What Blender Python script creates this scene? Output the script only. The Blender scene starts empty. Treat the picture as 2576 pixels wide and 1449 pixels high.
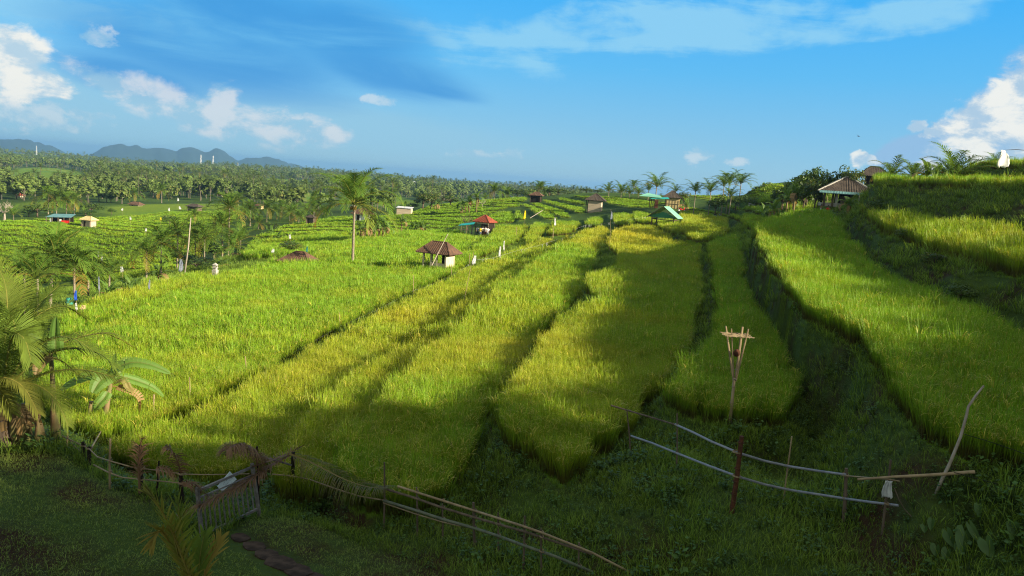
import bpy, math, random
import numpy as np
R = math.radians
sc = bpy.context.scene
C = sc.collection
random.seed(7)
rng = np.random.default_rng(11)

# ------------------------------------------------------------ camera
F = 1983.0                       # focal length in pixels of a 2576 px wide picture
PIT, ROL = R(7.86), R(4.26)
FW = np.array([0, math.cos(PIT), -math.sin(PIT)])
U0 = np.array([0, math.sin(PIT), math.cos(PIT)])
R0 = np.array([1.0, 0, 0])
RT = math.cos(ROL) * R0 + math.sin(ROL) * U0
UP = math.cos(ROL) * U0 - math.sin(ROL) * R0
cam_d = bpy.data.cameras.new('camera')
cam = bpy.data.objects.new('camera', cam_d)
C.objects.link(cam)
sc.camera = cam
cam_d.sensor_width = 36.0
cam_d.lens = 36.0 * F / 2576.0
cam_d.clip_start = 0.2
cam_d.clip_end = 60000
from mathutils import Matrix, Vector, Euler
cam.matrix_world = Matrix(((RT[0], UP[0], -FW[0], 0), (RT[1], UP[1], -FW[1], 0), (RT[2], UP[2], -FW[2], 0), (0, 0, 0, 1)))

# ------------------------------------------------------------ light
SUN_EL, SUN_AZ = R(21), R(-24)       # azimuth measured from +X, negative = behind the camera
sund = np.array([math.cos(SUN_EL) * math.cos(SUN_AZ), math.cos(SUN_EL) * math.sin(SUN_AZ), math.sin(SUN_EL)])
sl = bpy.data.lights.new('sun', 'SUN')
sl.energy = 5.0
sl.angle = R(0.6)
sl.color = (1.0, 0.87, 0.64)
so = bpy.data.objects.new('sun', sl)
C.objects.link(so)
so.rotation_euler = Vector(sund).to_track_quat('Z', 'Y').to_euler()

sc.view_settings.view_transform = 'Standard'
sc.view_settings.look = 'None'
sc.view_settings.exposure = 1.28
sc.view_settings.gamma = 1.0
sc.cycles.max_bounces = 6
sc.cycles.diffuse_bounces = 3
sc.cycles.transmission_bounces = 4
sc.cycles.transparent_max_bounces = 8
sc.cycles.volume_bounces = 1
sc.cycles.use_denoising = True
try:
    sc.cycles.denoiser = 'OPENIMAGEDENOISE'
except Exception:
    pass
sc.cycles.denoising_prefilter = 'NONE'
sc.cycles.denoising_input_passes = 'RGB_ALBEDO_NORMAL'
sc.cycles.pixel_filter_type = 'BLACKMAN_HARRIS'
sc.cycles.filter_width = 1.15
sc.cycles.use_adaptive_sampling = False

# ------------------------------------------------------------ world: sky and clouds
def nn(nt, typ, **kw):
    n = nt.nodes.new(typ)
    for k, v in kw.items():
        setattr(n, k, v)
    return n

def setin(nt, sock, v):
    if isinstance(v, bpy.types.NodeSocket):
        nt.links.new(v, sock)
    elif v is not None:
        sock.default_value = v

def math_(nt, op, a, b=None, c=None, clamp=False):
    n = nn(nt, 'ShaderNodeMath', operation=op, use_clamp=clamp)
    for i, v in enumerate((a, b, c)):
        if v is not None:
            setin(nt, n.inputs[i], v)
    return n.outputs[0]

def mapr(nt, v, a, b, c=0.0, d=1.0, smooth=True):
    n = nn(nt, 'ShaderNodeMapRange', interpolation_type='SMOOTHSTEP' if smooth else 'LINEAR')
    for i, q in enumerate((v, a, b, c, d)):
        setin(nt, n.inputs[i], q)
    return n.outputs[0]

def mixc(nt, f, a, b, mode='MIX'):
    n = nn(nt, 'ShaderNodeMix', data_type='RGBA', blend_type=mode)
    setin(nt, n.inputs[0], f)
    for i, v in ((6, a), (7, b)):
        if isinstance(v, (tuple, list)) and len(v) == 3:
            v = (*v, 1)
        setin(nt, n.inputs[i], v)
    return n.outputs[2]

def noise(nt, vec, scale, detail=4, rough=.5, dist=0.0):
    n = nn(nt, 'ShaderNodeTexNoise')
    if vec is not None:
        setin(nt, n.inputs['Vector'], vec)
    n.inputs['Scale'].default_value = scale
    n.inputs['Detail'].default_value = detail
    n.inputs['Roughness'].default_value = rough
    n.inputs['Distortion'].default_value = dist
    return n.outputs[0]

def ray(px, py):
    d = FW + (px - 1288) / F * RT - (py - 724.5) / F * UP
    return d

def azel(px, py):
    d = ray(px, py)
    return math.degrees(math.atan2(d[0], d[1])), math.degrees(math.atan2(d[2], math.hypot(d[0], d[1])))

w = bpy.data.worlds.new('World')
sc.world = w
w.use_nodes = True
nt = w.node_tree
nt.nodes.clear()
sky = nn(nt, 'ShaderNodeTexSky', sky_type='NISHITA', sun_disc=False, sun_elevation=SUN_EL)
sky.sun_rotation = math.pi / 2 - SUN_AZ
sky.air_density = 1.0
sky.dust_density = 0.4
sky.ozone_density = 3.0
tc = nn(nt, 'ShaderNodeTexCoord')
nrm = nn(nt, 'ShaderNodeVectorMath', operation='NORMALIZE')
nt.links.new(tc.outputs['Generated'], nrm.inputs[0])
sep = nn(nt, 'ShaderNodeSeparateXYZ')
nt.links.new(nrm.outputs[0], sep.inputs[0])
X_, Y_, Z_ = sep.outputs
az = math_(nt, 'MULTIPLY', math_(nt, 'ARCTAN2', X_, Y_), 57.29578)
el = math_(nt, 'MULTIPLY', math_(nt, 'ARCSINE', Z_), 57.29578)
comb = nn(nt, 'ShaderNodeCombineXYZ')
nt.links.new(az, comb.inputs[0])
nt.links.new(el, comb.inputs[1])
AE = comb.outputs[0]

def shifted(v, dx, dy, sx=1, sy=1):
    n = nn(nt, 'ShaderNodeMapping')
    n.inputs['Location'].default_value = (dx, dy, 0)
    n.inputs['Scale'].default_value = (sx, sy, 1)
    nt.links.new(v, n.inputs['Vector'])
    return n.outputs[0]

def blob(px, py, rx, ry, rot=0.0):
    """soft ellipse round the direction seen at a pixel; radii in degrees"""
    a, e = azel(px, py)
    n = nn(nt, 'ShaderNodeMapping', vector_type='TEXTURE')
    n.inputs['Location'].default_value = (a, e, 0)
    n.inputs['Rotation'].default_value = (0, 0, R(rot))
    n.inputs['Scale'].default_value = (rx, ry, 1)
    nt.links.new(AE, n.inputs['Vector'])
    ln = nn(nt, 'ShaderNodeVectorMath', operation='LENGTH')
    nt.links.new(n.outputs[0], ln.inputs[0])
    return math_(nt, 'SUBTRACT', 1.0, ln.outputs['Value'])

def union(lst):
    o = lst[0]
    for b in lst[1:]:
        n = nn(nt, 'ShaderNodeMath', operation='SMOOTH_MAX')
        nt.links.new(o, n.inputs[0]); nt.links.new(b, n.inputs[1]); n.inputs[2].default_value = .25
        o = n.outputs[0]
    return o

def lin(*c, k=1.0):
    """display colour 0-255 -> scene value that shows as that colour at this exposure"""
    e = 2 ** sc.view_settings.exposure
    return tuple(((v / 255 / 12.92) if v / 255 <= .04045 else ((v / 255 + .055) / 1.055) ** 2.4) / e * k for v in c)

ramp = nn(nt, 'ShaderNodeValToRGB')
nt.links.new(mapr(nt, el, -2, 34, smooth=False), ramp.inputs[0])
stops = [(0.0, (146,190,216)), (.055, (150,196,222)), (.10, (138,194,226)), (.16, (122,190,230)), (.28, (82,184,242)), (.42, (44,174,248)), (.60, (12,152,240)), (1.0, (10,95,190))]
cr = ramp.color_ramp
while len(cr.elements) < len(stops): cr.elements.new(.5)
for e_, (p, c) in zip(cr.elements, stops):
    e_.position = p; e_.color = (*lin(*c), 1)
skyc = nn(nt, 'ShaderNodeVectorMath', operation='SCALE'); nt.links.new(sky.outputs[0], skyc.inputs[0]); skyc.inputs[3].default_value = .10
col = mixc(nt, .92, skyc.outputs[0], ramp.outputs[0])
na = noise(nt, shifted(AE, 3, 7, .35, .55), 1.0, 7, .62, .3)       # puffs
na2 = noise(nt, shifted(AE, 3.5, 7.25, .35, .55), 1.0, 7, .62, .3)     # same, moved towards the sun
nb = noise(nt, shifted(AE, 11, 2, .07, .42), 1.0, 6, .6, .6)       # streaks
nc = noise(nt, shifted(AE, 5, 9, .9, 1.3), 1.0, 6, .6, .2)
# thin high veil
veil = union([blob(1350,90,10,2.6,8), blob(1750,40,14,2.6,6), blob(1330,150,3.5,1.8,-10), blob(2200,50,14,1.6,10), blob(1120,100,4,.9,-14), blob(60,20,9,2.4,0), blob(1650,90,7,1.4,12)])
m = mapr(nt, math_(nt, 'ADD', math_(nt, 'MULTIPLY', veil, .9), math_(nt, 'ADD', math_(nt, 'MULTIPLY', math_(nt, 'SUBTRACT', nb, .5), 2.2), math_(nt, 'MULTIPLY', math_(nt, 'SUBTRACT', na, .5), 1.2))), .1, .8, 0, .8)
col = mixc(nt, m, col, lin(150, 212, 244))
# pale haze bank low on the left
lowv = union([blob(250,330,20,3.2,-4), blob(900,330,14,2.6,-6), blob(60,250,8,3,0)])
m = mapr(nt, math_(nt, 'ADD', lowv, math_(nt, 'MULTIPLY', math_(nt, 'SUBTRACT', nb, .5), .9)), -.05, .75, 0, .7)
col = mixc(nt, m, col, lin(152, 203, 230))
# big blue-grey cloud
dark = union([blob(520,130,12,3.6,-6), blob(960,180,8,2.0,-10), blob(640,40,10,3.4,-5), blob(330,190,6,1.5,-8), blob(860,80,8,3.4,-5), blob(1080,222,4.5,.8,-8)])
m = mapr(nt, math_(nt, 'ADD', dark, math_(nt, 'MULTIPLY', math_(nt, 'SUBTRACT', nb, .5), .8)), -.08, .66, 0, .78)
dcol = mixc(nt, mapr(nt, math_(nt, 'ADD', nb, math_(nt, 'MULTIPLY', el, .02)), .55, 1.0), lin(62, 150, 220), lin(110, 188, 236))
col = mixc(nt, m, col, dcol)
# grey body of the right-hand cumulus
grey = union([blob(2290,395,3.0,1.8,20), blob(2400,400,5.2,3.0,20), blob(2576,330,4.5,4,10), blob(2330,400,3.6,1.6,10), blob(2500,300,2.5,1.8,30), blob(2700,300,6,6,0)])
m = mapr(nt, math_(nt, 'ADD', grey, math_(nt, 'MULTIPLY', math_(nt, 'SUBTRACT', na, .5), .55)), .10, .32, 0, .85)
col = mixc(nt, m, col, lin(150, 190, 228))
def cumulus(col, blobs, lo, hi, amp, white, shade, op=1.0, src=None):
    s_ = union(blobs)
    f1 = math_(nt, 'ADD', s_, math_(nt, 'MULTIPLY', math_(nt, 'SUBTRACT', src or na, .5), amp))
    m = mapr(nt, f1, lo, hi, 0, op)
    litn = math_(nt, 'ADD', math_(nt, 'MULTIPLY', math_(nt, 'SUBTRACT', na, na2), 2.4), .55)
    c = mixc(nt, mapr(nt, litn, .25, .85), shade, white)
    return mixc(nt, m, col, c)
WH, SH = lin(246, 246, 240), lin(176, 205, 228)
col = cumulus(col, [blob(2430,375,3.4,1.6,32), blob(2500,300,3.6,2.2,40), blob(2580,230,2.6,2.2,30), blob(2590,240,2.8,2.2,30), blob(2600,340,3,1.6,10), blob(2530,400,2.6,1.2,20)], .05, .45, 1.7, WH, SH, .95)
col = cumulus(col, [blob(2308,317,1.0,.45,15), blob(2163,400,.8,.7,0), blob(2192,406,.8,.5,-20), blob(2360,330,1.2,.6,10)], .1, .5, 2.2, WH, SH, .9, nc)
col = cumulus(col, [blob(20,150,2.6,2.4,0), blob(100,205,2.3,1.2,-10), blob(15,215,3.4,1.3,0)], .05, .35, 1.4, WH, lin(186, 214, 232), 1)
col = cumulus(col, [blob(300,222,4.0,1.0,-20), blob(410,252,3.2,1.4,-20), blob(565,258,1.8,1.7,0), blob(500,290,4.8,1.7,-14), blob(380,262,3.4,1.1,-18), blob(740,330,3.0,1.0,-6), blob(630,306,4.4,1.8,-10), blob(700,312,1.4,1.5,0), blob(790,330,3.2,1.2,-2)], .05, .6, 1.7, lin(222, 228, 234), lin(160, 203, 228), .8)
col = cumulus(col, [blob(80,290,4.4,1.2,0), blob(252,86,1.2,.8,0), blob(950,252,1.5,.45,0), blob(1185,388,2.0,.42,3), blob(1290,385,1.2,.5,0), blob(1755,395,1.2,.8,0), blob(1860,407,1.1,.35,0)], .05, .6, 2.4, lin(220, 230, 236), lin(160, 203, 228), .6, nc)
# unseen sky behind and overhead: grey added to make the fill light less blue
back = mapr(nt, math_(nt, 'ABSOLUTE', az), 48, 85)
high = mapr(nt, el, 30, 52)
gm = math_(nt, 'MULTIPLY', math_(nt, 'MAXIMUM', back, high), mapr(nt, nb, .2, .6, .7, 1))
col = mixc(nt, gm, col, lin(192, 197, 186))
bg = nn(nt, 'ShaderNodeBackground')
wo = nn(nt, 'ShaderNodeOutputWorld')
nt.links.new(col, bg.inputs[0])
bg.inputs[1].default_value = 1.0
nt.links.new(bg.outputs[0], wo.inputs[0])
w.cycles.sampling_method = 'MANUAL'
w.cycles.sample_map_resolution = 512
# ------------------------------------------------------------ terrain
def pz(px, py, a, b=0.0, c=0.0):
    """point where the line of sight of a photo pixel meets the plane z = a + b x + c y"""
    d = ray(px, py)
    t = a / (d[2] - b * d[0] - c * d[1])
    return d * t

def pd(px, py, dist):
    d = ray(px, py)
    return d * (dist / math.hypot(d[0], d[1]))

RH = 0.92       # height of the rice
ZB, ZC, ZD, ZE, ZG, ZH = (-9.0, 0, .004), (-8.45, 0, .007), (-7.95, 0, .011), (-7.2, 0, .013), (-6.45, 0, .02), (-4.8, 0, .045)
ZA = (-8.25, .075, -.004)
PLOTS = [  # name, plane of the rice tops, outline in photo pixels
 ('A', ZA, [(232,1070),(300,1060),(390,1035),(480,1003),(620,930),(780,848),(860,802),(1000,735),(1060,710),(1190,648),(1225,628),(1160,623),(1060,655),(940,668),(840,655),(740,652),(640,660),(545,690),(450,728),(330,775),(215,815),(150,850),(118,900),(112,990),(150,1045)]),
 ('A', (-8.55, .075, -.004), [(148,846),(210,808),(325,768),(445,722),(540,686),(530,678),(430,697),(330,722),(240,745),(165,775),(140,800)]),
 ('B', ZB, [(245,1098),(310,1082),(400,1055),(485,1024),(625,948),(785,862),(865,815),(1005,748),(1065,722),(1190,664),(1240,640),(1310,618),(1373,594),(1400,597),(1385,612),(1320,655),(1250,696),(1188,745),(1130,796),(1063,832),(981,878),(883,945),(793,1035),(710,1130),(560,1180),(420,1160),(300,1130)]),
 ('C', ZC, [(773,1031),(863,949),(961,882),(1043,839),(1109,804),(1168,750),(1230,703),(1301,660),(1371,617),(1410,600),(1452,584),(1437,592),(1408,613),(1350,655),(1274,710),(1196,770),(1153,808),(1098,858),(1055,892),(1024,935),(946,1000),(890,1070),(860,1190),(760,1200),(700,1180),(720,1100)]),
 ('D', ZD, [(926,1007),(1004,941),(1035,898),(1078,863),(1133,816),(1176,773),(1254,714),(1332,660),(1394,617),(1437,597),(1452,584),(1492,572),(1530,568),(1528,600),(1508,612),(1500,640),(1488,671),(1469,714),(1449,746),(1406,773),(1371,808),(1348,839),(1293,917),(1238,992),(1207,1035),(1172,1132),(1120,1222),(1000,1235),(870,1200),(850,1120),(880,1060)]),
 ('E', ZE, [(1262,1030),(1270,1000),(1293,945),(1332,890),(1367,839),(1391,808),(1433,777),(1468,761),(1512,750),(1524,742),(1480,722),(1480,695),(1500,675),(1543,664),(1562,648),(1555,628),(1535,609),(1533,600),(1545,573),(1562,570),(1594,564),(1640,563),(1664,572),(1690,598),(1725,606),(1764,612),(1766,622),(1752,650),(1772,692),(1766,744),(1750,798),(1733,856),(1700,895),(1660,940),(1630,965),(1590,1010),(1560,1060),(1500,1110),(1436,1140),(1350,1100),(1290,1068)]),
 ('F', (-6.35, 0, .0165), [(1712,542),(1724,549),(1716,562),(1716,574),(1730,583),(1759,594),(1798,589),(1826,579),(1828,548),(1818,535),(1780,523),(1740,514),(1715,520)]),
 ('G', ZG, [(1779,603),(1788,624),(1801,661),(1797,703),(1808,761),(1812,814),(1775,855),(1735,885),(1696,945),(1708,975),(1758,984),(1850,1005),(1924,1008),(1985,1008),(2006,985),(2002,950),(1994,918),(1969,856),(1923,798),(1882,698),(1866,649),(1861,603),(1850,587),(1824,590)]),
 ('H', ZH, [(1903,566),(1915,599),(1965,657),(1998,703),(2039,756),(2044,748),(2120,780),(2164,800),(2213,856),(2255,918),(2296,963),(2337,1010),(2400,1045),(2580,1085),(2720,1120),(2720,870),(2576,814),(2503,785),(2420,748),(2388,745),(2328,720),(2276,697),(2198,664),(2138,594),(2104,541),(2080,525),(2000,526),(1925,545)]),
 ('I', (-7.276, 0.261, 0.014), [(2168,503),(2183,519),(2236,551),(2317,581),(2398,605),(2480,622),(2576,640),(2700,665),(2700,572),(2576,560),(2505,549),(2371,539),(2263,533),(2205,517)]),
]
# terrace steps farther off: outline, mean z is read from the slope they lie on
STRIPS = [
 [(1640,549),(1705,541),(1714,560),(1706,582),(1672,574),(1645,562)],
 [(640,654),(740,643),(800,632),(850,622),(885,611),(960,598),(1010,584),(1080,577),(1140,572),(1165,578),(1190,588),(1215,584),(1250,574),(1165,620),(1060,647),(940,660),(840,648),(740,646)],
 [(1177,626),(1264,576),(1290,600),(1240,622),(1200,640)],
 [(1258,560),(1338,560),(1309,597),(1258,613),(1215,612),(1240,580)],
 [(1343,554),(1384,554),(1376,570),(1347,603),(1318,607)],
 [(1403,543),(1466,543),(1446,578),(1376,592),(1384,570)],
 [(1489,535),(1520,530),(1515,560),(1486,566),(1470,560)],
 [(1545,522),(1590,522),(1592,560),(1560,568),(1541,552)],
 [(1598,514),(1640,528),(1632,548),(1660,560),(1600,559),(1594,530)],
 [(1500,492),(1527,489),(1575,492),(1662,508),(1618,513),(1567,512),(1535,510),(1524,503)],
 [(1405,490),(1420,489),(1474,503),(1474,512),(1412,498)],
 [(1368,495),(1387,495),(1473,519),(1473,528),(1444,528),(1370,500)],
 [(1338,503),(1358,502),(1432,530),(1434,540),(1408,538),(1345,508)],
 [(1311,504),(1325,503),(1398,535),(1400,543),(1366,542),(1322,511)],
 [(1258,524),(1287,519),(1294,530),(1296,548),(1258,556),(1210,560),(1228,535)],
 [(1296,525),(1308,517),(1312,537),(1325,543),(1304,549)],
 [(1258,506),(1300,506),(1310,512),(1258,514),(1220,512)],
 [(1440,487),(1474,488),(1560,486),(1700,506),(1640,503),(1540,491),(1500,489),(1474,496)],
 [(1706,511),(1735,511),(1830,530),(1866,541),(1864,547),(1835,541),(1760,523),(1718,515)],
 [(1800,503),(1850,508),(1945,523),(1950,530),(1900,529),(1850,518),(1790,507)],
 [(1870,536),(1905,531),(1960,540),(1905,552),(1905,575),(1880,570),(1866,553)],
 [(1978,509),(2010,507),(2060,512),(2052,524),(2020,530),(1975,527)],
]
CTRL = [  # bare ground: (px, py, 'z' or 'd', value)
 (100,1420,'z',-8.2),(600,1400,'z',-8.5),(1100,1440,'z',-8.6),(300,1220,'z',-8.5),(50,1170,'z',-8.2),(570,1325,'z',-8.6),
 (0,1300,'z',-7.9),(740,1300,'z',-8.7),(-150,1200,'z',-8.0),(-150,1450,'z',-7.6),(600,1600,'z',-8.4),(1200,1600,'z',-8.3),(100,1600,'z',-8.0),
 (400,1240,'z',-8.65),(230,1160,'z',-8.6),(180,1100,'z',-8.7),(500,1215,'z',-9.3),(850,1290,'z',-9.2),(960,1290,'z',-9.1),(900,1340,'z',-8.8),(1050,1345,'z',-8.65),
 (1250,1400,'z',-8.5),(1450,1449,'z',-8.4),(1600,1480,'z',-8.2),(1150,1290,'z',-8.9),(1130,1240,'z',-9.2),
 (1250,1240,'z',-8.4),(1200,1180,'z',-8.8),(1380,1220,'z',-8.1),(1500,1250,'z',-7.7),(1590,1140,'z',-7.65),(1650,1060,'z',-7.7),(1400,1330,'z',-8.1),(1600,1330,'z',-7.7),
 (1750,1120,'z',-7.45),(1845,1290,'z',-7.0),(1720,1200,'z',-7.2),(2000,1230,'z',-6.9),(2130,1290,'z',-6.7),(2225,1340,'z',-6.6),(1840,1075,'z',-7.35),(1950,1080,'z',-7.4),
 (1900,1180,'z',-7.5),(2040,1190,'z',-7.5),(2370,1240,'z',-6.1),(2500,1200,'z',-5.8),(2400,1400,'z',-6.4),(2576,1320,'z',-6.1),(2700,1400,'z',-5.8),(2700,1250,'z',-6.0),
 (1800,1420,'z',-7.6),(1600,1400,'z',-8.1),(2100,1430,'z',-7.0),(2300,1600,'z',-6.6),(1900,1600,'z',-7.6),
 (2110,1080,'z',-6.9),(2150,960,'z',-6.6),(2090,860,'z',-6.4),(2030,790,'z',-6.1),(1975,730,'z',-5.9),(1930,670,'z',-5.5),(1885,620,'z',-5.1),(1200,1110,'z',-8.9),(1265,990,'z',-8.7),
 (1320,910,'z',-8.5),(1380,830,'z',-8.2),(1450,775,'z',-7.9),(1490,740,'z',-7.7),(1478,700,'z',-7.6),(1505,665,'z',-7.4),(1520,625,'z',-7.1),
 (1760,820,'z',-7.4),(1700,900,'z',-7.4),(1785,740,'z',-6.6),(1780,650,'z',-6.0),(1690,575,'d',118),(1710,590,'d',112),
 (2230,590,'d',52),(2330,640,'d',44),(2400,680,'d',38),(2500,740,'d',32),(2576,770,'d',29.5),
 (1215,580,'d',155),(1018,533,'d',230),(912,552,'d',195),(1350,502,'d',240),(1500,525,'d',195),(1690,513,'d',185),(1560,486,'d',260),(1745,500,'d',190),
 (1105,668,'d',90),(887,664,'d',88),(755,645,'d',108),(541,684,'d',82),(1290,615,'d',118),(1400,562,'d',150),(1450,550,'d',160),(1340,550,'d',165),
 (1160,590,'d',145),(1080,610,'d',135),(1000,630,'d',120),(900,625,'d',125),(820,640,'d',115),(960,590,'d',150),(1060,580,'d',165),(1180,520,'d',225),(1100,540,'d',205),(1250,505,'d',235),
 (1400,495,'d',240),(1460,485,'d',262),(1580,515,'d',190),(1640,500,'d',205),(1850,500,'d',165),(1900,477,'d',190),(1960,486,'d',150),(2000,500,'d',130),(2060,515,'d',112),(2125,516,'d',108),
 (2030,500,'d',120),(2200,460,'d',140),(2240,470,'d',100),(2160,495,'d',95),(2120,490,'d',135),(1890,480,'d',165),(2000,486,'d',150),
 (850,590,'d',155),(760,600,'d',150),(700,625,'d',140),(640,640,'d',120),(600,655,'d',105),(780,560,'d',205),(700,575,'d',185),(650,600,'d',165),(870,560,'d',190),(960,545,'d',215),(650,545,'d',240),
 (160,860,'d',55),(100,800,'d',75),(60,740,'d',105),(250,730,'d',95),(400,705,'d',95),(0,690,'z',-22.2),(100,650,'z',-21.8),(250,640,'z',-21.6),(420,640,'z',-20.5),(-150,660,'z',-22),
 (225,565,'d',215),(152,547,'d',240),(0,560,'d',225),(100,600,'d',180),(330,600,'d',185),(400,560,'d',240),(500,560,'d',240),(560,620,'d',165),(343,517,'d',350),(490,524,'d',320),(600,520,'d',340),
 (300,500,'d',430),(100,520,'d',320),(-100,540,'d',280),(700,520,'d',350),(800,530,'d',300),(900,500,'d',520),(1000,500,'d',560),(750,490,'d',650),(600,480,'d',650),(400,470,'d',650),(1100,520,'d',330),
 (300,440,'d',1000),(100,430,'d',1000),(100,402,'d',2200),(500,440,'d',1200),(400,421,'d',2200),(800,450,'d',1500),(1000,460,'d',1600),(1200,475,'d',1600),(1400,483,'d',1700),(900,446,'d',2600),(600,425,'d',2600),(200,396,'d',2600),(0,383,'d',2600),
]
WCTRL = [  # (azimuth deg, distance, z) for ground out of sight
 (15,420,-12),(22,400,-6),(30,300,0),(37,200,4),(45,120,5.5),(50,35,-.5),(60,60,4),(75,60,5),(50,20,-3),(60,12,-5),(75,20,-3),(75,120,12),(60,200,14),(45,400,10),
 (15,1500,-28),(30,1500,-20),(45,1500,-5),(60,1500,0),(20,3000,-50),(40,3000,-45),(0,3600,-90),(-25,3600,-88),(-40,3600,-85),(20,3600,-90),(0,3000,-62),(-25,3000,-58),(-40,3000,-54),(10,3000,-62),
 (-45,300,-24),(-60,300,-24),(-45,1000,-28),(-60,1000,-28),(-45,60,-13),(-60,60,-12),(-45,20,-8.3),(-60,20,-8.2),(-60,8,-8),(0,6,-8.3),(40,6,-7),(75,6,-6),(-30,6,-8),
 (29,77,2.7),(34,65,2.8),(40,61,2.9),(30,110,3.5),(17,240,1),(19,240,1),(21,210,1.5),(24,190,2.5),(28,180,3),(12,320,-5),(8,330,-7),(20,300,-2),
 (0,4200,-160),(-40,4200,-160),(40,4200,-160),
 (0,6500,-170),(-40,6500,-170),(40,6500,-170),(0,9000,-180),(-40,9000,-180),(40,9000,-180),(75,9000,-180),(-60,9000,-180),
]

def sdist(poly, x, y):
    """signed distance to a polygon, negative inside"""
    poly = np.asarray(poly)[:, :2]
    n = len(poly)
    d = np.full(x.shape, 1e9)
    ins = np.zeros(x.shape, bool)
    for i in range(n):
        ax, ay = poly[i]; bx, by = poly[(i + 1) % n]
        ex, ey = bx - ax, by - ay
        t = np.clip(((x - ax) * ex + (y - ay) * ey) / (ex * ex + ey * ey + 1e-9), 0, 1)
        d = np.minimum(d, (x - ax - t * ex) ** 2 + (y - ay - t * ey) ** 2)
        if ay != by:
            c = ((ay > y) != (by > y)) & (x < (bx - ax) * (y - ay) / (by - ay) + ax)
            ins ^= c
    d = np.sqrt(d)
    return np.where(ins, -d, d)

def densify(pts, step):
    out = []
    n = len(pts)
    for i in range(n):
        a, b = np.asarray(pts[i], float), np.asarray(pts[(i + 1) % n], float)
        k = max(1, int(np.hypot(*(b - a)[:2]) / step))
        for j in range(k):
            out.append(a + (b - a) * j / k)
    return out

def chaikin(p):
    o = []
    n = len(p)
    for i in range(n):
        a, b = np.asarray(p[i], float), np.asarray(p[(i + 1) % n], float)
        o += [a * .78 + b * .22, a * .22 + b * .78]
    return o

samples_ = []
plots = []      # dict: poly (world xy), plane of the tops
for nm, pl, pix in PLOTS:
    wp = [pz(x, y, *pl) for x, y in chaikin(pix)]
    plots.append(dict(name=nm, poly=np.array(wp)[:, :2], pl=(pl[0], pl[1], pl[2])))
    for p in densify([q[:2] for q in wp], 4.0 if nm not in 'A' else 8.0):
        z = pl[0] + pl[1] * p[0] + pl[2] * p[1] - RH
        samples_.append((p[0], p[1], z))
# two raised paddies above eye level at the right edge, given in world metres
def azpt(az_, d_):
    return (d_ * math.sin(R(az_)), d_ * math.cos(R(az_)))
plots.append(dict(name='J', poly=np.array(chaikin([azpt(23.8,67),azpt(25.5,64.5),azpt(28,61.5),azpt(31,57),azpt(34,53),azpt(40,50),azpt(46,50),azpt(46,60),azpt(36,63),azpt(29,74),azpt(24,77)])), pl=(2.45, 0, 0)))
plots.append(dict(name='K', poly=np.array(chaikin([azpt(29,80),azpt(31,75),azpt(34,68),azpt(40,64),azpt(46,66),azpt(46,90),azpt(36,98),azpt(29.4,98)])), pl=(4.6, 0, 0)))
for p_ in plots[-2:]:
    for p in densify(p_['poly'], 4.0):
        samples_.append((p[0], p[1], p_['pl'][0] - RH))
for px, py, k, v in CTRL:
    q = pz(px, py, v) if k == 'z' else pd(px, py, v)
    samples_.append(tuple(q))
for a, d_, z in WCTRL:
    x, y = azpt(a, d_)
    samples_.append((x, y, z))
S = np.array(samples_)

def warp(x, y):
    return np.stack([np.arctan2(x, y) * 2.2, .5 * np.log(x * x + y * y)], -1)

def tps_fit(Pw, z, lam=2e-3):
    n = len(Pw)
    d2 = ((Pw[:, None] - Pw[None]) ** 2).sum(-1)
    K = .5 * d2 * np.log(d2 + 1e-12)
    A = np.zeros((n + 3, n + 3))
    A[:n, :n] = K + lam * np.eye(n)
    A[:n, n] = 1; A[:n, n + 1:] = Pw
    A[n, :n] = 1; A[n + 1:, :n] = Pw.T
    b = np.zeros(n + 3); b[:n] = z
    return np.linalg.solve(A, b)

PW = warp(S[:, 0], S[:, 1])
W_ = tps_fit(PW, S[:, 2])

def tps_eval(x, y):
    q = warp(x.ravel(), y.ravel())
    out = np.empty(len(q))
    for i in range(0, len(q), 20000):
        s = q[i:i + 20000]
        d2 = ((s[:, None] - PW[None]) ** 2).sum(-1)
        out[i:i + 20000] = (.5 * d2 * np.log(d2 + 1e-12)) @ W_[:-3] + W_[-3] + s @ W_[-2:]
    return out.reshape(x.shape)

# smooth slope tabulated on a polar grid
TA = np.radians(np.linspace(-64, 80, 290))
TR = np.exp(np.linspace(math.log(4.0), math.log(26000.0), 420))
_ta, _tr = np.meshgrid(TA, np.minimum(TR, 9000), indexing='ij')
TZ = tps_eval(_tr * np.sin(_ta), _tr * np.cos(_ta))

def base(x, y):
    x = np.asarray(x, float); y = np.asarray(y, float)
    a = np.arctan2(x, y); r = np.hypot(x, y)
    u = np.clip((a - TA[0]) / (TA[1] - TA[0]), 0, len(TA) - 1.001)
    v = np.clip((np.log(np.maximum(r, 4)) - math.log(4.0)) / (math.log(26000.0 / 4.0) / (len(TR) - 1)), 0, len(TR) - 1.001)
    i = u.astype(int); j = v.astype(int); fu = u - i; fv = v - j
    return TZ[i, j] * (1 - fu) * (1 - fv) + TZ[i + 1, j] * fu * (1 - fv) + TZ[i, j + 1] * (1 - fu) * fv + TZ[i + 1, j + 1] * fu * fv

def hitbase(px, py, lift=0.0, r0=6.0):
    d = ray(px, py); h = math.hypot(d[0], d[1])
    rr = np.exp(np.linspace(math.log(r0), math.log(9000), 3000))
    X, Y, Zr = d[0] / h * rr, d[1] / h * rr, d[2] / h * rr
    below = Zr < base(X, Y) + lift
    if not below.any():
        k = int(np.argmin(Zr - base(X, Y) - lift))
    else:
        k = int(np.argmax(below))
    return np.array([X[k], Y[k], base(X[k], Y[k])])

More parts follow.
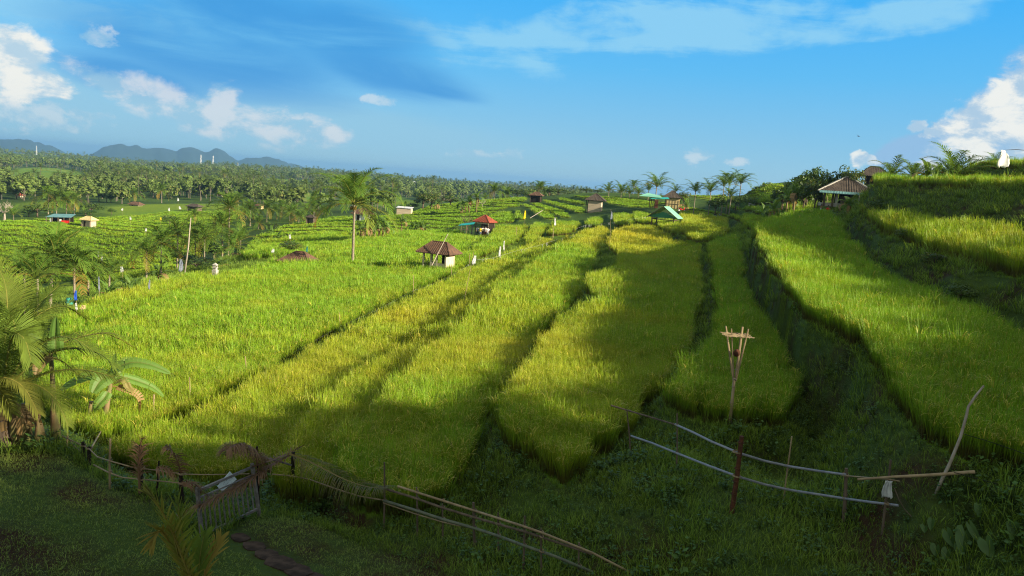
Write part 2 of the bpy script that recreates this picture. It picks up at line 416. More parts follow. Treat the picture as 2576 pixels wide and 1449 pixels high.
for st in STRIPS:
    wp = np.array([hitbase(x, y, RH) for x, y in chaikin(st)])
    A_ = np.c_[np.ones(len(wp)), wp[:, :2]]
    co = np.linalg.lstsq(A_, wp[:, 2] + RH, rcond=None)[0]
    mean = A_[:, 1:].mean(0)
    zc = co[0] + co[1] * mean[0] + co[2] * mean[1]
    f = .55                                  # treads are flatter than the slope they are cut in
    pl = (zc - f * (co[1] * mean[0] + co[2] * mean[1]), f * co[1], f * co[2])
    plots.append(dict(name='S', poly=wp[:, :2], pl=pl))
for p_ in plots:
    p_['bb'] = (p_['poly'].min(0), p_['poly'].max(0))

GROW = dict(A=-.12, B=-.12, C=-.08, D=-.05, E=-.05, G=0, F=.1)
BROAD = [k for k, p_ in enumerate(plots) if p_['name'] in 'IJK']
# furrows and ditches, in photo pixels on the smooth slope: (points, depth, half width)
TRENCH = [([(262,1086),(390,1046),(480,1012),(620,936),(780,854),(860,808),(1000,741),(1060,716),(1190,656)], .35, .4),
          ([(1868,640),(1890,740),(1950,830),(2005,910),(2035,1000),(2060,1090)], .75, .55),
          ([(1160,1180),(1195,1100),(1240,1020),(1300,930),(1360,850),(1400,800)], .45, .45),
          ([(480,1200),(620,1190),(760,1230),(900,1290),(980,1300)], .5, .8),
          ([(1100,1270),(1250,1320),(1400,1370)], .25, .9),
          ([(1880,1165),(1960,1185),(2060,1215),(2130,1235)], .35, .6)]
trench_w = []
for pts, dep, wd in TRENCH:
    trench_w.append((np.array([hitbase(*p)[:2] for p in pts]), dep, wd))

def linedist(pts, x, y):
    d = np.full(x.shape, 1e9)
    for (ax, ay), (bx, by) in zip(pts[:-1], pts[1:]):
        ex, ey = bx - ax, by - ay
        t = np.clip(((x - ax) * ex + (y - ay) * ey) / (ex * ex + ey * ey + 1e-9), 0, 1)
        d = np.minimum(d, np.hypot(x - ax - t * ex, y - ay - t * ey))
    return d

def vnoise(x, y, s, seed=0):
    """smooth value noise 0..1"""
    x = np.asarray(x) / s; y = np.asarray(y) / s
    i = np.floor(x).astype(np.int64); j = np.floor(y).astype(np.int64)
    fx = x - i; fy = y - j
    fx = fx * fx * (3 - 2 * fx); fy = fy * fy * (3 - 2 * fy)
    def hsh(a, b):
        h = (a * 374761393 + b * 668265263 + seed * 1442695041) & 0xffffffff
        h = ((h ^ (h >> 13)) * 1274126177) & 0xffffffff
        return ((h ^ (h >> 16)) & 0xffff) / 65535.0
    return (hsh(i, j) * (1 - fx) + hsh(i + 1, j) * fx) * (1 - fy) + (hsh(i, j + 1) * (1 - fx) + hsh(i + 1, j + 1) * fx) * fy

def sstep(a, b, x):
    t = np.clip((x - a) / (b - a), 0, 1)
    return t * t * (3 - 2 * t)

# zones of terraced paddies beyond the traced ones: (photo outline, rise per step)
ZONES = [([(-60,560),(60,556),(300,548),(460,530),(520,512),(640,520),(560,575),(500,650),(330,720),(150,700),(-60,760)], .3, (.05, 1/6.5)),
         ([(640,600),(700,575),(800,553),(880,545),(1000,545),(1090,520),(1200,495),(1330,500),(1300,515),(1210,545),(1180,560),(1060,600),(980,625),(860,640),(700,652),(600,662)], .42, (.05, 1/8.0)),
         ([(1720,490),(1850,470),(1960,462),(2060,500),(2000,505),(1880,520),(1780,505)], .8, (.03, 1/9.0))]
zones_w = []
for pts, st, dr in ZONES:
    zones_w.append((np.array([hitbase(*p)[:2] for p in chaikin(pts)]), st, dr))

def height(x, y, full=False):
    """ground height; with full=True also the rice cover (0..1), bank (0..1)"""
    x = np.asarray(x, float); y = np.asarray(y, float)
    shp = x.shape
    x = np.atleast_1d(x).ravel(); y = np.atleast_1d(y).ravel()
    z0 = base(x, y); z = z0.copy()
    r = np.hypot(x, y)
    rice = np.zeros(x.shape); step = np.zeros(x.shape)
    for poly, st, dr in zones_w:
        mn, mx = poly.min(0) - 3, poly.max(0) + 3
        m = np.where((x > mn[0]) & (x < mx[0]) & (y > mn[1]) & (y < mx[1]))[0]
        if len(m) == 0: continue
        sd = sdist(poly, x[m], y[m])
        inn = sstep(1.5, -1.5, sd)
        t = x[m] * dr[0] + y[m] * dr[1] + 3.2 * vnoise(x[m], y[m], 42, 5) + .5 * vnoise(x[m], y[m], 11, 9)
        fr = t - np.floor(t)
        q = z0[m] + (st * (sstep(.88, .99, fr) - fr)) + st * .4
        z[m] = z0[m] * (1 - inn) + q * inn
        rice[m] = np.maximum(rice[m], inn * (1 - sstep(.95, .975, fr)))
        step[m] = np.maximum(step[m], inn * sstep(.88, .95, fr))
    # banks: rough ground near by
    nearf = sstep(90, 50, r)
    z += nearf * ((vnoise(x, y, 1.7, 1) - .5) * .16 + (vnoise(x, y, .6, 2) - .5) * .07)
    for pts, dep, wd in trench_w:
        mn, mx = pts.min(0) - 4, pts.max(0) + 4
        m = np.where((x > mn[0]) & (x < mx[0]) & (y > mn[1]) & (y < mx[1]))[0]
        if len(m):
            d = linedist(pts, x[m], y[m])
            z[m] -= dep * np.exp(-(d / wd) ** 2)
    best = np.full(x.shape, 1e9)
    top = np.full(x.shape, -1e9)
    own = np.full(x.shape, -1)
    zp = np.zeros(x.shape)
    for k, p_ in enumerate(plots):
        mn, mx = p_['bb'][0] - 3.5, p_['bb'][1] + 3.5
        m = np.where((x > mn[0]) & (x < mx[0]) & (y > mn[1]) & (y < mx[1]))[0]
        if len(m) == 0: continue
        sd = sdist(p_['poly'], x[m], y[m]) - GROW.get(p_['name'], 0) + (vnoise(x[m], y[m], .8, 61) - .5) * .45 + (vnoise(x[m], y[m], 2.7, 62) - .5) * .55
        zz = p_['pl'][0] + p_['pl'][1] * x[m] + p_['pl'][2] * y[m]
        # inside: the highest plot wins; outside: the nearest one
        isin = sd < 0
        better = np.where(isin, (best[m] > 0) | (zz > top[m]), (best[m] > 0) & (sd < best[m]))
        mm = m[better]
        best[mm] = sd[better]; top[mm] = zz[better]; zp[mm] = zz[better] - RH; own[mm] = k
    wd = np.where(r > 100, 1.2, .55)
    wd = np.where((own >= 0) & np.isin(own, BROAD), .9, wd)
    f = sstep(wd, 0.0, best)
    far = (own >= 0) & (best < np.maximum(wd, 1.5))
    z = np.where(far, z * (1 - f) + zp * f, z)
    rice = np.where(far & (best < 0.0), 1.0, np.where(far, rice * (1 - f), rice))
    if not full:
        return z.reshape(shp)
    return z.reshape(shp), rice.reshape(shp), step.reshape(shp), np.where(best < 1.5, best, 9).reshape(shp), own.reshape(shp)

def gz(x, y):
    return float(height(np.array([x]), np.array([y]))[0])

def hit(px, py, r0=6.0, lift=0.0):
    d = ray(px, py); h = math.hypot(d[0], d[1])
    rr = np.exp(np.linspace(math.log(r0), math.log(9000), 5000))
    X, Y, Zr = d[0] / h * rr, d[1] / h * rr, d[2] / h * rr
    g = height(X, Y) + lift
    below = Zr < g
    k = int(np.argmax(below)) if below.any() else int(np.argmin(Zr - g))
    return np.array([X[k], Y[k], g[k] - lift])

# ------------------------------------------------------------ mesh helpers
def mesh_np(name, V, Fq, cols=None):
    """V (n,3), Fq (m,3|4) -> mesh"""
    me = bpy.data.meshes.new(name)
    V = np.asarray(V, np.float32); Fq = np.asarray(Fq, np.int32)
    k = Fq.shape[1]
    me.vertices.add(len(V)); me.vertices.foreach_set('co', V.ravel())
    me.loops.add(Fq.size); me.loops.foreach_set('vertex_index', Fq.ravel())
    me.polygons.add(len(Fq)); me.polygons.foreach_set('loop_start', np.arange(0, Fq.size, k, dtype=np.int32))
    me.update(calc_edges=True)
    if cols is not None:
        a = me.color_attributes.new('Col', 'FLOAT_COLOR', 'POINT')
        a.data.foreach_set('color', np.asarray(cols, np.float32).ravel())
    return me

def link(o, parent=None, label=None, cat=None, group=None, kind=None):
    C.objects.link(o)
    if parent is not None: o.parent = parent
    if label: o['label'] = label
    if cat: o['category'] = cat
    if group: o['group'] = group
    if kind: o['kind'] = kind
    return o

def newmat(name):
    m = bpy.data.materials.new(name)
    m.use_nodes = True
    m.node_tree.nodes.clear()
    out = m.node_tree.nodes.new('ShaderNodeOutputMaterial')
    return m, m.node_tree, out

def princ(nt, out, col, rough=.7, spec=.3, metal=0.0, normal=None):
    b = nn(nt, 'ShaderNodeBsdfPrincipled')
    setin(nt, b.inputs['Base Color'], col if not isinstance(col, tuple) else (*col[:3], 1))
    setin(nt, b.inputs['Roughness'], rough)
    b.inputs['Specular IOR Level'].default_value = spec
    b.inputs['Metallic'].default_value = metal
    if normal is not None: nt.links.new(normal, b.inputs['Normal'])
    nt.links.new(b.outputs[0], out.inputs['Surface'])
    return b

def bump(nt, h, strength=.4, dist=.05):
    n = nn(nt, 'ShaderNodeBump')
    n.inputs['Strength'].default_value = strength
    n.inputs['Distance'].default_value = dist
    nt.links.new(h, n.inputs['Height'])
    return n.outputs[0]

# ------------------------------------------------------------ ground sheet
def ground_material():
    m, nt, out = newmat('ground')
    at = nn(nt, 'ShaderNodeVertexColor', layer_name='Col')
    sp = nn(nt, 'ShaderNodeSeparateColor'); nt.links.new(at.outputs['Color'], sp.inputs[0])
    g = nn(nt, 'ShaderNodeNewGeometry').outputs['Position']
    n1 = noise(nt, g, .35, 5, .6); n2 = noise(nt, g, 3.0, 5, .65); n3 = noise(nt, g, .012, 4, .6)
    soil = mixc(nt, n2, (.022, .013, .007), (.06, .034, .018))
    grass = mixc(nt, n2, (.03, .055, .012), (.07, .12, .024))
    nearg = mixc(nt, mapr(nt, n1, .42, .66), grass, soil)
    rice = mixc(nt, mapr(nt, n3, .35, .65), (.12, .24, .014), (.22, .30, .018))
    rice = mixc(nt, mapr(nt, n1, .3, .7, 0, .45), rice, (.08, .14, .012))
    rice = mixc(nt, mapr(nt, n2, .3, .75, 0, .5), rice, (.05, .085, .01))
    riser = mixc(nt, n1, (.06, .09, .014), (.11, .15, .022))
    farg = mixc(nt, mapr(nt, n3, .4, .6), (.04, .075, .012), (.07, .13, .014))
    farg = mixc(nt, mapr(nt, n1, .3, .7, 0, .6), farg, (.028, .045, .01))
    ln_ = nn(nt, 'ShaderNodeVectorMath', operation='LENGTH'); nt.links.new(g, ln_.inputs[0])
    farg = mixc(nt, mapr(nt, ln_.outputs['Value'], 4500, 6000), farg, mixc(nt, noise(nt, g, .006, 6, .7), (.010, .022, .024), (.03, .05, .045)))  # far hills: dark wood tone, bluish in place of thicker haze
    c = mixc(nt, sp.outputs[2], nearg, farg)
    c = mixc(nt, sp.outputs[0], c, rice)
    c = mixc(nt, sp.outputs[1], c, riser)
    h = math_(nt, 'ADD', n2, noise(nt, g, 14, 3, .6))
    princ(nt, out, c, .95, .1, normal=bump(nt, h, .7, .12))
    return m

def build_ground():
    ang = np.concatenate([np.linspace(-62, -36, 60, endpoint=False), np.linspace(-36, 42, 860, endpoint=False), np.linspace(42, 78, 60)])
    ang = np.radians(ang)
    rs = [5.0]
    while rs[-1] < 26000:
        r = rs[-1]
        rs.append(r + max(.16, .0065 * r if r < 400 else .016 * r))
    rs = np.array(rs)
    A, Rr = np.meshgrid(ang, rs, indexing='ij')
    X, Y = Rr * np.sin(A), Rr * np.cos(A)
    z, rice, step, sd, own = height(X, Y, True)
    r = np.hypot(X, Y)
    far = sstep(70, 150, r)
    # earth curvature is ignored; hills on the skyline
    az = np.degrees(np.arctan2(X, Y))
    hill = np.zeros_like(z)
    for a0, e0, wl, wr in HILLS:
        prof = np.where(az < a0, np.exp(-((az - a0) / wl) ** 2), np.exp(-((az - a0) / wr) ** 2))
        hill = np.maximum(hill, (e0 + 180) * prof)
    rough = (vnoise(X, Y, 420, 3) - .5) * 46 + (vnoise(X, Y, 150, 4) - .5) * 36 + (vnoise(X, Y, 60, 6) - .5) * 34
    band = np.exp(-((r - 7200) / 700.0) ** 2)
    z = z + band * (hill + rough * np.clip(hill / 150, 0, 1))
    fieldm = np.zeros_like(z)
    for poly in fields_w:
        fieldm = np.maximum(fieldm, sstep(6, -6, sdist(poly, X, Y)))
    rice = np.maximum(rice, fieldm * (r > 250))
    forest = (r > 330) & (fieldm < .5)
    rice = rice * ~(forest & (r > 500))
    cols = np.zeros((z.size, 4), np.float32)
    cols[:, 0] = rice.ravel(); cols[:, 1] = step.ravel(); cols[:, 2] = far.ravel(); cols[:, 3] = 1
    n, k = z.shape
    idx = np.arange(n * k).reshape(n, k)
    Fq = np.stack([idx[:-1, :-1], idx[:-1, 1:], idx[1:, 1:], idx[1:, :-1]], -1).reshape(-1, 4)
    # fill the small hole under the camera
    me = mesh_np('ground', np.stack([X, Y, z], -1).reshape(-1, 3), Fq, cols)
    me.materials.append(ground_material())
    me.polygons.foreach_set('use_smooth', np.ones(len(me.polygons), bool))
    return link(bpy.data.objects.new('ground', me), kind='structure')

HILLS = [(-24.3, 22, 4.2, 3.4), (-22.6, 40, 2.0, 2.6), (-21.0, 34, 2.2, 2.6), (-26.5, 26, 2.5, 3), (-32, 14, 4, 3), (-18, 0, 4, 5)]
FIELDS = [[(30,425),(110,420),(210,432),(205,455),(190,470),(80,462),(20,445)],
          [(340,434),(420,434),(560,450),(600,460),(560,470),(430,452),(350,442)],
          [(630,450),(700,448),(800,462),(760,475),(690,478),(640,462)],
          [(700,487),(790,484),(850,497),(830,512),(740,505)],
          [(880,478),(1010,495),(1060,512),(980,520),(900,515),(850,500)],
          [(270,515),(560,512),(620,516),(560,540),(430,550),(260,545)],
          [(70,510),(150,505),(190,515),(120,525),(60,522)]]
fields_w = [np.array([hitbase(*p)[:2] for p in chaikin(f)]) for f in FIELDS]
ground = build_ground()
m, nt, out = newmat('sea')
g_ = nn(nt, 'ShaderNodeNewGeometry').outputs['Position']
princ(nt, out, mixc(nt, noise(nt, g_, .0006, 4, .6), (.006, .05, .13), (.012, .08, .18)), .75, .12)
sea_me = mesh_np('sea', [(-26000, 3700, -150), (26000, 3700, -150), (26000, 30000, -150), (-26000, 30000, -150)], [(0, 1, 2, 3)])
sea_me.materials.append(m)
link(bpy.data.objects.new('sea', sea_me), kind='structure')
# ------------------------------------------------------------ plants as repeated clumps
class MB:
    """collects strips, tubes and boxes into one mesh"""
    def __init__(s): s.v = []; s.f = []; s.c = []; s.mi = []
    def add(s, V, Fs, col=(1, 1, 1, 1), mi=0):
        o = len(s.v)
        s.v += [tuple(v) for v in V]
        s.c += [col] * len(V) if not isinstance(col, list) else col
        s.f += [tuple(i + o for i in f) for f in Fs]
        s.mi += [mi] * len(Fs)
        return o
    def build(s, name, mats, parent=None, smooth=False, **kw):
        me = bpy.data.meshes.new(name)
        me.from_pydata(s.v, [], s.f)
        a = me.color_attributes.new('Col', 'FLOAT_COLOR', 'POINT')
        a.data.foreach_set('color', np.array([(*c[:3], 1) for c in s.c], np.float32).ravel())
        for m in (mats if isinstance(mats, (list, tuple)) else [mats]): me.materials.append(m)
        if isinstance(mats, (list, tuple)): me.polygons.foreach_set('material_index', s.mi)
        if smooth: me.polygons.foreach_set('use_smooth', [True] * len(me.polygons))
        o = bpy.data.objects.new(name, me)
        return link(o, parent, **kw) if kw.pop('linked', True) else o
    def raw(s, name, mat):
        me = bpy.data.meshes.new(name)
        me.from_pydata(s.v, [], s.f)
        a = me.color_attributes.new('Col', 'FLOAT_COLOR', 'POINT')
        a.data.foreach_set('color', np.array([(*c[:3], 1) for c in s.c], np.float32).ravel())
        for m in (mat if isinstance(mat, (list, tuple)) else [mat]): me.materials.append(m)
        if isinstance(mat, (list, tuple)): me.polygons.foreach_set('material_index', s.mi)
        return bpy.data.objects.new(name, me)
    def blade(s, p, az_, length, lean, bend, width, rnd, t0=0., t1=1., seg=3, pan=0.0, mi=0, taper=.25):
        """arched leaf strip that starts at p and leans towards az_"""
        dx, dy = math.cos(az_), math.sin(az_)
        px, py, pz_ = p
        a = lean
        V = []; Cc = []
        q = [px, py, pz_]
        tw = random.uniform(-.5, .5)
        for i in range(seg + 1):
            t = i / seg
            wd = width * (.7 + .6 * t if t < .5 else (1 - (1 - taper) * (t - .5) * 2)) * .5
            sx, sy = -math.sin(az_ + tw), math.cos(az_ + tw)
            V += [(q[0] - sx * wd, q[1] - sy * wd, q[2]), (q[0] + sx * wd, q[1] + sy * wd, q[2])]
            cc = (t0 + (t1 - t0) * t, rnd, pan)
            Cc += [cc, cc]
            st = length / seg
            q[0] += dx * math.sin(a) * st; q[1] += dy * math.sin(a) * st; q[2] += math.cos(a) * st
            a += bend / seg
        s.add(V, [(2 * i, 2 * i + 1, 2 * i + 3, 2 * i + 2) for i in range(seg)], Cc, mi)
    def tube(s, pts, r0, r1=None, n=8, col=(1, 1, 1, 1), mi=0, cap=True):
        r1 = r0 if r1 is None else r1
        pts = [Vector(p) for p in pts]
        V = []; m = len(pts)
        up = Vector((0, 0, 1))
        rr = [r0 + (r1 - r0) * i / (m - 1) for i in range(m)] if not isinstance(r0, list) else r0
        prev = None
        for i, p in enumerate(pts):
            d = (pts[min(i + 1, m - 1)] - pts[max(i - 1, 0)]).normalized()
            if prev is None:
                a = d.cross(Vector((0, 1, 0)) if abs(d.z) > .9 else up).normalized()
            else:
                a = (prev - d * prev.dot(d)).normalized()
            prev = a
            b = d.cross(a)
            for k in range(n):
                th = 2 * math.pi * k / n
                V.append(p + (a * math.cos(th) + b * math.sin(th)) * rr[i])
        Fs = [(i * n + k, i * n + (k + 1) % n, (i + 1) * n + (k + 1) % n, (i + 1) * n + k) for i in range(m - 1) for k in range(n)]
        if cap:
            Fs += [tuple(range(n - 1, -1, -1)), tuple((m - 1) * n + k for k in range(n))]
        s.add(V, Fs, col, mi)
    def box(s, c, size, rz=0.0, col=(1, 1, 1, 1), mi=0, M=None):
        V = []
        for z in (-.5, .5):
            for (x, y) in ((-.5, -.5), (.5, -.5), (.5, .5), (-.5, .5)):
                v = Vector((x * size[0], y * size[1], z * size[2]))
                if M is not None: v = M @ v
                v = Vector((v.x * math.cos(rz) - v.y * math.sin(rz), v.x * math.sin(rz) + v.y * math.cos(rz), v.z))
                V.append(v + Vector(c))
        s.add(V, [(3, 2, 1, 0), (4, 5, 6, 7), (0, 1, 5, 4), (1, 2, 6, 5), (2, 3, 7, 6), (3, 0, 4, 7)], col, mi)
    def beam(s, a, b, wx, wy=None, col=(1, 1, 1, 1), mi=0):
        a, b = Vector(a), Vector(b)
        wy = wy or wx
        d = b - a
        M = d.to_track_quat('Z', 'Y').to_matrix()
        s.box((a + b) / 2, (wx, wy, d.length), 0, col, mi, M)
    def quad(s, a, b, c, d, col=(1, 1, 1, 1), mi=0):
        s.add([a, b, c, d], [(0, 1, 2, 3)], col, mi)

def leaf_material(name, stops, trans=.42, rough=.55, ripe=None, wn=.25, spec=.25, varscale=.5):
    """stops: colours from the foot (0) to the tip (1) of each leaf"""
    m, nt, out = newmat(name)
    vc = nn(nt, 'ShaderNodeVertexColor', layer_name='Col')
    sp = nn(nt, 'ShaderNodeSeparateColor'); nt.links.new(vc.outputs['Color'], sp.inputs[0])
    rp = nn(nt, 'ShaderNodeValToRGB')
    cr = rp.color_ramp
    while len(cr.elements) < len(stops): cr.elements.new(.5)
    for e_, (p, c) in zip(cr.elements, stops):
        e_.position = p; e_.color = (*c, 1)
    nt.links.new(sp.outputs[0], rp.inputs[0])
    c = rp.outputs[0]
    g = nn(nt, 'ShaderNodeNewGeometry').outputs['Position']
    if ripe is not None:
        at = nn(nt, 'ShaderNodeAttribute', attribute_type='INSTANCER', attribute_name='ripe')
        f = math_(nt, 'MULTIPLY', at.outputs['Fac'], mapr(nt, sp.outputs[0], .25, .9, .25, 1))
        c = mixc(nt, f, c, ripe[0])
        c = mixc(nt, sp.outputs[2], c, ripe[1])
    oi = nn(nt, 'ShaderNodeObjectInfo').outputs['Random']
    v = math_(nt, 'ADD', math_(nt, 'MULTIPLY', sp.outputs[1], .5), math_(nt, 'MULTIPLY', oi, .5))
    k = mapr(nt, v, 0, 1, 1 - wn, 1 + wn, smooth=False)
    sc_ = nn(nt, 'ShaderNodeVectorMath', operation='SCALE')
    nt.links.new(c, sc_.inputs[0]); nt.links.new(k, sc_.inputs[3])
    c = sc_.outputs[0]
    n1 = noise(nt, g, varscale, 3, .6)
    c = mixc(nt, mapr(nt, n1, .3, .7, 0, .5), c, mixc(nt, 1.0, c, (1.12, .92, .8), 'MULTIPLY'))
    b = princ(nt, out, c, rough, spec)
    t = nn(nt, 'ShaderNodeBsdfTranslucent')
    setin(nt, t.inputs[0], mixc(nt, 1.0, c, (1.25, 1.15, .55), 'MULTIPLY'))
    mx = nn(nt, 'ShaderNodeMixShader'); mx.inputs[0].default_value = trans
    nt.links.new(b.outputs[0], mx.inputs[1]); nt.links.new(t.outputs[0], mx.inputs[2])
    nt.links.new(mx.outputs[0], out.inputs[0])
    return m

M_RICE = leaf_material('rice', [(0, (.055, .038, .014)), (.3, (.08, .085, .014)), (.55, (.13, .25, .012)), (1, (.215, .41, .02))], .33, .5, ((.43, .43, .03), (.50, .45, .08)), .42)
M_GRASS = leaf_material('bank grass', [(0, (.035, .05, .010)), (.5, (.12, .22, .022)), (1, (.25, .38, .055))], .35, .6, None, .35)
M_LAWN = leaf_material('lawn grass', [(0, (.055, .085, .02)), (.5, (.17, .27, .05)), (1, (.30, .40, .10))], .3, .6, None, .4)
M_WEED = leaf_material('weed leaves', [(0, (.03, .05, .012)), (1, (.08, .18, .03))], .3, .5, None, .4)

def protos(base, fn, n):
    col = bpy.data.collections.new(base + '_kinds')
    for i in range(n):
        col.objects.link(fn(base if i == 0 else '%s.%03d' % (base, i)))
    return col

def rice_clump(nb, rad, wd, npan, seg=3, hs=1.0, bend=.6):
    def fn(name):
        m = MB()
        for i in range(nb):
            a = random.uniform(0, 6.283); r = rad * math.sqrt(random.random())
            L = random.uniform(.72, 1.08) * hs
            a2 = a + random.uniform(-.6, .6)
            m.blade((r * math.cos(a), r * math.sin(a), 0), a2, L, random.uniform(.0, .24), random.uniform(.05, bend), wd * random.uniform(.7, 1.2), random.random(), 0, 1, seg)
        for i in range(npan):
            a = random.uniform(0, 6.283); r = rad * random.random()
            m.blade((r * math.cos(a), r * math.sin(a), .62), a, .34, random.uniform(.15, .5), random.uniform(1.4, 2.6), wd * 1.1, random.random(), .7, 1, 4, pan=.85, taper=.5)
        return m.raw(name, M_RICE)
    return fn

def tuft(nb, rad, wd, h, mat, bendmax=1.4, leanmax=.6):
    def fn(name):
        m = MB()
        for i in range(nb):
            a = random.uniform(0, 6.283); r = rad * math.sqrt(random.random())
            m.blade((r * math.cos(a), r * math.sin(a), -.02), a + random.uniform(-1, 1), h * random.uniform(.5, 1.15), random.uniform(0, leanmax), random.uniform(.2, bendmax), wd * random.uniform(.7, 1.3), random.random(), 0, 1, 3)
        return m.raw(name, mat)
    return fn

def weed(name):
    m = MB()
    for i in range(16):
        a = random.uniform(0, 6.283); r = random.uniform(.0, .16); h = random.uniform(.03, .26)
        c = Vector((r * math.cos(a), r * math.sin(a), h)); L = random.uniform(.05, .10); b = a + random.uniform(-1, 1)
        d = Vector((math.cos(b), math.sin(b), random.uniform(-.5, .5))) * L
        s_ = Vector((-math.sin(b), math.cos(b), random.uniform(-.3, .3))) * L * .36
        rn = random.random()
        m.add([c, c + d * .5 - s_, c + d, c + d * .5 + s_], [(0, 1, 2, 3)], [(.3, rn, 0), (.7, rn, 0), (1, rn, 0), (.7, rn, 0)])
        m.tube([(0, 0, 0), c], .004, .002, 3, (.1, rn, 0), cap=False)
    return m.raw(name, M_WEED)

def scatter(name, P, idx, rot, scl, ripe, coll, label, kind='stuff', cat=None):
    """one object: a copy of one of the kinds in coll stands on every point"""
    me = bpy.data.meshes.new(name)
    P = np.asarray(P, np.float32)
    me.vertices.add(len(P)); me.vertices.foreach_set('co', P.ravel())
    a = me.attributes.new('idx', 'INT', 'POINT'); a.data.foreach_set('value', np.asarray(idx, np.int32))
    a = me.attributes.new('rot', 'FLOAT_VECTOR', 'POINT'); a.data.foreach_set('vector', np.asarray(rot, np.float32).ravel())
    a = me.attributes.new('scl', 'FLOAT_VECTOR', 'POINT'); a.data.foreach_set('vector', np.asarray(scl, np.float32).ravel())
    a = me.attributes.new('ripe', 'FLOAT', 'POINT'); a.data.foreach_set('value', np.asarray(ripe, np.float32))
    o = bpy.data.objects.new(name, me)
    g = bpy.data.node_groups.new(name + ' spread', 'GeometryNodeTree')
    g.interface.new_socket('Geometry', in_out='INPUT', socket_type='NodeSocketGeometry')
    g.interface.new_socket('Geometry', in_out='OUTPUT', socket_type='NodeSocketGeometry')
    gi = g.nodes.new('NodeGroupInput'); go = g.nodes.new('NodeGroupOutput')
    ip = g.nodes.new('GeometryNodeInstanceOnPoints')
    ci = g.nodes.new('GeometryNodeCollectionInfo')
    ci.inputs['Collection'].default_value = coll
    ci.inputs['Separate Children'].default_value = True
    ci.inputs['Reset Children'].default_value = True
    g.links.new(gi.outputs[0], ip.inputs['Points'])
    g.links.new(ci.outputs[0], ip.inputs['Instance'])
    ip.inputs['Pick Instance'].default_value = True
    for nm, ty, sock in (('idx', 'INT', 'Instance Index'), ('rot', 'FLOAT_VECTOR', 'Rotation'), ('scl', 'FLOAT_VECTOR', 'Scale')):
        na_ = g.nodes.new('GeometryNodeInputNamedAttribute'); na_.data_type = ty
        na_.inputs['Name'].default_value = nm
        g.links.new(na_.outputs['Attribute'], ip.inputs[sock])
    g.links.new(ip.outputs[0], go.inputs[0])
    md = o.modifiers.new('spread', 'NODES'); md.node_group = g
    return link(o, label=label, cat=cat, kind=kind)

def grid_pts(r0, r1, sp, a0=-40, a1=40, jit=.42):
    """jittered square grid of world points between two distances"""
    xs = np.arange(-r1, r1, sp); ys = np.arange(2, r1, sp)
    X, Y = np.meshgrid(xs, ys)
    X = X.ravel() + rng.uniform(-jit, jit, X.size) * sp; Y = Y.ravel() + rng.uniform(-jit, jit, Y.size) * sp
    r = np.hypot(X, Y); a = np.degrees(np.arctan2(X, Y))
    k = (r >= r0) & (r < r1) & (a > a0) & (a < a1)
    return X[k], Y[k]

def in_view(x, y, z, m=160):
    rx = x * RT[0] + y * RT[1] + z * RT[2]; ry = x * UP[0] + y * UP[1] + z * UP[2]; rz = x * FW[0] + y * FW[1] + z * FW[2]
    px = 1288 + F * rx / rz; py = 724.5 - F * ry / rz
    return (px > -m) & (px < 2576 + m) & (py > -400) & (py < 1449 + m), px, py

def ripeness(x, y, px, py):
    v = .12 + .35 * (vnoise(x, y, 6, 21) - .5) + .4 * (vnoise(x, y, 2.2, 22) - .5)
    for cx, cy, rx, ry, k in ((1480, 600, 190, 34, .55), (1600, 620, 120, 50, .3), (350, 740, 260, 50, .35), (1040, 860, 260, 130, .25), (1340, 1000, 120, 120, .25), (1420, 900, 300, 60, .15), (2500, 640, 300, 60, .15), (2200, 540, 120, 60, .1), (1780, 560, 80, 30, .25), (2300, 860, 300, 200, -.25), (1800, 900, 150, 150, -.25), (1150, 560, 150, 30, -.3), (700, 760, 300, 90, -.1)):
        v = v + k * np.exp(-((px - cx) / rx) ** 2 - ((py - cy) / ry) ** 2)
    return np.clip(v + rng.uniform(-.16, .16, v.shape), 0, 1)

rice_parts = []
OFFS = np.array([dict(A=-.04, B=.20, C=.12, D=.0, E=.12, F=.15, G=-.12, H=-.1, I=.15).get(p_['name'], -.08) for p_ in plots] + [-.05])   # some paddies are riper
def plant_rice(r0, r1, sp, idx0, nk, hscale, wscale, margin):
    X, Y = grid_pts(r0, r1, sp)
    z, rice, step, sd, own = height(X, Y, True)
    k = (rice > .5)
    # leave the furrows between paddies free
    k &= ~((own >= 0) & (sd > -margin) & (sd < 1.4))
    vis, px, py = in_view(X, Y, z)
    k &= vis
    if r1 < 90: k &= vnoise(X, Y, .55, 63) > .13
    X, Y, z, px, py, sd, own = X[k], Y[k], z[k], px[k], py[k], sd[k], own[k]
    n = len(X)
    sc_ = rng.uniform(.80, 1.12, n) * (.84 + .22 * vnoise(X, Y, 2.6, 31) + .14 * vnoise(X, Y, .7, 32)) * np.where(np.hypot(X, Y) > 36, .82 + .34 * vnoise(X, Y, 5.5, 33), 1) * np.where(rng.random(n) < .012, 1.3, 1)
    rot = np.stack([rng.uniform(-.09, .09, n), rng.uniform(-.09, .09, n), rng.uniform(0, 6.283, n)], -1)
    rice_parts.append((np.stack([X, Y, z - .03], -1), rng.integers(idx0, idx0 + nk, n), rot, np.stack([sc_ * wscale, sc_ * wscale, sc_ * hscale], -1), np.clip(ripeness(X, Y, px, py) + OFFS[own], 0, 1)))

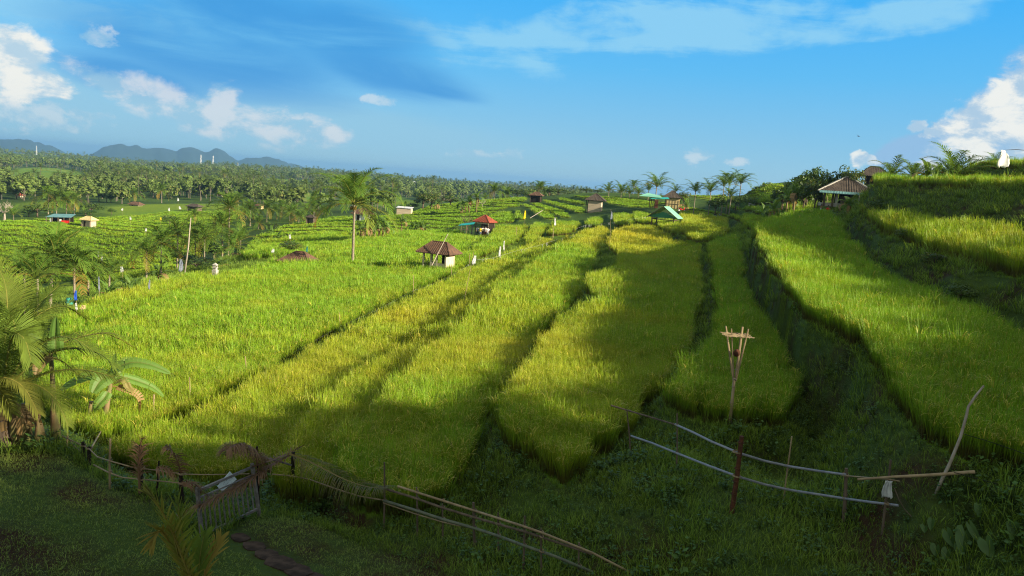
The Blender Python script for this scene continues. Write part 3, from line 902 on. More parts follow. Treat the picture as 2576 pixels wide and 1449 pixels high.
kinds = bpy.data.collections.new('rice_kinds')
_i = 0
for fn, n in ((rice_clump(34, .11, .0135, 6), 6), (rice_clump(26, .17, .022, 4, 3), 4), (rice_clump(26, .32, .045, 3, 2), 4), (rice_clump(26, .6, .09, 0, 2, .8), 3)):
    for j in range(n):
        kinds.objects.link(fn('rice_clump' if _i == 0 else 'rice_clump.%03d' % _i)); _i += 1
plant_rice(12, 40, .185, 0, 6, 1.0, 1.0, .03)
plant_rice(40, 80, .29, 6, 4, 1.0, 1.0, .06)
plant_rice(80, 150, .52, 10, 4, 1.0, 1.0, .12)
plant_rice(150, 290, 1.0, 14, 3, .62, 1.0, .2)
cat_ = [np.concatenate([p[i] for p in rice_parts]) for i in range(5)]
print('rice clumps', len(cat_[0]))
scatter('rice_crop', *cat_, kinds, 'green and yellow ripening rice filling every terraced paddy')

# ---- grass on the banks, lawn by the gate
LAWN = np.array([hitbase(*p)[:2] for p in [(-300,1150),(60,1140),(170,1150),(240,1200),(330,1255),(400,1300),(480,1345),(560,1350),(640,1300),(740,1300),(860,1345),(960,1390),(1120,1460),(1100,1700),(-400,1700)]])
PATHL = np.array([hitbase(*p)[:2] for p in [(560,1330),(620,1375),(690,1415),(770,1470),(850,1540)]])
def plant_grass(r0, r1, sp, lawn):
    X, Y = grid_pts(r0, r1, sp, -44, 44)
    z, rice, step, sd, own = height(X, Y, True)
    il = sdist(LAWN, X, Y) < 0
    vis, px, py = in_view(X, Y, z, 120)
    k = vis & (rice < .4) & (il == lawn) & (sd > -.02)
    pn = vnoise(X, Y, 1.3, 41) * .6 + vnoise(X, Y, .45, 42) * .4
    k &= pn > (.06 if lawn else .10)
    if lawn: k &= linedist(PATHL, X, Y) > .28 + .3 * vnoise(X, Y, .4, 44)
    X, Y, z, pn = X[k], Y[k], z[k], pn[k]
    return X, Y, z, pn
bk = bpy.data.collections.new('grass_kinds')
_i = 0
for fn, n in ((tuft(16, .12, .011, .26, M_GRASS), 4), (tuft(12, .10, .009, .62, M_GRASS, 2.0, .5), 2), (weed, 3), (tuft(26, .26, .022, .42, M_GRASS), 3)):
    for j in range(n):
        bk.objects.link(fn('grass_tuft' if _i == 0 else 'grass_tuft.%03d' % _i)); _i += 1
X, Y, z, pn = plant_grass(6, 34, .15, False)
n = len(X)
k_ = rng.random(n)
low = vnoise(X, Y, 3.5, 47)
idx = np.where(k_ < .045, rng.integers(4, 6, n), np.where(k_ < .18 + .25 * (low > .6), rng.integers(6, 9, n), rng.integers(0, 4, n)))
s_ = rng.uniform(.6, 1.25, n) * (.6 + .9 * pn) * (.6 + .8 * vnoise(X, Y, 1.1, 49))
X2, Y2, z2, pn2 = plant_grass(34, 125, .42, False)
n2 = len(X2); s2 = rng.uniform(.5, 1.2, n2) * (.45 + 1.3 * vnoise(X2, Y2, 1.8, 48))
P = np.concatenate([np.stack([X, Y, z], -1), np.stack([X2, Y2, z2], -1)])
N = n + n2
scatter('bank_grass', P, np.concatenate([idx, rng.integers(9, 12, n2)]), np.stack([rng.uniform(-.25, .25, N), rng.uniform(-.25, .25, N), rng.uniform(0, 6.28, N)], -1),
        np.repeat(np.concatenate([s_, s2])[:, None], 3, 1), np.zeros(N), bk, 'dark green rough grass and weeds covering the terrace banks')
lk = bpy.data.collections.new('lawn_kinds')
_i = 0
for fn, n in ((tuft(22, .13, .009, .10, M_LAWN, 1.6, .9), 4), (tuft(9, .05, .008, .34, M_LAWN, 1.8, .8), 2)):
    for j in range(n):
        lk.objects.link(fn('lawn_tuft' if _i == 0 else 'lawn_tuft.%03d' % _i)); _i += 1
X, Y, z, pn = plant_grass(6, 30, .14, True)
n = len(X)
s_ = rng.uniform(.6, 1.2, n) * (.55 + .7 * pn)
scatter('lawn_grass', np.stack([X, Y, z], -1), np.where(rng.random(n) < .03, rng.integers(4, 6, n), rng.integers(0, 4, n)), np.stack([rng.uniform(-.3, .3, n), rng.uniform(-.3, .3, n), rng.uniform(0, 6.28, n)], -1),
        np.repeat(s_[:, None], 3, 1), np.zeros(n), lk, 'short mown grass of the lawn at the left in front of the gate')
print('grass', N, n)
# ------------------------------------------------------------ materials of built things
def plain(name, a, b=None, scale=6.0, rough=.7, spec=.25, bumpk=.25, stretch=None, metal=0.0, detail=5):
    m, nt, out = newmat(name)
    if b is None: b = tuple(v * .7 for v in a)
    tcn = nn(nt, 'ShaderNodeTexCoord').outputs['Object']
    if stretch:
        mp = nn(nt, 'ShaderNodeMapping'); mp.inputs['Scale'].default_value = stretch
        nt.links.new(tcn, mp.inputs[0]); tcn = mp.outputs[0]
    n1 = noise(nt, tcn, scale, detail, .6)
    oi = nn(nt, 'ShaderNodeObjectInfo').outputs['Random']
    c = mixc(nt, mapr(nt, n1, .3, .7), a, b)
    c = mixc(nt, mapr(nt, noise(nt, tcn, scale * .3, 3, .6), .45, .75, 0, .5), c, tuple(v * .55 for v in b))
    princ(nt, out, c, rough, spec, metal, bump(nt, n1, bumpk, .02))
    return m

M_PALM = leaf_material('palm leaf', [(0, (.16, .19, .04)), (.3, (.07, .145, .02)), (1, (.13, .235, .03))], .34, .7, ((.2, .16, .03), (.30, .22, .05)), .4, .12)
M_OLDPALM = leaf_material('fading palm leaf', [(0, (.20, .17, .05)), (1, (.10, .11, .03))], .25, .6, None, .3)
M_DEADPALM = leaf_material('dead palm leaf', [(0, (.15, .09, .05)), (1, (.23, .15, .09))], .2, .7, None, .35)
M_BANANA = leaf_material('banana leaf', [(0, (.12, .16, .03)), (.3, (.09, .19, .02)), (1, (.11, .21, .028))], .4, .6, ((.2, .16, .03), (.30, .20, .08)), .3, .6)
M_TREELEAF = leaf_material('tree leaf', [(0, (.035, .065, .012)), (1, (.08, .15, .022))], .3, .5, ((.12, .14, .03), (.17, .15, .04)), .45)
M_FARLEAF = leaf_material('far tree leaf', [(0, (.05, .09, .02)), (1, (.13, .20, .04))], .25, .6, ((.14, .17, .03), (.19, .18, .06)), .45)
M_TRUNK = plain('palm trunk', (.30, .26, .20), (.17, .14, .10), 9, .85, .1, .5, (1, 1, 5))
M_FARBARK = plain('far tree bark', (.13, .12, .09), (.09, .08, .06), 3, .9, .1, .1)
M_BARK = plain('bark', (.16, .12, .09), (.08, .06, .045), 8, .9, .1, .5, (1, 1, .4))
M_PALEBARK = plain('pale bark', (.42, .37, .31), (.25, .21, .17), 8, .9, .1, .4, (1, 1, .4))
M_BSTEM = plain('banana stem', (.20, .13, .07), (.12, .13, .04), 5, .7, .2, .4, (1, 1, .3))
M_COCO = plain('coconut', (.30, .17, .03), (.16, .15, .03), 6, .5, .3)
M_TILE = plain('clay roof tile', (.155, .085, .055), (.085, .055, .042), 3, .85, .15, .5)
M_TILEGREY = plain('weathered roof tile', (.095, .075, .06), (.05, .042, .038), 3, .85, .15, .5)
M_TILERED = plain('red roof tile', (.32, .075, .04), (.19, .05, .03), 3, .8, .2, .4)
M_PLASTER = plain('plaster wall', (.62, .56, .44), (.45, .38, .28), 2.5, .9, .1, .3)
M_BOARD = plain('pale boards', (.55, .47, .36), (.36, .29, .21), 2, .85, .1, .5, (.3, .3, 7))
M_CREAM = plain('woven bamboo wall', (.62, .50, .26), (.46, .36, .18), 7, .85, .1, .4)
M_WOOD = plain('old wood', (.17, .13, .095), (.09, .07, .05), 6, .85, .15, .5, (1, 1, .2))
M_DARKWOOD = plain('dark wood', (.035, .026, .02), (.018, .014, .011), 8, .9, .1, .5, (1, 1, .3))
M_BAMBOO = plain('bamboo', (.34, .26, .15), (.22, .16, .09), 5, .55, .35, .2, (1, 1, .3))
M_GREENBAMBOO = plain('greenish bamboo', (.14, .16, .10), (.085, .10, .07), 5, .5, .4, .2)
M_PIPE = plain('grey pipe', (.26, .27, .30), (.19, .20, .23), 12, .45, .4, .08)
M_RUST = plain('rusty iron', (.12, .045, .022), (.05, .024, .014), 14, .85, .2, .6)
M_GATE = plain('grey weathered timber', (.25, .24, .235), (.14, .13, .125), 9, .8, .2, .4)
M_TEAL = plain('teal sheet roof', (.02, .42, .36), (.02, .34, .31), 1.5, .5, .4, .1)
M_GREENSHEET = plain('pale green sheet roof', (.22, .50, .34), (.16, .42, .28), 1.2, .5, .4, .1)
M_DGREENSHEET = plain('dark green sheet', (.02, .20, .10), (.02, .16, .085), 1.2, .5, .4, .1)
M_BLUEGREY = plain('blue-green eave sheet', (.13, .27, .27), (.09, .20, .21), 1.5, .5, .4, .1)
M_WHITEP = plain('white plastic', (.66, .68, .68), (.48, .51, .53), 5, .45, .4, .2)
M_WHITEC = plain('white cloth', (.82, .82, .80), (.7, .7, .7), 4, .8, .1, .2)
M_BLUE = plain('blue plastic', (.02, .10, .62), (.02, .08, .5), 4, .5, .3)
M_YELLOW = plain('yellow cloth', (.75, .62, .02), (.65, .5, .02), 4, .8, .1)
M_TEALB = plain('teal plastic', (.05, .30, .25), (.04, .24, .2), 4, .6, .3)
M_ORANGE = plain('orange plastic', (.75, .20, .02), (.6, .15, .02), 4, .6, .3)
M_RED = plain('red cloth', (.62, .03, .02), (.5, .02, .02), 4, .8, .1)
M_SKIN = plain('skin', (.22, .12, .07), (.18, .10, .06), 9, .6, .3, .05)
M_DARKC = plain('dark cloth', (.03, .03, .045), (.02, .02, .03), 9, .9, .1)
M_GREYC = plain('grey blue cloth', (.22, .26, .34), (.16, .19, .25), 9, .9, .1)
M_BLACK = plain('black rubber', (.015, .015, .015), (.01, .01, .01), 9, .7, .3)
M_STONE = plain('pale stone', (.48, .46, .42), (.30, .28, .25), 6, .9, .1, .5)
M_SLAB = plain('path stone', (.085, .06, .045), (.035, .026, .02), 5, .95, .1, .6)
M_STEEL = plain('mast steel', (.62, .64, .66), (.5, .5, .52), 9, .5, .4, .05)
M_SIGN = plain('white board', (.66, .76, .80), (.60, .70, .74), 3, .6, .3, .05)
M_INK = plain('faded ink', (.25, .30, .36), (.2, .25, .3), 9, .8, .1, .05)
M_STRING = plain('string', (.45, .46, .45), (.35, .36, .35), 9, .8, .1, .05)
M_TARO = leaf_material('taro leaf', [(0, (.05, .10, .03)), (1, (.075, .15, .045))], .25, .4, None, .2)

def empty(name, loc, rz=0, label=None, cat=None, group=None):
    o = bpy.data.objects.new(name, None)
    o.location = loc; o.rotation_euler = (0, 0, rz)
    o.empty_display_size = .3
    return link(o, None, label, cat, group)

def at(px, py, ref):
    """point on the line of sight of a photo pixel at the same ground distance as ref"""
    return pd(px, py, math.hypot(ref[0], ref[1]))

def proj(p):
    rx = np.dot(p, RT); ry = np.dot(p, UP); rz = np.dot(p, FW)
    return 1288 + F * rx / rz, 724.5 - F * ry / rz

# ------------------------------------------------------------ palms
def frond(m, pts, nleaf, ll, wd, yel=0.0, seg=3, both=(1, 1), hang=1.0, fwd=.9, rr=.022, jitter=.12, start=.10, mi=0, mir=None):
    """feather leaf along a polyline; leaflets hang off both sides"""
    P = [Vector(p) for p in pts]
    # resample with a smooth curve
    def at_(t):
        t = min(max(t, 0), .9999) * (len(P) - 1); i = int(t); f = t - i
        p0, p1, p2, p3 = P[max(i - 1, 0)], P[i], P[i + 1], P[min(i + 2, len(P) - 1)]
        return .5 * ((2 * p1) + (p2 - p0) * f + (2 * p0 - 5 * p1 + 4 * p2 - p3) * f * f + (3 * p1 - p0 - 3 * p2 + p3) * f ** 3)
    n = 10
    sp = [at_(i / n) for i in range(n + 1)]
    m.tube(sp, [rr * (1 - .85 * i / n) + .003 for i in range(n + 1)], n=4 if rr > .03 else 3, col=(.0, .8, max(.08, yel)), mi=mi if mir is None else mir, cap=False)
    rnd = random.random()
    for i in range(nleaf):
        t = start + (1 - start) * (i + random.random() * .6) / nleaf
        c = at_(t); tg = (at_(min(t + .02, 1)) - at_(max(t - .02, 0))).normalized()
        side = tg.cross(Vector((0, 0, 1)))
        if side.length < .1: side = Vector((1, 0, 0))
        side.normalize()
        upv = side.cross(tg).normalized()
        L = ll * (math.sin(math.pi * (.12 + .80 * t)) ** .7) * random.uniform(.85, 1.1)
        for sd_, on in ((-1, both[0]), (1, both[1])):
            if not on: continue
            d = (side * sd_ * 1.0 + tg * (fwd + t * .5) + upv * .25).normalized()
            d = (d + Vector([random.uniform(-jitter, jitter) for _ in range(3)])).normalized()
            q = c.copy(); V = []; Cc = []
            wv = d.cross(upv).normalized() if abs(d.dot(upv)) < .95 else tg
            for k in range(seg + 1):
                u = k / seg
                w_ = wd * (.6 + .8 * u if u < .4 else (1 - (u - .4) / .6 * .85)) * .5
                V += [q - wv * w_, q + wv * w_]
                Cc += [(.3 + .7 * u, rnd * .6 + random.random() * .4, yel)] * 2
                q = q + d * (L / seg)
                d = (d + Vector((0, 0, -hang / seg * .9))).normalized()
            m.add(V, [(2 * k, 2 * k + 1, 2 * k + 3, 2 * k + 2) for k in range(seg)], Cc, mi)

def crown_mesh(m, nf, L, ll, nleaf, wd, young=False, seg=2, rr=.02, seed=0, spread=104):
    random.seed(seed)
    for i in range(nf):
        a = i * 2.39996 + random.uniform(-.3, .3)
        u = (i + .5) / nf                        # 0 upright inner leaves, 1 old hanging leaves
        e = math.radians((88 if not young else 86) - (spread if not young else 66) * u ** .85)
        droop = (.9 + .5 * random.random()) * (1.25 if not young else 1.15)
        q = Vector((0, 0, 0)); pts = [q.copy()]
        Lf = L * random.uniform(.85, 1.1) * (1 - .25 * (u < .12))
        for k in range(6):
            q = q + Vector((math.cos(a) * math.cos(e), math.sin(a) * math.cos(e), math.sin(e))) * Lf / 6
            pts.append(q.copy())
            e -= droop / 6 * (1.6 if k > 2 else .8)
            e = max(e, -1.45)
        yel = 0.0 if u < .84 else random.choice([0, .2, .55, .9])
        frond(m, pts, nleaf, ll, wd, yel, seg, rr=rr, hang=.9)

def trunk_mesh(name, h, r0, r1, bend, mat, seed=0):
    random.seed(seed)
    m = MB(); n = 14
    pts = [(bend * (i / n) ** 2, 0, h * i / n) for i in range(n + 1)]
    rr = [r0 + (r1 - r0) * (i / n) ** .6 + (.35 * r0 if i == 0 else 0) + (.06 * r0 if i % 2 else 0) for i in range(n + 1)]
    m.tube(pts, rr, n=10, col=(.5, .5, 0))
    me = m.raw(name, mat).data
    me.polygons.foreach_set('use_smooth', [True] * len(me.polygons))
    return me

crown_kinds = []
for k in range(5):
    m = MB(); crown_mesh(m, 24, 4.0, .95, 17, .11, False, 2, .035, 50 + k); crown_kinds.append(m.raw('crown', M_PALM).data)
young_kinds = []
for k in range(3):
    m = MB(); crown_mesh(m, 15, 3.9, .85, 22, .085, True, 2, .035, 80 + k); young_kinds.append(m.raw('crown', M_PALM).data)
trunk_kinds = [trunk_mesh('trunk', 1.0, .16, .11, b, M_TRUNK, 3) for b in (.02, .05, -.04)]

def palm(px, py, d, rad, label, kind=None, young=False, group=None, base=None):
    top = pd(px, py, d)
    bx, by = top[0], top[1]
    if base is not None:
        b = pd(base[0], base[1], d); bx, by = b[0], b[1]
    g = gz(bx, by)
    h = max(.35, top[2] - g)
    e = empty('coconut_palm', (bx, by, g - .05), random.uniform(0, 6.28) if base is None else 0, label, 'palm tree', group)
    s = rad / 3.0
    tr = link(bpy.data.objects.new('trunk', trunk_kinds[0] if base is not None else random.choice(trunk_kinds)), e)
    tw = max(.7, s * .72)
    tr.scale = (tw, tw, h)
    # a mild lean towards the crown
    cr = link(bpy.data.objects.new('crown', random.choice(young_kinds if young else crown_kinds) if kind is None else kind), e)
    if base is not None:
        dx = top[0] - bx; dy = top[1] - by
        tr.matrix_local = Matrix(((tw, 0, dx, 0), (0, tw, dy, 0), (0, 0, h, 0), (0, 0, 0, 1)))
        cr.location = (dx, dy, h)
    else:
        bend = tr.data.vertices[-1].co.x * tw
        cr.location = (bend, 0, h)
    cr.scale = (s, s, s); cr.rotation_euler = (random.uniform(-.08, .08), random.uniform(-.08, .08), random.uniform(0, 6.28))
    return e

# ------------------------------------------------------------ banana plants
def paddle(m, pts, width, yel=0.0, seg=14, torn=.3, fold=.35, mi=0, roll=0.0):
    P = [Vector(p) for p in pts]
    def at_(t):
        t = min(max(t, 0), .9999) * (len(P) - 1); i = int(t); f = t - i
        p0, p1, p2, p3 = P[max(i - 1, 0)], P[i], P[i + 1], P[min(i + 2, len(P) - 1)]
        return .5 * ((2 * p1) + (p2 - p0) * f + (2 * p0 - 5 * p1 + 4 * p2 - p3) * f * f + (3 * p1 - p0 - 3 * p2 + p3) * f ** 3)
    n = 8
    L = sum((P[i + 1] - P[i]).length for i in range(len(P) - 1))
    m.tube([at_(i / n) for i in range(n + 1)], [.012 * (1 - .8 * i / n) * (1 + L * .5) for i in range(n + 1)], n=4, col=(0, .9, yel), mi=mi, cap=False)
    rnd = random.random()
    for i in range(seg):
        t0, t1 = .16 + .84 * i / seg, .16 + .84 * (i + 1) / seg
        gap = (t1 - t0) * (.25 if random.random() < torn else 0.0)
        a, b = at_(t0), at_(t1 - gap)
        tg = (b - a).normalized()
        side = tg.cross(Vector((0, 0, 1)))
        if side.length < .15: side = tg.cross(Vector((0, -1, 0)))
        side.normalize(); upv = side.cross(tg).normalized()
        if roll:
            sg_ = 1 if side.y > 0 else -1; n_ = side * math.cos(roll) + upv * sg_ * math.sin(roll); upv = upv * math.cos(roll) - side * sg_ * math.sin(roll); side = n_
        w0 = width * .5 * math.sin(math.pi * min(1, .08 + .92 * t0)) ** .55
        w1 = width * .5 * math.sin(math.pi * min(1, .08 + .92 * t1)) ** .55
        for s_ in (-1, 1):
            dr = fold * random.uniform(.5, 1.2)
            e0 = a + side * s_ * w0 + upv * w0 * .25 - Vector((0, 0, w0 * dr)); e1 = b + side * s_ * w1 + upv * w1 * .25 - Vector((0, 0, w1 * dr))
            m0 = (a + e0) / 2 + upv * w0 * .12; m1 = (b + e1) / 2 + upv * w1 * .12
            c = rnd * .6 + random.random() * .25
            m.add([a, b, m1, e1, e0, m0], [(0, 1, 2, 5), (5, 2, 3, 4)], [(.1, c, yel), (.1, c, yel), (.5, c, yel), (1, c, yel), (1, c, yel), (.5, c, yel)], mi)

def banana_leaves_mesh(seed, n=8, L=1.9, wd=.52):
    random.seed(seed); m = MB()
    for i in range(n):
        a = i * 2.4 + random.uniform(-.4, .4); u = i / max(1, n - 1)
        e = math.radians(86 - 62 * u + random.uniform(-8, 8))
        q = Vector((0, 0, 0)); pts = [q.copy()]; Lf = L * random.uniform(.75, 1.1)
        for k in range(5):
            q = q + Vector((math.cos(a) * math.cos(e), math.sin(a) * math.cos(e), math.sin(e))) * Lf / 5
            pts.append(q.copy()); e -= (.18 + .25 * u) * (1 + .3 * k)
        paddle(m, pts, wd * random.uniform(.8, 1.1), 0 if u < .85 else random.choice([0, .5, 1]), 12)
    for i in range(3):          # dead leaves hanging by the stem
        a = random.uniform(0, 6.28); q = Vector((0, 0, -.05))
        pts = [q, q + Vector((math.cos(a) * .35, math.sin(a) * .35, .02)), q + Vector((math.cos(a) * .45, math.sin(a) * .45, -.5)), q + Vector((math.cos(a) * .35, math.sin(a) * .35, -1.1))]
        paddle(m, pts, .22, 1.0, 8, .6)
    return m.raw('leaves', M_BANANA).data
banana_kinds = [banana_leaves_mesh(s) for s in (1, 2, 3, 4)]
_m = MB(); _m.tube([(0, 0, 0), (.01, 0, .5), (0, 0, 1)], [.13, .105, .06], n=9, col=(.5, .5, 0)); bstem = _m.raw('stem', M_BSTEM).data
bstem.polygons.foreach_set('use_smooth', [True] * len(bstem.polygons))
def banana(px, py, d, h, s, label, group=None):
    b = pd(px, py, d); g = gz(b[0], b[1])
    e = empty('banana_plant', (b[0], b[1], g - .05), random.uniform(0, 6.28), label, 'banana plant', group)
    st = link(bpy.data.objects.new('stem', bstem), e); st.scale = (s, s, h)
    lv = link(bpy.data.objects.new('leaves', random.choice(banana_kinds)), e); lv.location = (0, 0, h * .97); lv.scale = (s, s, s)
    return e

# ------------------------------------------------------------ broadleaf trees
def tree_meshes(seed, h=6.0, r=2.4, nl=900, ls=.22, lumps=9, mat=None, flat=.8, trunkh=.4, yel=.0):
    """trunk with limbs and a crown of separate leaf clumps, base at the origin, unit height 1 = h metres"""
    random.seed(seed)
    t = MB(); c = MB()
    th = h * trunkh
    t.tube([(0, 0, 0), (random.uniform(-.1, .1), 0, th * .5), (0, random.uniform(-.1, .1), th)], [r * .075, r * .055, r * .045], n=8, col=(.5, .5, 0))
    cen = []
    for i in range(lumps):
        a = i * 2.4 + random.uniform(-.5, .5); u = random.uniform(.15, 1)
        rr = r * .68 * math.sqrt(u) ; z = th + (h - th) * random.uniform(.12, .86) * (1 - .25 * u)
        p = Vector((math.cos(a) * rr, math.sin(a) * rr, z)); cen.append((p, r * random.uniform(.28, .5)))
        mid = Vector((p.x * .45, p.y * .45, th + (z - th) * .55))
        t.tube([(0, 0, th * .85), mid, p], [r * .035, r * .022, r * .01], n=5, col=(.5, .5, 0), cap=False)
    for i in range(nl):
        p, lr = random.choice(cen)
        d = Vector((random.gauss(0, 1), random.gauss(0, 1), random.gauss(0, 1))).normalized()
        q = p + Vector((d.x, d.y, d.z * flat)) * lr * random.uniform(.45, 1.12) ** .6
        n = (d + Vector((random.uniform(-.8, .8), random.uniform(-.8, .8), random.uniform(-.3, 1)))).normalized()
        a = n.cross(Vector((random.random(), random.random(), random.random()))).normalized(); b = n.cross(a)
        s = ls * random.uniform(.6, 1.3)
        rn = random.random()
        y_ = yel if random.random() < .3 else 0
        c.add([q - a * s, q - b * s * .5, q + a * s, q + b * s * .5], [(0, 1, 2, 3)], (min(1, .3 + .7 * random.random()), rn, y_))
    mt = mat or M_TREELEAF
    tm = t.raw('trunk', M_BARK).data
    tm.polygons.foreach_set('use_smooth', [True] * len(tm.polygons))
    return tm, c.raw('crown', mt).data
tree_kinds = [tree_meshes(s, yel=y) for s, y in ((21, 0), (22, .3), (23, .6), (24, .1))]

def tree(px, py_top, d, h, w, label, name='broadleaf_tree', cat='tree', group=None, k=None, yaw=None):
    top = pd(px, py_top, d); g = gz(top[0], top[1])
    if h is None: h = max(1.0, top[2] - g)
    e = empty(name, (top[0], top[1], g - .1), random.uniform(0, 6.28), label, cat, group)
    tm, cm = tree_kinds[k if k is not None else random.randrange(4)]
    for nm, me in (('trunk', tm), ('crown', cm)):
        o = link(bpy.data.objects.new(nm, me), e); o.scale = (w / 4.8, w / 4.8, h / 6.0)
    return e

def bare_tree(px, py_top, d, w, label, mat, seed, name='bare_tree', twig=True):
    random.seed(seed)
    top = pd(px, py_top, d); g = gz(top[0], top[1]); h = max(1.5, top[2] - g)
    e = empty(name, (top[0], top[1], g), 0, label, 'tree')
    t = MB(); b = MB()
    t.tube([(0, 0, 0), (.02 * h, 0, h * .2), (0, 0, h * .38)], [w * .035, w * .025, w * .02], n=8, col=(.5, .5, 0))
    def grow(p, d_, L, r, depth):
        q = p + d_ * L * .5 + Vector((random.uniform(-.1, .1), random.uniform(-.1, .1), .05)) * L; s = q + d_ * L * .5
        b.tube([p, q, s], [r, r * .8, r * .55], n=5, col=(.5, .5, 0), cap=False)
        if depth == 0: return
        for i in range(3 if depth > 1 else 4):
            dd = (d_ + Vector((random.uniform(-1, 1), random.uniform(-1, 1), random.uniform(-.2, .8)))).normalized()
            grow(s if random.random() < .6 else q, dd, L * random.uniform(.55, .8), r * .55, depth - 1)
    for i in range(5):
        a = i * 1.257 + random.uniform(-.3, .3)
        grow(Vector((0, 0, h * random.uniform(.28, .38))), Vector((math.cos(a) * w / h, math.sin(a) * w / h, .9)).normalized(), h * .28, w * .015, 3)
    t.build('trunk', mat, e); b.build('branches', mat, e)
    return e
# ------------------------------------------------------------ palms, one call each
_m = MB(); crown_mesh(_m, 25, 4.2, .95, 44, .055, False, 3, .04, 901, 90)
main_crown = _m.raw('crown', M_PALM).data
random.seed(5)
pm = palm(889, 512, 88, 4.4, 'tall coconut palm with pale bare trunk standing alone in the middle of the rice', main_crown, base=(887, 664))
_m = MB()
for k in range(11):
    a = k * 2.4; _m.tube([(math.cos(a) * .25, math.sin(a) * .25, -.18 - .03 * k), (math.cos(a) * .30, math.sin(a) * .30, -.30 - .03 * k), (math.cos(a) * .27, math.sin(a) * .27, -.43 - .03 * k)], [.05, .115, .05], n=8, col=(.5, .5, 0))
cc = _m.build('coconuts', M_COCO, pm); cc.location = [c for c in pm.children if c.name.startswith('crown')][0].location

G1 = 'coconut palms of the grove below the left field'
_m = MB(); crown_mesh(_m, 24, 4.0, .95, 34, .06, False, 3, .04, 902)
big_left = _m.raw('crown', M_PALM).data
palm(139, 645, 78, 3.9, 'bushy coconut palm with wide crown, tallest at the far left of the lower grove', big_left, group=G1, base=(125, 728))
for a in [
 (60, 690, 74, 2.6, 'low dark palm left of the bushy wide-crowned palm', True),
 (95, 700, 70, 2.8, 'drooping low palm just under the bushy wide-crowned palm', True),
 (187, 672, 76, 3.0, 'shaggy low palm just right of the bushy wide-crowned palm', False),
 (222, 690, 80, 2.4, 'small low palm above the blue plastic on the rice edge', True),
 (275, 690, 88, 2.4, 'small open palm behind the white flag on a stick', True),
 (369, 632, 98, 2.6, 'slim palm with orange old fronds beside the banana plants', False),
 (406, 612, 108, 3.4, 'bushy palm with upright fronds right of the slim orange-fronded palm', False),
 (447, 590, 125, 3.6, 'dense palm behind the long leaning bare trunk', False),
 (492, 590, 132, 3.1, 'palm left of the tall twin palms, half hidden in their grove', False),
 (515, 600, 122, 2.7, 'lower palm among the shaded undergrowth of the grove', False),
 (586, 620, 112, 2.7, 'palm right of the tall pale trunk, fronds over the field edge', False),
 (605, 604, 124, 2.8, 'outermost low palm at the right end of the lower grove', True),
]:
    palm(a[0], a[1], a[2], a[3], a[4], young=a[5], group=G1)
palm(557, 566, 128, 3.4, 'tall palm with long pale trunk rising from the right of the grove', group=G1, base=(559, 662))
palm(577, 522, 140, 3.7, 'topmost palm of the lower grove with a thick dark crown', group=G1, base=(574, 655))
G2 = 'coconut palms in the valley beyond the lower grove'
for a in [
 (34, 541, 225, 2.8, 'young yellow-green palm by the valley fields near the bare white tree', True),
 (121, 490, 265, 4.2, 'palm with ragged crown left of the teal-roofed shed', False),
 (142, 500, 250, 3.8, 'palm standing behind the teal-roofed shed', False),
 (167, 502, 250, 3.8, 'palm over the right end of the teal-roofed shed', False),
 (187, 505, 262, 3.6, 'palm right of the teal-roofed shed beside the bare brown tree', False),
 (340, 487, 370, 3.8, 'palm left of the long brown-roofed valley house', False),
 (407, 480, 385, 4.6, 'tall palm behind the far edge of the valley fields', False),
 (490, 540, 200, 2.2, 'slender small-crowned palm above the lower grove', False),
 (630, 527, 205, 3.2, 'palm left of the orange-walled house', False),
 (650, 560, 190, 2.6, 'palm below the orange-walled house', False),
 (672, 524, 215, 3.1, 'palm right beside the orange-walled house', False),
 (696, 530, 225, 2.9, 'palm second to the right of the orange-walled house', False),
 (709, 521, 235, 2.8, 'palm with pale thin trunk left of the paired palms', False),
 (729, 534, 215, 3.0, 'left one of the paired palms over the small thatched hut', False),
 (741, 528, 220, 2.8, 'right one of the paired palms over the small thatched hut', False),
 (769, 526, 240, 2.8, 'palm straight above the small thatched hut', False),
 (790, 522, 245, 3.4, 'broad palm right of the small thatched hut', False),
 (752, 545, 200, 2.6, 'low palm left of the small thatched hut', False),
 (812, 530, 240, 2.6, 'palm left of the lone tall palm, behind its trunk side', False),
 (600, 500, 300, 3.6, 'distant palm behind the topmost palm of the grove', False),
 (620, 540, 230, 3.0, 'palm between the grove and the orange-walled house', False),
 (985, 488, 320, 4.2, 'slender palm with thin trunk right of the lone tall palm', False),
 (965, 497, 335, 3.8, 'shorter palm beside the slender thin-trunked one', False),
 (1245, 480, 250, 3.6, 'dark palm on a thin trunk above the red-roofed hut', False),
 (1275, 489, 262, 3.6, 'pale bushy palm right of the dark thin-trunked one', False),
 (1220, 500, 245, 2.2, 'short palm left of the dark thin-trunked one', True),
 (1359, 474, 275, 4.0, 'palm rising behind the small brown hut on the terraces', False),
]:
    palm(a[0], a[1], a[2], a[3], a[4], young=a[5], group=G2)
G3 = 'palms along the skyline ridge'
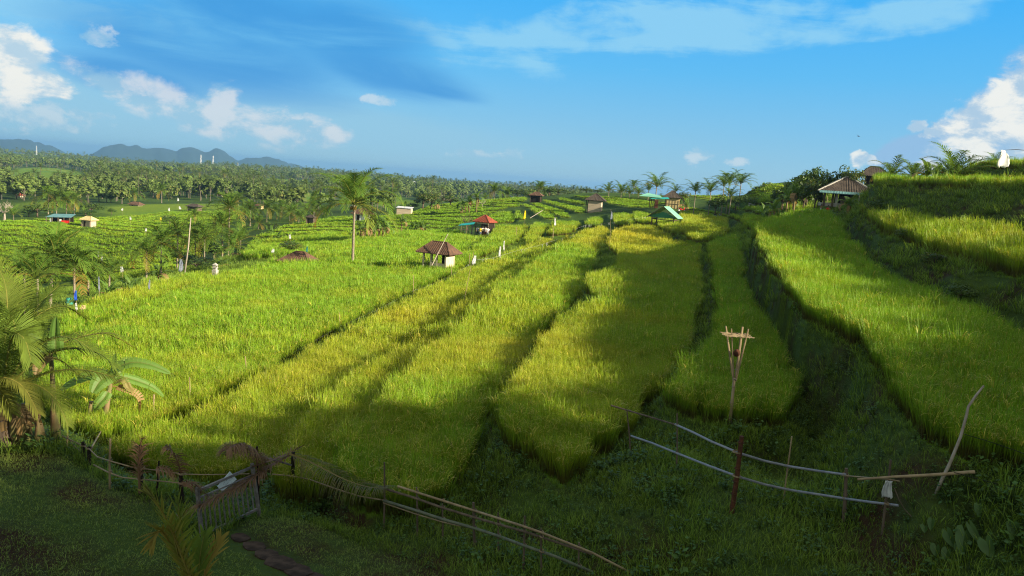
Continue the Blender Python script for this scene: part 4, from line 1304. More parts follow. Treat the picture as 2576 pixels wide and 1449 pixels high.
for a in [
 (1532, 480, 225, 3.0, 'low palm on the ridge right of the wooden-walled hut', True),
 (1563, 484, 215, 3.4, 'broad low palm on the ridge between the hut and the green shelter', True),
 (1584, 487, 218, 2.8, 'low palm just left of the slim ridge palm', True),
 (1594, 466, 235, 2.5, 'slim ridge palm with a small high crown', False),
 (1606, 487, 215, 2.4, 'low palm just right of the slim ridge palm', True),
 (1632, 478, 205, 2.8, 'bushy palm left of the biggest ridge palm', True),
 (1652, 470, 200, 4.2, 'biggest dark palm on the ridge behind the teal canopy', True),
 (1700, 482, 195, 2.2, 'small palm behind the cream-walled hut roof', True),
 (1750, 482, 165, 2.7, 'yellow-green upright palm on the ridge', True),
 (1788, 482, 160, 2.9, 'palm with dark drooping left side right of the yellow-green palm', True),
 (1822, 468, 162, 3.0, 'left one of the high pair of ridge palms', True),
 (1835, 462, 165, 3.2, 'middle palm of the high ridge group', True),
 (1864, 462, 165, 3.2, 'right one of the high pair of ridge palms', True),
 (1839, 494, 152, 2.3, 'low light green palm in front of the high ridge pair', True),
 (2247, 445, 92, 2.5, 'palm right of the dark roof on the upper terrace', True),
 (2297, 448, 88, 2.3, 'small palm in the middle of the upper terrace palms', True),
 (2375, 446, 78, 1.9, 'thin-fronded palm left of the large backlit palm', True),
 (2399, 447, 72, 2.9, 'large palm with upright fronds against the white cloud', True),
 (2500, 440, 78, 1.4, 'tiny palm top showing over the high terrace edge', True),
]:
    palm(a[0], a[1], a[2], a[3], a[4], young=a[5], group=G3)

# ------------------------------------------------------------ big young palm at the left edge, its fronds placed one by one
b0 = hit(20, 1128)
e = empty('coconut_palm', tuple(b0), 0, 'large young coconut palm at the left edge with long arching fronds', 'palm tree', None)
inv = Vector(b0)
m = MB()
pts = [Vector((0, 0, -.2)), Vector(at(5, 1080, b0)) - inv, Vector(at(8, 1010, b0)) - inv]
m.tube(pts, [.34, .27, .16], n=12, col=(.5, .5, 0)); m.build('trunk', M_BARK, e, smooth=True)
fr = MB()
D0 = math.hypot(b0[0], b0[1])
random.seed(77)
LEFT_FRONDS = [
 ([(8,985,0),(30,900,.2),(40,840,.5),(20,780,.6),(-30,740,.6)], .85, 0),
 ([(8,985,0),(60,900,-.5),(120,855,-1.0),(180,850,-1.4),(230,880,-1.6)], .8, 0),
 ([(6,985,0),(-10,900,.8),(30,790,1.6),(90,700,2.0),(120,690,2.2)], .85, 0),
 ([(5,988,0),(-20,960,-.8),(0,985,-1.3),(30,1040,-1.6)], .6, .2),
 ([(10,985,0),(62,931,-.4),(125,888,-.8),(194,876,-1.1),(257,893,-1.3),(290,925,-1.4)], .95, 0),
 ([(12,975,.2),(50,925,.3),(104,886,.6),(174,856,1.0),(264,838,1.3),(333,872,1.6)], .95, .25),
 ([(10,990,0),(60,962,-.6),(130,935,-1.0),(210,930,-1.4),(285,948,-1.8)], .85, .1),
 ([(10,980,0),(24,905,.3),(62,822,.8),(104,761,1.0),(149,718,1.4)], .85, 0),
 ([(5,980,0),(10,880,.4),(18,790,.5),(14,720,.6),(-10,660,.7)], .95, .1),
 ([(5,980,0),(-5,880,-.2),(-30,800,-.6),(-80,740,-1),(-140,720,-1)], .9, 0),
 ([(14,985,0),(28,966,-.5),(90,968,-1.2),(139,1004,-1.6),(172,1072,-1.8)], .75, .1),
 ([(8,990,0),(18,900,-.5),(34,842,-1.0),(62,855,-1.3),(78,910,-1.5)], .8, 0),
 ([(2,990,0),(-40,935,-.6),(-100,930,-1.2),(-170,980,-1.6)], .8, 0),
 ([(6,985,0),(40,880,1.0),(66,800,1.6),(58,740,2.2),(20,700,2.6)], .85, 0),
 ([(0,1000,0),(-20,970,-.8),(10,950,-1.6),(60,975,-2.0),(96,1040,-2.3)], .6, .3),
 ([(4,990,0),(30,930,1.0),(90,900,1.8),(150,905,2.4),(200,945,2.8)], .7, .2),
 ([(8,985,0),(50,850,.6),(100,790,1.2),(160,770,1.8),(215,800,2.2)], .8, .1),
]
for pts, ll, yel in LEFT_FRONDS:
    P_ = [Vector(pd(x, y, D0 + dd)) - inv for x, y, dd in pts]
    frond(fr, P_, 92, ll, .028, yel + .12, 4, rr=.035, hang=.85, fwd=.7, jitter=.06)
fr.build('crown', M_PALM, e)

# ------------------------------------------------------------ banana plant beside it
def stem_at(pxb, pyb, pxt, pyt, r, parent, inv, ref=None, r1=None):
    b = hit(pxb, pyb) if ref is None else at(pxb, pyb, ref)
    t = at(pxt, pyt, b)
    m = MB(); mid = (Vector(b) + Vector(t)) / 2 + Vector((.03, 0, 0))
    m.tube([Vector(b) - inv - Vector((0, 0, .1)), mid - inv, Vector(t) - inv], [r * 1.25, r, r * .7 if r1 is None else r1], n=10, col=(.5, .5, 0))
    return m.build('stem', M_BSTEM, parent, smooth=True)
b1 = hit(253, 1090)
inv = Vector(b1)
e = empty('banana_plant', tuple(b1), 0, 'banana plant with one bright drooping leaf beside the large left palm', 'banana plant')
stem_at(253, 1090, 278, 965, .10, e, inv); 
lv = MB(); D1 = math.hypot(b1[0], b1[1])
random.seed(3)
for pts, wd, yel, torn in [
 ([(279,965,0),(290,930,0),(330,912,-.1),(380,918,-.2),(430,940,-.3)], .38, 0, .1),
 ([(279,968,0),(300,948,.1),(345,958,.2),(385,975,.3),(413,999,.4)], .34, 0, .2),
 ([(279,962,0),(300,920,.4),(330,905,.6),(360,914,.8)], .30, .1, .3),
 ([(279,965,0),(270,945,-.3),(250,960,-.6),(232,990,-.8)], .52, 0, .1),
 ([(278,965,0),(255,940,.3),(205,950,.5),(150,982,.7)], .42, 0, .15),
 ([(279,960,0),(288,920,.3),(290,890,.5)], .20, 0, .1),
 ([(279,970,0),(310,955,-.2),(325,977,-.4),(338,985,-.5)], .20, .6, .3),
 ([(280,972,0),(318,978,-.3),(352,1000,-.4),(350,1045,-.4)], .26, 1.0, .6),
 ([(276,975,0),(262,1000,-.2),(245,1020,-.3),(240,1040,-.3)], .34, 0, .3),
]:
    paddle(lv, [Vector(pd(x, y, D1 + dd)) - inv for x, y, dd in pts], wd * 1.25, yel, 16, torn, .2, roll=.65)
lv.build('leaves', M_BANANA, e)
b2 = hit(226, 1083); inv = Vector(b2)
e = empty('banana_plant', tuple(b2), 0, 'banana stump cut short just left of the bright-leaved banana plant', 'banana plant')
stem_at(226, 1083, 230, 1010, .12, e, inv)
b3 = hit(135, 1112); inv = Vector(b3)
e = empty('banana_plant', tuple(b3), 0, 'banana plant with one upright pale leaf rising behind the left palm', 'banana plant')
stem_at(135, 1112, 139, 1040, .13, e, inv)
lv = MB(); D3 = math.hypot(b3[0], b3[1])
stem_at(135, 1112, 128, 885, .07, e, inv)
for pts, wd, yel in [([(126,890,0),(139,886,0),(140,850,0),(141,796,.1)], .36, 0), ([(126,890,0),(110,880,.1),(92,858,.2),(72,838,.3)], .26, .1), ([(126,890,0),(120,895,-.2),(100,915,-.4),(90,945,-.5)], .3, .9)]:
    paddle(lv, [Vector(pd(x, y, D3 + dd)) - inv for x, y, dd in pts], wd * 1.15, yel, 14, .15, .1, roll=.5)
lv.build('leaves', M_BANANA, e)
b4 = hit(60, 1128); inv = Vector(b4)
e = empty('banana_plant', tuple(b4), 0, 'clump of thick brown banana stems with dry sheaths under the left palm', 'banana plant')
for a in [(42,1128,28,1010,.17), (66,1130,62,1015,.13), (110,1115,80,1022,.10), (90,1122,96,1050,.08)]:
    stem_at(*a, e, inv)
lv = MB(); D4 = math.hypot(b4[0], b4[1])
for pts in [[(62,1015,0),(75,1030,-.2),(80,1060,-.3),(72,1100,-.3)], [(28,1010,0),(45,1025,-.3),(52,1060,-.4),(48,1110,-.4)], [(28,1010,0),(14,1030,-.3),(10,1070,-.4),(18,1110,-.4)], [(80,1022,0),(95,1040,-.2),(102,1070,-.2)]]:
    paddle(lv, [Vector(pd(x, y, D4 + dd)) - inv for x, y, dd in pts], .22, 1.0, 8, .6)
lv.build('dead_leaves', M_BANANA, e)

# ------------------------------------------------------------ banana plants farther off
GB = 'banana clump right of the lone tall palm'
for a in [
 (905, 620, 128, 2.0, 1.3, 'banana plant nearest the lone palm trunk, with a pale hanging leaf'),
 (918, 617, 130, 2.8, 1.4, 'second banana plant from the palm in the dense clump'),
 (930, 615, 131, 3.0, 1.4, 'tall banana plant in the middle left of the dense clump'),
 (941, 617, 129, 2.3, 1.3, 'banana plant with brown sheath in the middle of the dense clump'),
 (952, 612, 132, 3.1, 1.4, 'tall banana plant in the middle right of the dense clump'),
 (962, 612, 131, 2.2, 1.2, 'banana plant last but one on the right of the dense clump'),
 (972, 606, 134, 1.7, 1.1, 'small banana plant at the right end of the dense clump'),
]:
    banana(*a, GB)
GB2 = 'banana plants on the middle terraces'
for a in [
 (1035, 571, 150, 1.0, 1.2, 'leftmost of the low banana row behind the dense clump'), (1048, 572, 150, 1.2, 1.2, 'second of the low banana row behind the dense clump'), (1060, 570, 151, 1.2, 1.2, 'third of the low banana row behind the dense clump'), (1070, 568, 152, 1.0, 1.1, 'rightmost of the low banana row behind the dense clump'),
 (1163, 533, 200, 2.4, 1.8, 'left banana plant of the pair behind the teal shelter'), (1180, 532, 200, 2.8, 1.8, 'middle banana plant behind the teal shelter'), (1198, 530, 200, 3.6, 1.9, 'right tall banana plant behind the teal shelter'),
 (1100, 512, 225, 1.5, 1.8, 'banana plant at the foot of the two round pale trees'), (1018, 530, 230, 1.0, 1.8, 'banana plant behind the flat grey shed'),
 (1010, 575, 148, 2.6, 1.3, 'tall banana leaf tuft between the clump and the low row'),
]:
    banana(*a, GB2)
GB3 = 'small banana plants along the lower left field edge'
for a in [
 (195, 738, 66, .5, .9, 'banana sprout left of the blue plastic'), (275, 728, 72, .4, 1.0, 'banana sprout left of the grey wrapped stick'), (322, 722, 76, .5, 1.0, 'wide banana sprout right of the white flag'), (345, 718, 78, .3, .8, 'tiny banana sprout beside the wide one'),
 (398, 700, 84, .9, 1.1, 'pale banana plant under the slim orange-fronded palm'), (600, 640, 115, .6, 1.1, 'banana sprout by the palm at the right end of the grove'), (560, 668, 92, .5, .8, 'banana sprout right of the white shrine'),
 (735, 615, 130, .7, 1.0, 'banana plant left of the half-hidden brown roof'), (722, 640, 118, .6, 1.0, 'banana sprout touching the half-hidden brown roof'), (700, 600, 150, .5, 1.2, 'banana sprout on the small terraces left of the brown roof'),
 (683, 575, 170, .5, 1.2, 'banana sprout near the upper small terraces'),
]:
    banana(*a, GB3)
GB4 = 'banana plants by the upper right huts'
for a in [
 (2138, 492, 88, 1.1, 1.05, 'light green banana plant in front of the large tiled pavilion'), (1955, 470, 112, 1.6, 1.3, 'banana plant at the left end of the thicket by the pavilion'), (1985, 470, 108, 2.2, 1.4, 'tall banana plant in the thicket left of the pavilion'), (2003, 470, 105, 2.8, 1.3, 'banana plant rising over the thicket left of the pavilion'), (1930, 478, 118, 1.0, 1.2, 'low banana plant left of the thicket'),
 (2330, 462, 66, .9, .9, 'banana plant with a narrow bright leaf on the upper terrace'), (2352, 462, 66, .8, .9, 'banana plant beside the narrow-leaved one on the upper terrace'), (1710, 495, 188, 1.0, 1.7, 'banana plants behind the cream-walled hut'), (1730, 494, 182, 1.0, 1.6, 'light green banana plant right of the cream-walled hut'),
]:
    banana(*a, GB4)

# ------------------------------------------------------------ broadleaf trees, shrubs
for a in [
 (1066, 482, 232, None, 7.5, 'round pale green tree, left of the pair on the middle skyline', 'broadleaf_tree', 'tree', None, 2),
 (1088, 481, 234, None, 7.5, 'round pale green tree, right of the pair on the middle skyline', 'broadleaf_tree', 'tree', None, 2),
 (1135, 487, 240, None, 7.0, 'smaller round tree right of the pale green pair', 'broadleaf_tree', 'tree', None, 1),
 (1038, 506, 236, None, 5.5, 'dark bushy tree over the flat grey shed', 'broadleaf_tree', 'tree', None, 0),
 (1303, 471, 262, None, 8.0, 'wide dark tree right of the pale bushy palm', 'broadleaf_tree', 'tree', None, 3),
 (1260, 492, 255, None, 6.0, 'low tree between the dark palm and the pale bushy palm', 'broadleaf_tree', 'tree', None, 0),
 (1383, 467, 268, None, 6.5, 'upright dark tree right of the palm behind the small brown hut', 'broadleaf_tree', 'tree', None, 0),
 (1405, 472, 272, None, 8.5, 'spreading tree right of the upright dark tree', 'broadleaf_tree', 'tree', None, 1),
 (1335, 485, 264, None, 5.0, 'small tree left of the small brown hut', 'broadleaf_tree', 'tree', None, 1),
 (1476, 472, 262, None, 6.5, 'dome-shaped tree on the ridge left of the wooden-walled hut roof', 'broadleaf_tree', 'tree', None, 2),
 (1504, 476, 258, None, 5.0, 'small dome-shaped tree on the ridge behind the wooden-walled hut', 'broadleaf_tree', 'tree', None, 2),
 (2040, 408, 108, None, 4.6, 'tallest leafy tree over the thicket left of the pavilion', 'papaya_tree', 'tree', None, 0),
 (2072, 402, 104, None, 3.0, 'slim dark leafy tree behind the pavilion roof', 'papaya_tree', 'tree', None, 3),
 (2012, 412, 112, None, 3.6, 'leafy tree at the left of the thicket by the pavilion', 'broadleaf_tree', 'tree', None, 0),
 (2114, 400, 104, None, 3.6, 'dense dark green tree straight above the pavilion roof', 'broadleaf_tree', 'tree', None, 0),
 (2158, 418, 102, None, 3.0, 'loose reddish-tipped tree right of the pavilion roof', 'broadleaf_tree', 'tree', None, 2),
 (2060, 440, 102, None, 3.4, 'yellowish shrub behind the left side of the pavilion roof', 'shrub', 'shrub', None, 2),
 (2030, 452, 106, None, 4.0, 'dark shrub under the trees left of the pavilion', 'shrub', 'shrub', None, 0),
 (1975, 455, 114, None, 4.5, 'dark rounded shrub under the bananas of the thicket', 'shrub', 'shrub', None, 0),
 (2005, 478, 112, None, 3.4, 'low bush left of the two short stakes by the pavilion', 'shrub', 'shrub', None, 0),
 (494, 640, 100, None, 5.0, 'rounded grey-green bush left of the white shrine', 'shrub', 'shrub', None, 1),
 (525, 655, 96, None, 2.0, 'dark reddish bush touching the white shrine', 'shrub', 'shrub', None, 3),
 (428, 538, 225, None, 5.0, 'small leafy tree at the top of the lower grove', 'broadleaf_tree', 'tree', None, 1),
 (94, 508, 245, None, 7.0, 'bright green tree left of the teal-roofed shed', 'broadleaf_tree', 'tree', None, 1),
 (72, 522, 250, None, 5.0, 'dark bush left of the bright green valley tree', 'shrub', 'shrub', None, 0),
 (228, 505, 265, None, 8.0, 'grey-green round tree right of the palms at the teal-roofed shed', 'broadleaf_tree', 'tree', None, 3),
 (215, 525, 255, None, 6.5, 'dark round bush at the right end of the shed garden', 'shrub', 'shrub', None, 0),
 (281, 521, 270, None, 3.0, 'small round bush by the valley path', 'shrub', 'shrub', None, 3),
 (736, 604, 112, None, 4.5, 'yellow-green bush behind the half-hidden brown roof', 'shrub', 'shrub', None, 2),
 (712, 628, 112, None, 2.6, 'low bush left of the half-hidden brown roof', 'shrub', 'shrub', None, 1),
 (690, 560, 190, None, 3.2, 'bush on the small terraces under the orange-walled house', 'shrub', 'shrub', None, 1),
 (1240, 520, 215, None, 2.6, 'low leafy bush on the terrace above the red roof', 'shrub', 'shrub', None, 1),
 (1135, 565, 152, None, 2.6, 'round bush left of the teal shelter', 'shrub', 'shrub', None, 0),
 (1093, 530, 205, None, 2.2, 'dark low bush on the terrace step left of the teal shelter', 'shrub', 'shrub', None, 0),
 (1722, 478, 190, None, 4.6, 'dry brownish bush behind the cream-walled hut', 'shrub', 'shrub', None, 2),
 (1805, 478, 158, None, 4.2, 'dark bush between the ridge palms', 'shrub', 'shrub', None, 0),
 (1855, 482, 156, None, 4.2, 'dark bush under the right ridge palms', 'shrub', 'shrub', None, 0),
 (1890, 490, 150, None, 3.4, 'low hedge bush at the foot of the ridge palms', 'shrub', 'shrub', None, 3),
 (2275, 455, 86, None, 2.6, 'dark undergrowth bush between the upper terrace palms', 'shrub', 'shrub', None, 0),
 (2322, 455, 84, None, 2.4, 'dark bush left of the large upright palm', 'shrub', 'shrub', None, 0),
 (540, 600, 128, None, 6.0, 'dark leafy tree in the shade under the topmost palm', 'broadleaf_tree', 'tree', None, 0),
 (470, 620, 118, None, 4.5, 'dark bush under the dense palms of the grove', 'shrub', 'shrub', None, 0),
]:
    tree(a[0], a[1], a[2], a[3], a[4], a[5], a[6], a[7], a[8], a[9])
bare_tree(10, 498, 235, 9, 'large leafless tree with pale branches at the left edge of the valley', M_PALEBARK, 4)
bare_tree(212, 497, 270, 6, 'leafless brown tree behind the garden of the teal-roofed shed', M_BARK, 6)
bare_tree(1214, 500, 215, 3.0, 'small leafless grey tree above the red-roofed hut', M_PALEBARK, 8)
bare_tree(1178, 537, 158, 3.6, 'thin leafless tree growing beside the teal shelter', M_BARK, 9)
bare_tree(1112, 488, 242, 4.0, 'leafless pinkish tree between the round trees on the middle skyline', M_PALEBARK, 10)
# leaning bare pole-like trunk in the grove
b = pd(463, 684, 92); b[2] = gz(b[0], b[1]); t = pd(480, 548, 92)
m = MB(); m.tube([Vector((0, 0, -.2)), (Vector(t) - Vector(b)) * .5 + Vector((.1, 0, 0)), Vector(t) - Vector(b)], [.10, .08, .05], n=8)
o = m.build('leaning_tree', M_PALEBARK, smooth=True, label='long leaning bare pale trunk in front of the lower grove', cat='tree trunk'); o.location = b
# ------------------------------------------------------------ huts
def roof_face(m, a, b, c, d, n, rows, amp, col=(1, 1, 1, 1), mi=0, thick=.05):
    """ribbed sheet from the eave a-b up to the ridge d-c; the ribs run up the slope"""
    a, b, c, d = map(Vector, (a, b, c, d))
    nrm_ = (b - a).cross((d + c) / 2 - a).normalized()
    if nrm_.z < 0: nrm_ = -nrm_
    V = []; Lb = (b - a).length
    N = n * 3
    for j in range(rows + 1):
        for sub in (0, 1):
            v = min(1, max(0, (j + (0 if sub == 0 else .001)) / rows))
            lift = (amp * .9 if sub == 0 else 0) if 0 < j < rows else 0
            l = a.lerp(d, v); r = b.lerp(c, v)
            for i in range(N + 1):
                # columns stay parallel to the slope: fold the overshoot back on the hip line
                x = i / N
                p = l.lerp(r, x)
                u = (p - a).dot((b - a).normalized()) / max(Lb, .01) * n
                V.append(p + nrm_ * (amp * (abs(math.sin(math.pi * u)) ** .7) + lift + .01))
    W = N + 1
    Fs = []
    for j in range(2 * rows + 1):
        for i in range(N):
            Fs.append((j * W + i, j * W + i + 1, (j + 1) * W + i + 1, (j + 1) * W + i))
    m.add(V, Fs, col, mi)
    m.add([a - nrm_ * thick, b - nrm_ * thick, c - nrm_ * thick, d - nrm_ * thick, a, b], [(3, 2, 1, 0), (0, 1, 5, 4)], col, mi)

def hip_roof(parent, w, l, z0, h, ridge, mat, n=14, rows=7, amp=.035, cap=.07, capmat=None, sag=0):
    m = MB()
    A, B, Cc, D = (-w / 2, -l / 2, z0), (w / 2, -l / 2, z0), (w / 2, l / 2, z0), (-w / 2, l / 2, z0)
    r = max(ridge / 2, .01); R1, R2 = (-r, 0, z0 + h), (r, 0, z0 + h)
    nl = max(4, int(n * l / w))
    roof_face(m, A, B, R2, R1, n, rows, amp); roof_face(m, Cc, D, R1, R2, n, rows, amp)
    roof_face(m, B, Cc, R2, R2, nl, rows, amp); roof_face(m, D, A, R1, R1, nl, rows, amp)
    ro = m.build('roof', mat, parent)
    for p, q in ((A, R1), (B, R2), (Cc, R2), (D, R1)) + (((R1, R2),) if ridge > .2 else ()):
        k = MB(); p, q = Vector(p), Vector(q); up = Vector((0, 0, cap * .5))
        k.tube([p + up, (p + q) / 2 + up, q + up], cap, cap, 6); k.build('ridge_cap', capmat or mat, ro)
    return ro

def posts(parent, xs, ys, z1, t, mat, z0=-.3, name='pillar'):
    for x in xs:
        for y in ys:
            m = MB(); m.beam((x, y, z0), (x, y, z1), t); m.build(name, mat, parent)

def part_box(name, parent, c, size, mat, rz=0):
    m = MB(); m.box(c, size, rz); return m.build(name, mat, parent)

def site(px, py, lift=RH):
    return hit(px, py, lift=lift)
def U(px, p):
    return px / F * math.hypot(p[0], p[1])

# open tiled hut in the rice
p = site(1103, 664); s = U(1, p)
h1 = empty('field_hut', (p[0], p[1], p[2]), R(-22), 'open brown tiled hut on short pillars with a pole leaning across its roof', 'hut')
hip_roof(h1, 95 * s, 70 * s, 2.05, 27 * s, 40 * s, M_TILE, 17, 8, .05, .085)
w_, l_ = 62 * s, 44 * s
posts(h1, (-w_ / 2, -w_ / 2 + .85, -w_ / 2 + 1.5, w_ / 2), (-l_ / 2,), 2.1, .16, M_PLASTER)
posts(h1, (-w_ / 2, 0, w_ / 2), (l_ / 2,), 2.1, .14, M_PLASTER)
part_box('low_wall', h1, (w_ * .22, -l_ / 2, .45), (w_ * .5, .12, 1.3), M_PLASTER)
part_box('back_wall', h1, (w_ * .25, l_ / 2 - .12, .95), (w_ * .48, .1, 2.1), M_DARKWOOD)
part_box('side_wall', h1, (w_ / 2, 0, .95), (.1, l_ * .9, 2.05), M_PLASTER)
part_box('bench', h1, (0, .3, .75), (w_ * .8, l_ * .5, .08), M_WOOD)
for k in range(3): part_box('rail', h1, (-w_ / 2 + .25 + .28 * k, -l_ / 2 + .02, .75), (.06, .05, 1.5), M_WOOD)
a, b = at(1086, 664, p - np.array([0, 2.2, 0])), at(1127, 588, p - np.array([0, 2.0, 0]))
a = pd(1086, 668, math.hypot(p[0], p[1]) - 2.4); b = pd(1127, 588, math.hypot(p[0], p[1]) - 1.0)
m = MB(); m.tube([a, (Vector(a) + Vector(b)) / 2, b], .055, .035, 7); m.build('bamboo_pole', M_PALEBARK, label='long grey pole leaning across the roof of the open brown tiled hut', cat='pole')

# red roof hut with people, teal shelter
p = site(1219, 578); s = U(1, p)
h2 = empty('red_roof_hut', tuple(p), R(-28), 'small hut with bright red tiled roof where people stand', 'hut')
hip_roof(h2, 48 * s, 42 * s, 2.3, 17 * s, 2 * s, M_TILERED, 12, 6, .05, .09)
w_, l_ = 36 * s, 30 * s
posts(h2, (-w_ / 2, w_ / 2), (-l_ / 2, l_ / 2), 2.4, .14, M_WOOD)
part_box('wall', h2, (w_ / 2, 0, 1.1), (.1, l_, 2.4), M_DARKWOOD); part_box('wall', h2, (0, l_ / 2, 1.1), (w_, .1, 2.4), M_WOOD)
part_box('fascia', h2, (0, -l_ / 2 - .1, 2.12), (w_ * 1.1, .06, .22), M_PLASTER)
part_box('counter', h2, (w_ * .22, -l_ / 2 + .05, .7), (w_ * .45, .3, 1.2), M_ORANGE)
q = site(1174, 578); 
h3 = empty('shelter', tuple(q), R(-12), 'low shelter with teal sheet roof left of the red roof hut', 'shelter')
m = MB(); W3 = 40 * s; zt = 26 * s
roof_face(m, (-W3 / 2, -.9, zt - .25), (W3 / 2, -.9, zt + .25), (W3 / 2, 1.0, zt + .55), (-W3 / 2, 1.0, zt + .0), 12, 2, .02); m.build('roof', M_TEAL, h3)
posts(h3, (-W3 * .3, W3 * .05), (-.8, .9), zt, .09, M_BAMBOO, name='post')
part_box('table', h3, (0, -.6, .95), (W3 * .45, .5, .07), M_WOOD)
part_box('tarpaulin', h3, (W3 * .33, .3, zt * .5), (.12, 2.0, zt * .95), M_DARKC, R(18))

# wooden walled hut
p = site(1497, 523); s = U(1, p)
h4 = empty('storage_hut', tuple(p), R(-12), 'square hut with pale plank walls and a brown pointed roof among the terraces', 'hut')
hip_roof(h4, 50 * s, 40 * s, 18.5 * s + .9, 16.5 * s, 3 * s, M_TILEGREY, 14, 6, .05, .09)
w_ = 32 * s
m = MB()
for k in range(12): m.box((0, -15 * s, -.2 + (k + .5) * (18.5 * s + 1.1) / 12), (w_, .10 + .03 * (k % 2), (18.5 * s + 1.1) / 12 - .015))
m.box((w_ / 2 - .05, 0, 9 * s), (.1, 30 * s, 18 * s + 1.6)); m.build('plank_wall', M_BOARD, h4)
part_box('dark_side', h4, (-w_ / 2 - .02, 3 * s, 9 * s), (.12, 24 * s, 18 * s + 1.5), M_DARKWOOD)  # dark panel stands in for shade on the hut's open left side
posts(h4, (-w_ / 2 - 5 * s, -w_ / 2 - 1 * s), (-14 * s,), 18.5 * s + .9, .15, M_DARKWOOD)

# cream hut with canopies
p = site(1690, 511); s = U(1, p)
h5 = empty('bamboo_wall_hut', tuple(p), R(-10), 'hut with cream woven walls and a dark pointed roof on the ridge', 'hut')
hip_roof(h5, 46 * s, 38 * s, 13 * s + .9, 17 * s, 2 * s, M_TILEGREY, 13, 6, .05, .1)
part_box('wall', h5, (1 * s, -14 * s, 6 * s), (32 * s, .12, 13 * s + 1.8), M_CREAM)
part_box('side_wall', h5, (-15.5 * s, 0, 6 * s), (.12, 27 * s, 13 * s + 1.8), M_DARKWOOD); part_box('side_wall', h5, (17.5 * s, 0, 6 * s), (.12, 27 * s, 13 * s + 1.8), M_CREAM)
for k in range(5): part_box('batten', h5, ((-13 + 7 * k) * s, -14.2 * s - .06, 6 * s), (.09, .05, 12 * s + .9), M_WOOD)
part_box('batten', h5, (1 * s, -14.2 * s - .09, 8 * s), (32 * s, .05, .10), M_WOOD)
q = site(1640, 512)
h6 = empty('canopy_stand', tuple(q), R(-4), 'stand under pale green and teal canopies left of the cream-walled hut', 'canopy')
m = MB(); m.add([(-32 * s, -1.5, 18 * s + .8), (20 * s, -1.8, 17 * s + .8), (20 * s, 2.4, 20 * s + .9), (-8 * s, 3.2, 25 * s + .8), (-32 * s, -1.5, 18 * s + .7), (20 * s, -1.8, 17 * s + .7), (20 * s, 2.4, 20 * s + .8), (-8 * s, 3.2, 25 * s + .7)], [(0, 1, 2, 3), (7, 6, 5, 4), (0, 4, 5, 1), (1, 5, 6, 2), (2, 6, 7, 3), (3, 7, 4, 0)]); m.build('canopy', M_GREENSHEET, h6)
m = MB(); m.add([(-6 * s, -2.6, 13.5 * s + .8), (36 * s, -2.4, 16 * s + .8), (36 * s, 0, 18.5 * s + .8), (-6 * s, 0, 16 * s + .8), (-6 * s, -2.6, 13.5 * s + .7), (36 * s, -2.4, 16 * s + .7), (36 * s, 0, 18.5 * s + .7), (-6 * s, 0, 16 * s + .7)], [(0, 1, 2, 3), (7, 6, 5, 4), (0, 4, 5, 1), (1, 5, 6, 2), (2, 6, 7, 3), (3, 7, 4, 0)]); m.build('awning', M_TEAL, h6)
posts(h6, (-4 * s, 4 * s), (-2.2, 1.5), 15 * s + .8, .14, M_DARKWOOD, name='post')
part_box('box', h6, (8 * s, -1.9, .9), (8 * s, 1.0, 1.7), M_RUST); part_box('shelf', h6, (-6 * s, -1.6, 1.5), (7 * s, 1.0, .12), M_DARKWOOD)

# green gable shelter
p = site(1672, 568, lift=.25); s = U(1, p)
h7 = empty('green_shelter', (p[0], p[1], p[2]), R(-24), 'open gabled shelter with green sheet roof on wooden posts', 'shelter')
W7, L7, E7, Hh = 74 * s, 62 * s, 24 * s, 27 * s
m = MB()
roof_face(m, (W7 / 2, -L7 / 2, E7), (W7 / 2, L7 / 2, E7), (0, L7 / 2, E7 + Hh), (0, -L7 / 2, E7 + Hh), 12, 1, .025)
roof_face(m, (-W7 / 2, L7 / 2, E7), (-W7 / 2, -L7 / 2, E7), (0, -L7 / 2, E7 + Hh), (0, L7 / 2, E7 + Hh), 12, 1, .025); m.build('roof', M_GREENSHEET, h7)
m = MB(); N = 22
for k in range(N):
    x = (-.44 + .88 * (k + .5) / N) * W7; top_ = E7 + Hh * .50 * (1 - abs(x) / (W7 * .5)) + .05
    m.box((x, -L7 / 2 + .3, (E7 + .02 + top_) / 2), (W7 * .88 / N * .96, .03 + .015 * (k % 2), max(.05, top_ - E7)))
m.build('gable_sheet', M_DGREENSHEET, h7)
m = MB(); m.beam((-W7 / 2 - .2, -L7 / 2, E7 - .1), (0, -L7 / 2, E7 + Hh), .10); m.beam((W7 / 2, -L7 / 2, E7), (0, -L7 / 2, E7 + Hh), .10); m.build('barge_board', M_WOOD, h7)
for x in (-W7 * .36, W7 * .36):
    for y in (-L7 * .42, L7 * .35):
        m = MB(); m.beam((x, y, -.4), (x, y, E7 + .1), .17); m.build('post', M_WOOD, h7)
m = MB(); m.beam((-W7 * .38, -L7 * .42, E7 * .80), (W7 * .38, -L7 * .42, E7 * .80), .11); m.beam((-W7 * .38, L7 * .35, E7 * .72), (W7 * .38, L7 * .35, E7 * .72), .10); m.beam((-W7 * .36, -L7 * .42, E7 * .82), (-W7 * .36, L7 * .35, E7 * .82), .1); m.beam((W7 * .36, -L7 * .42, E7 * .82), (W7 * .36, L7 * .35, E7 * .82), .1); m.build('crossbeam', M_WOOD, h7)
part_box('bench', h7, (0, 0, E7 * .3), (W7 * .6, L7 * .5, .08), M_WOOD)

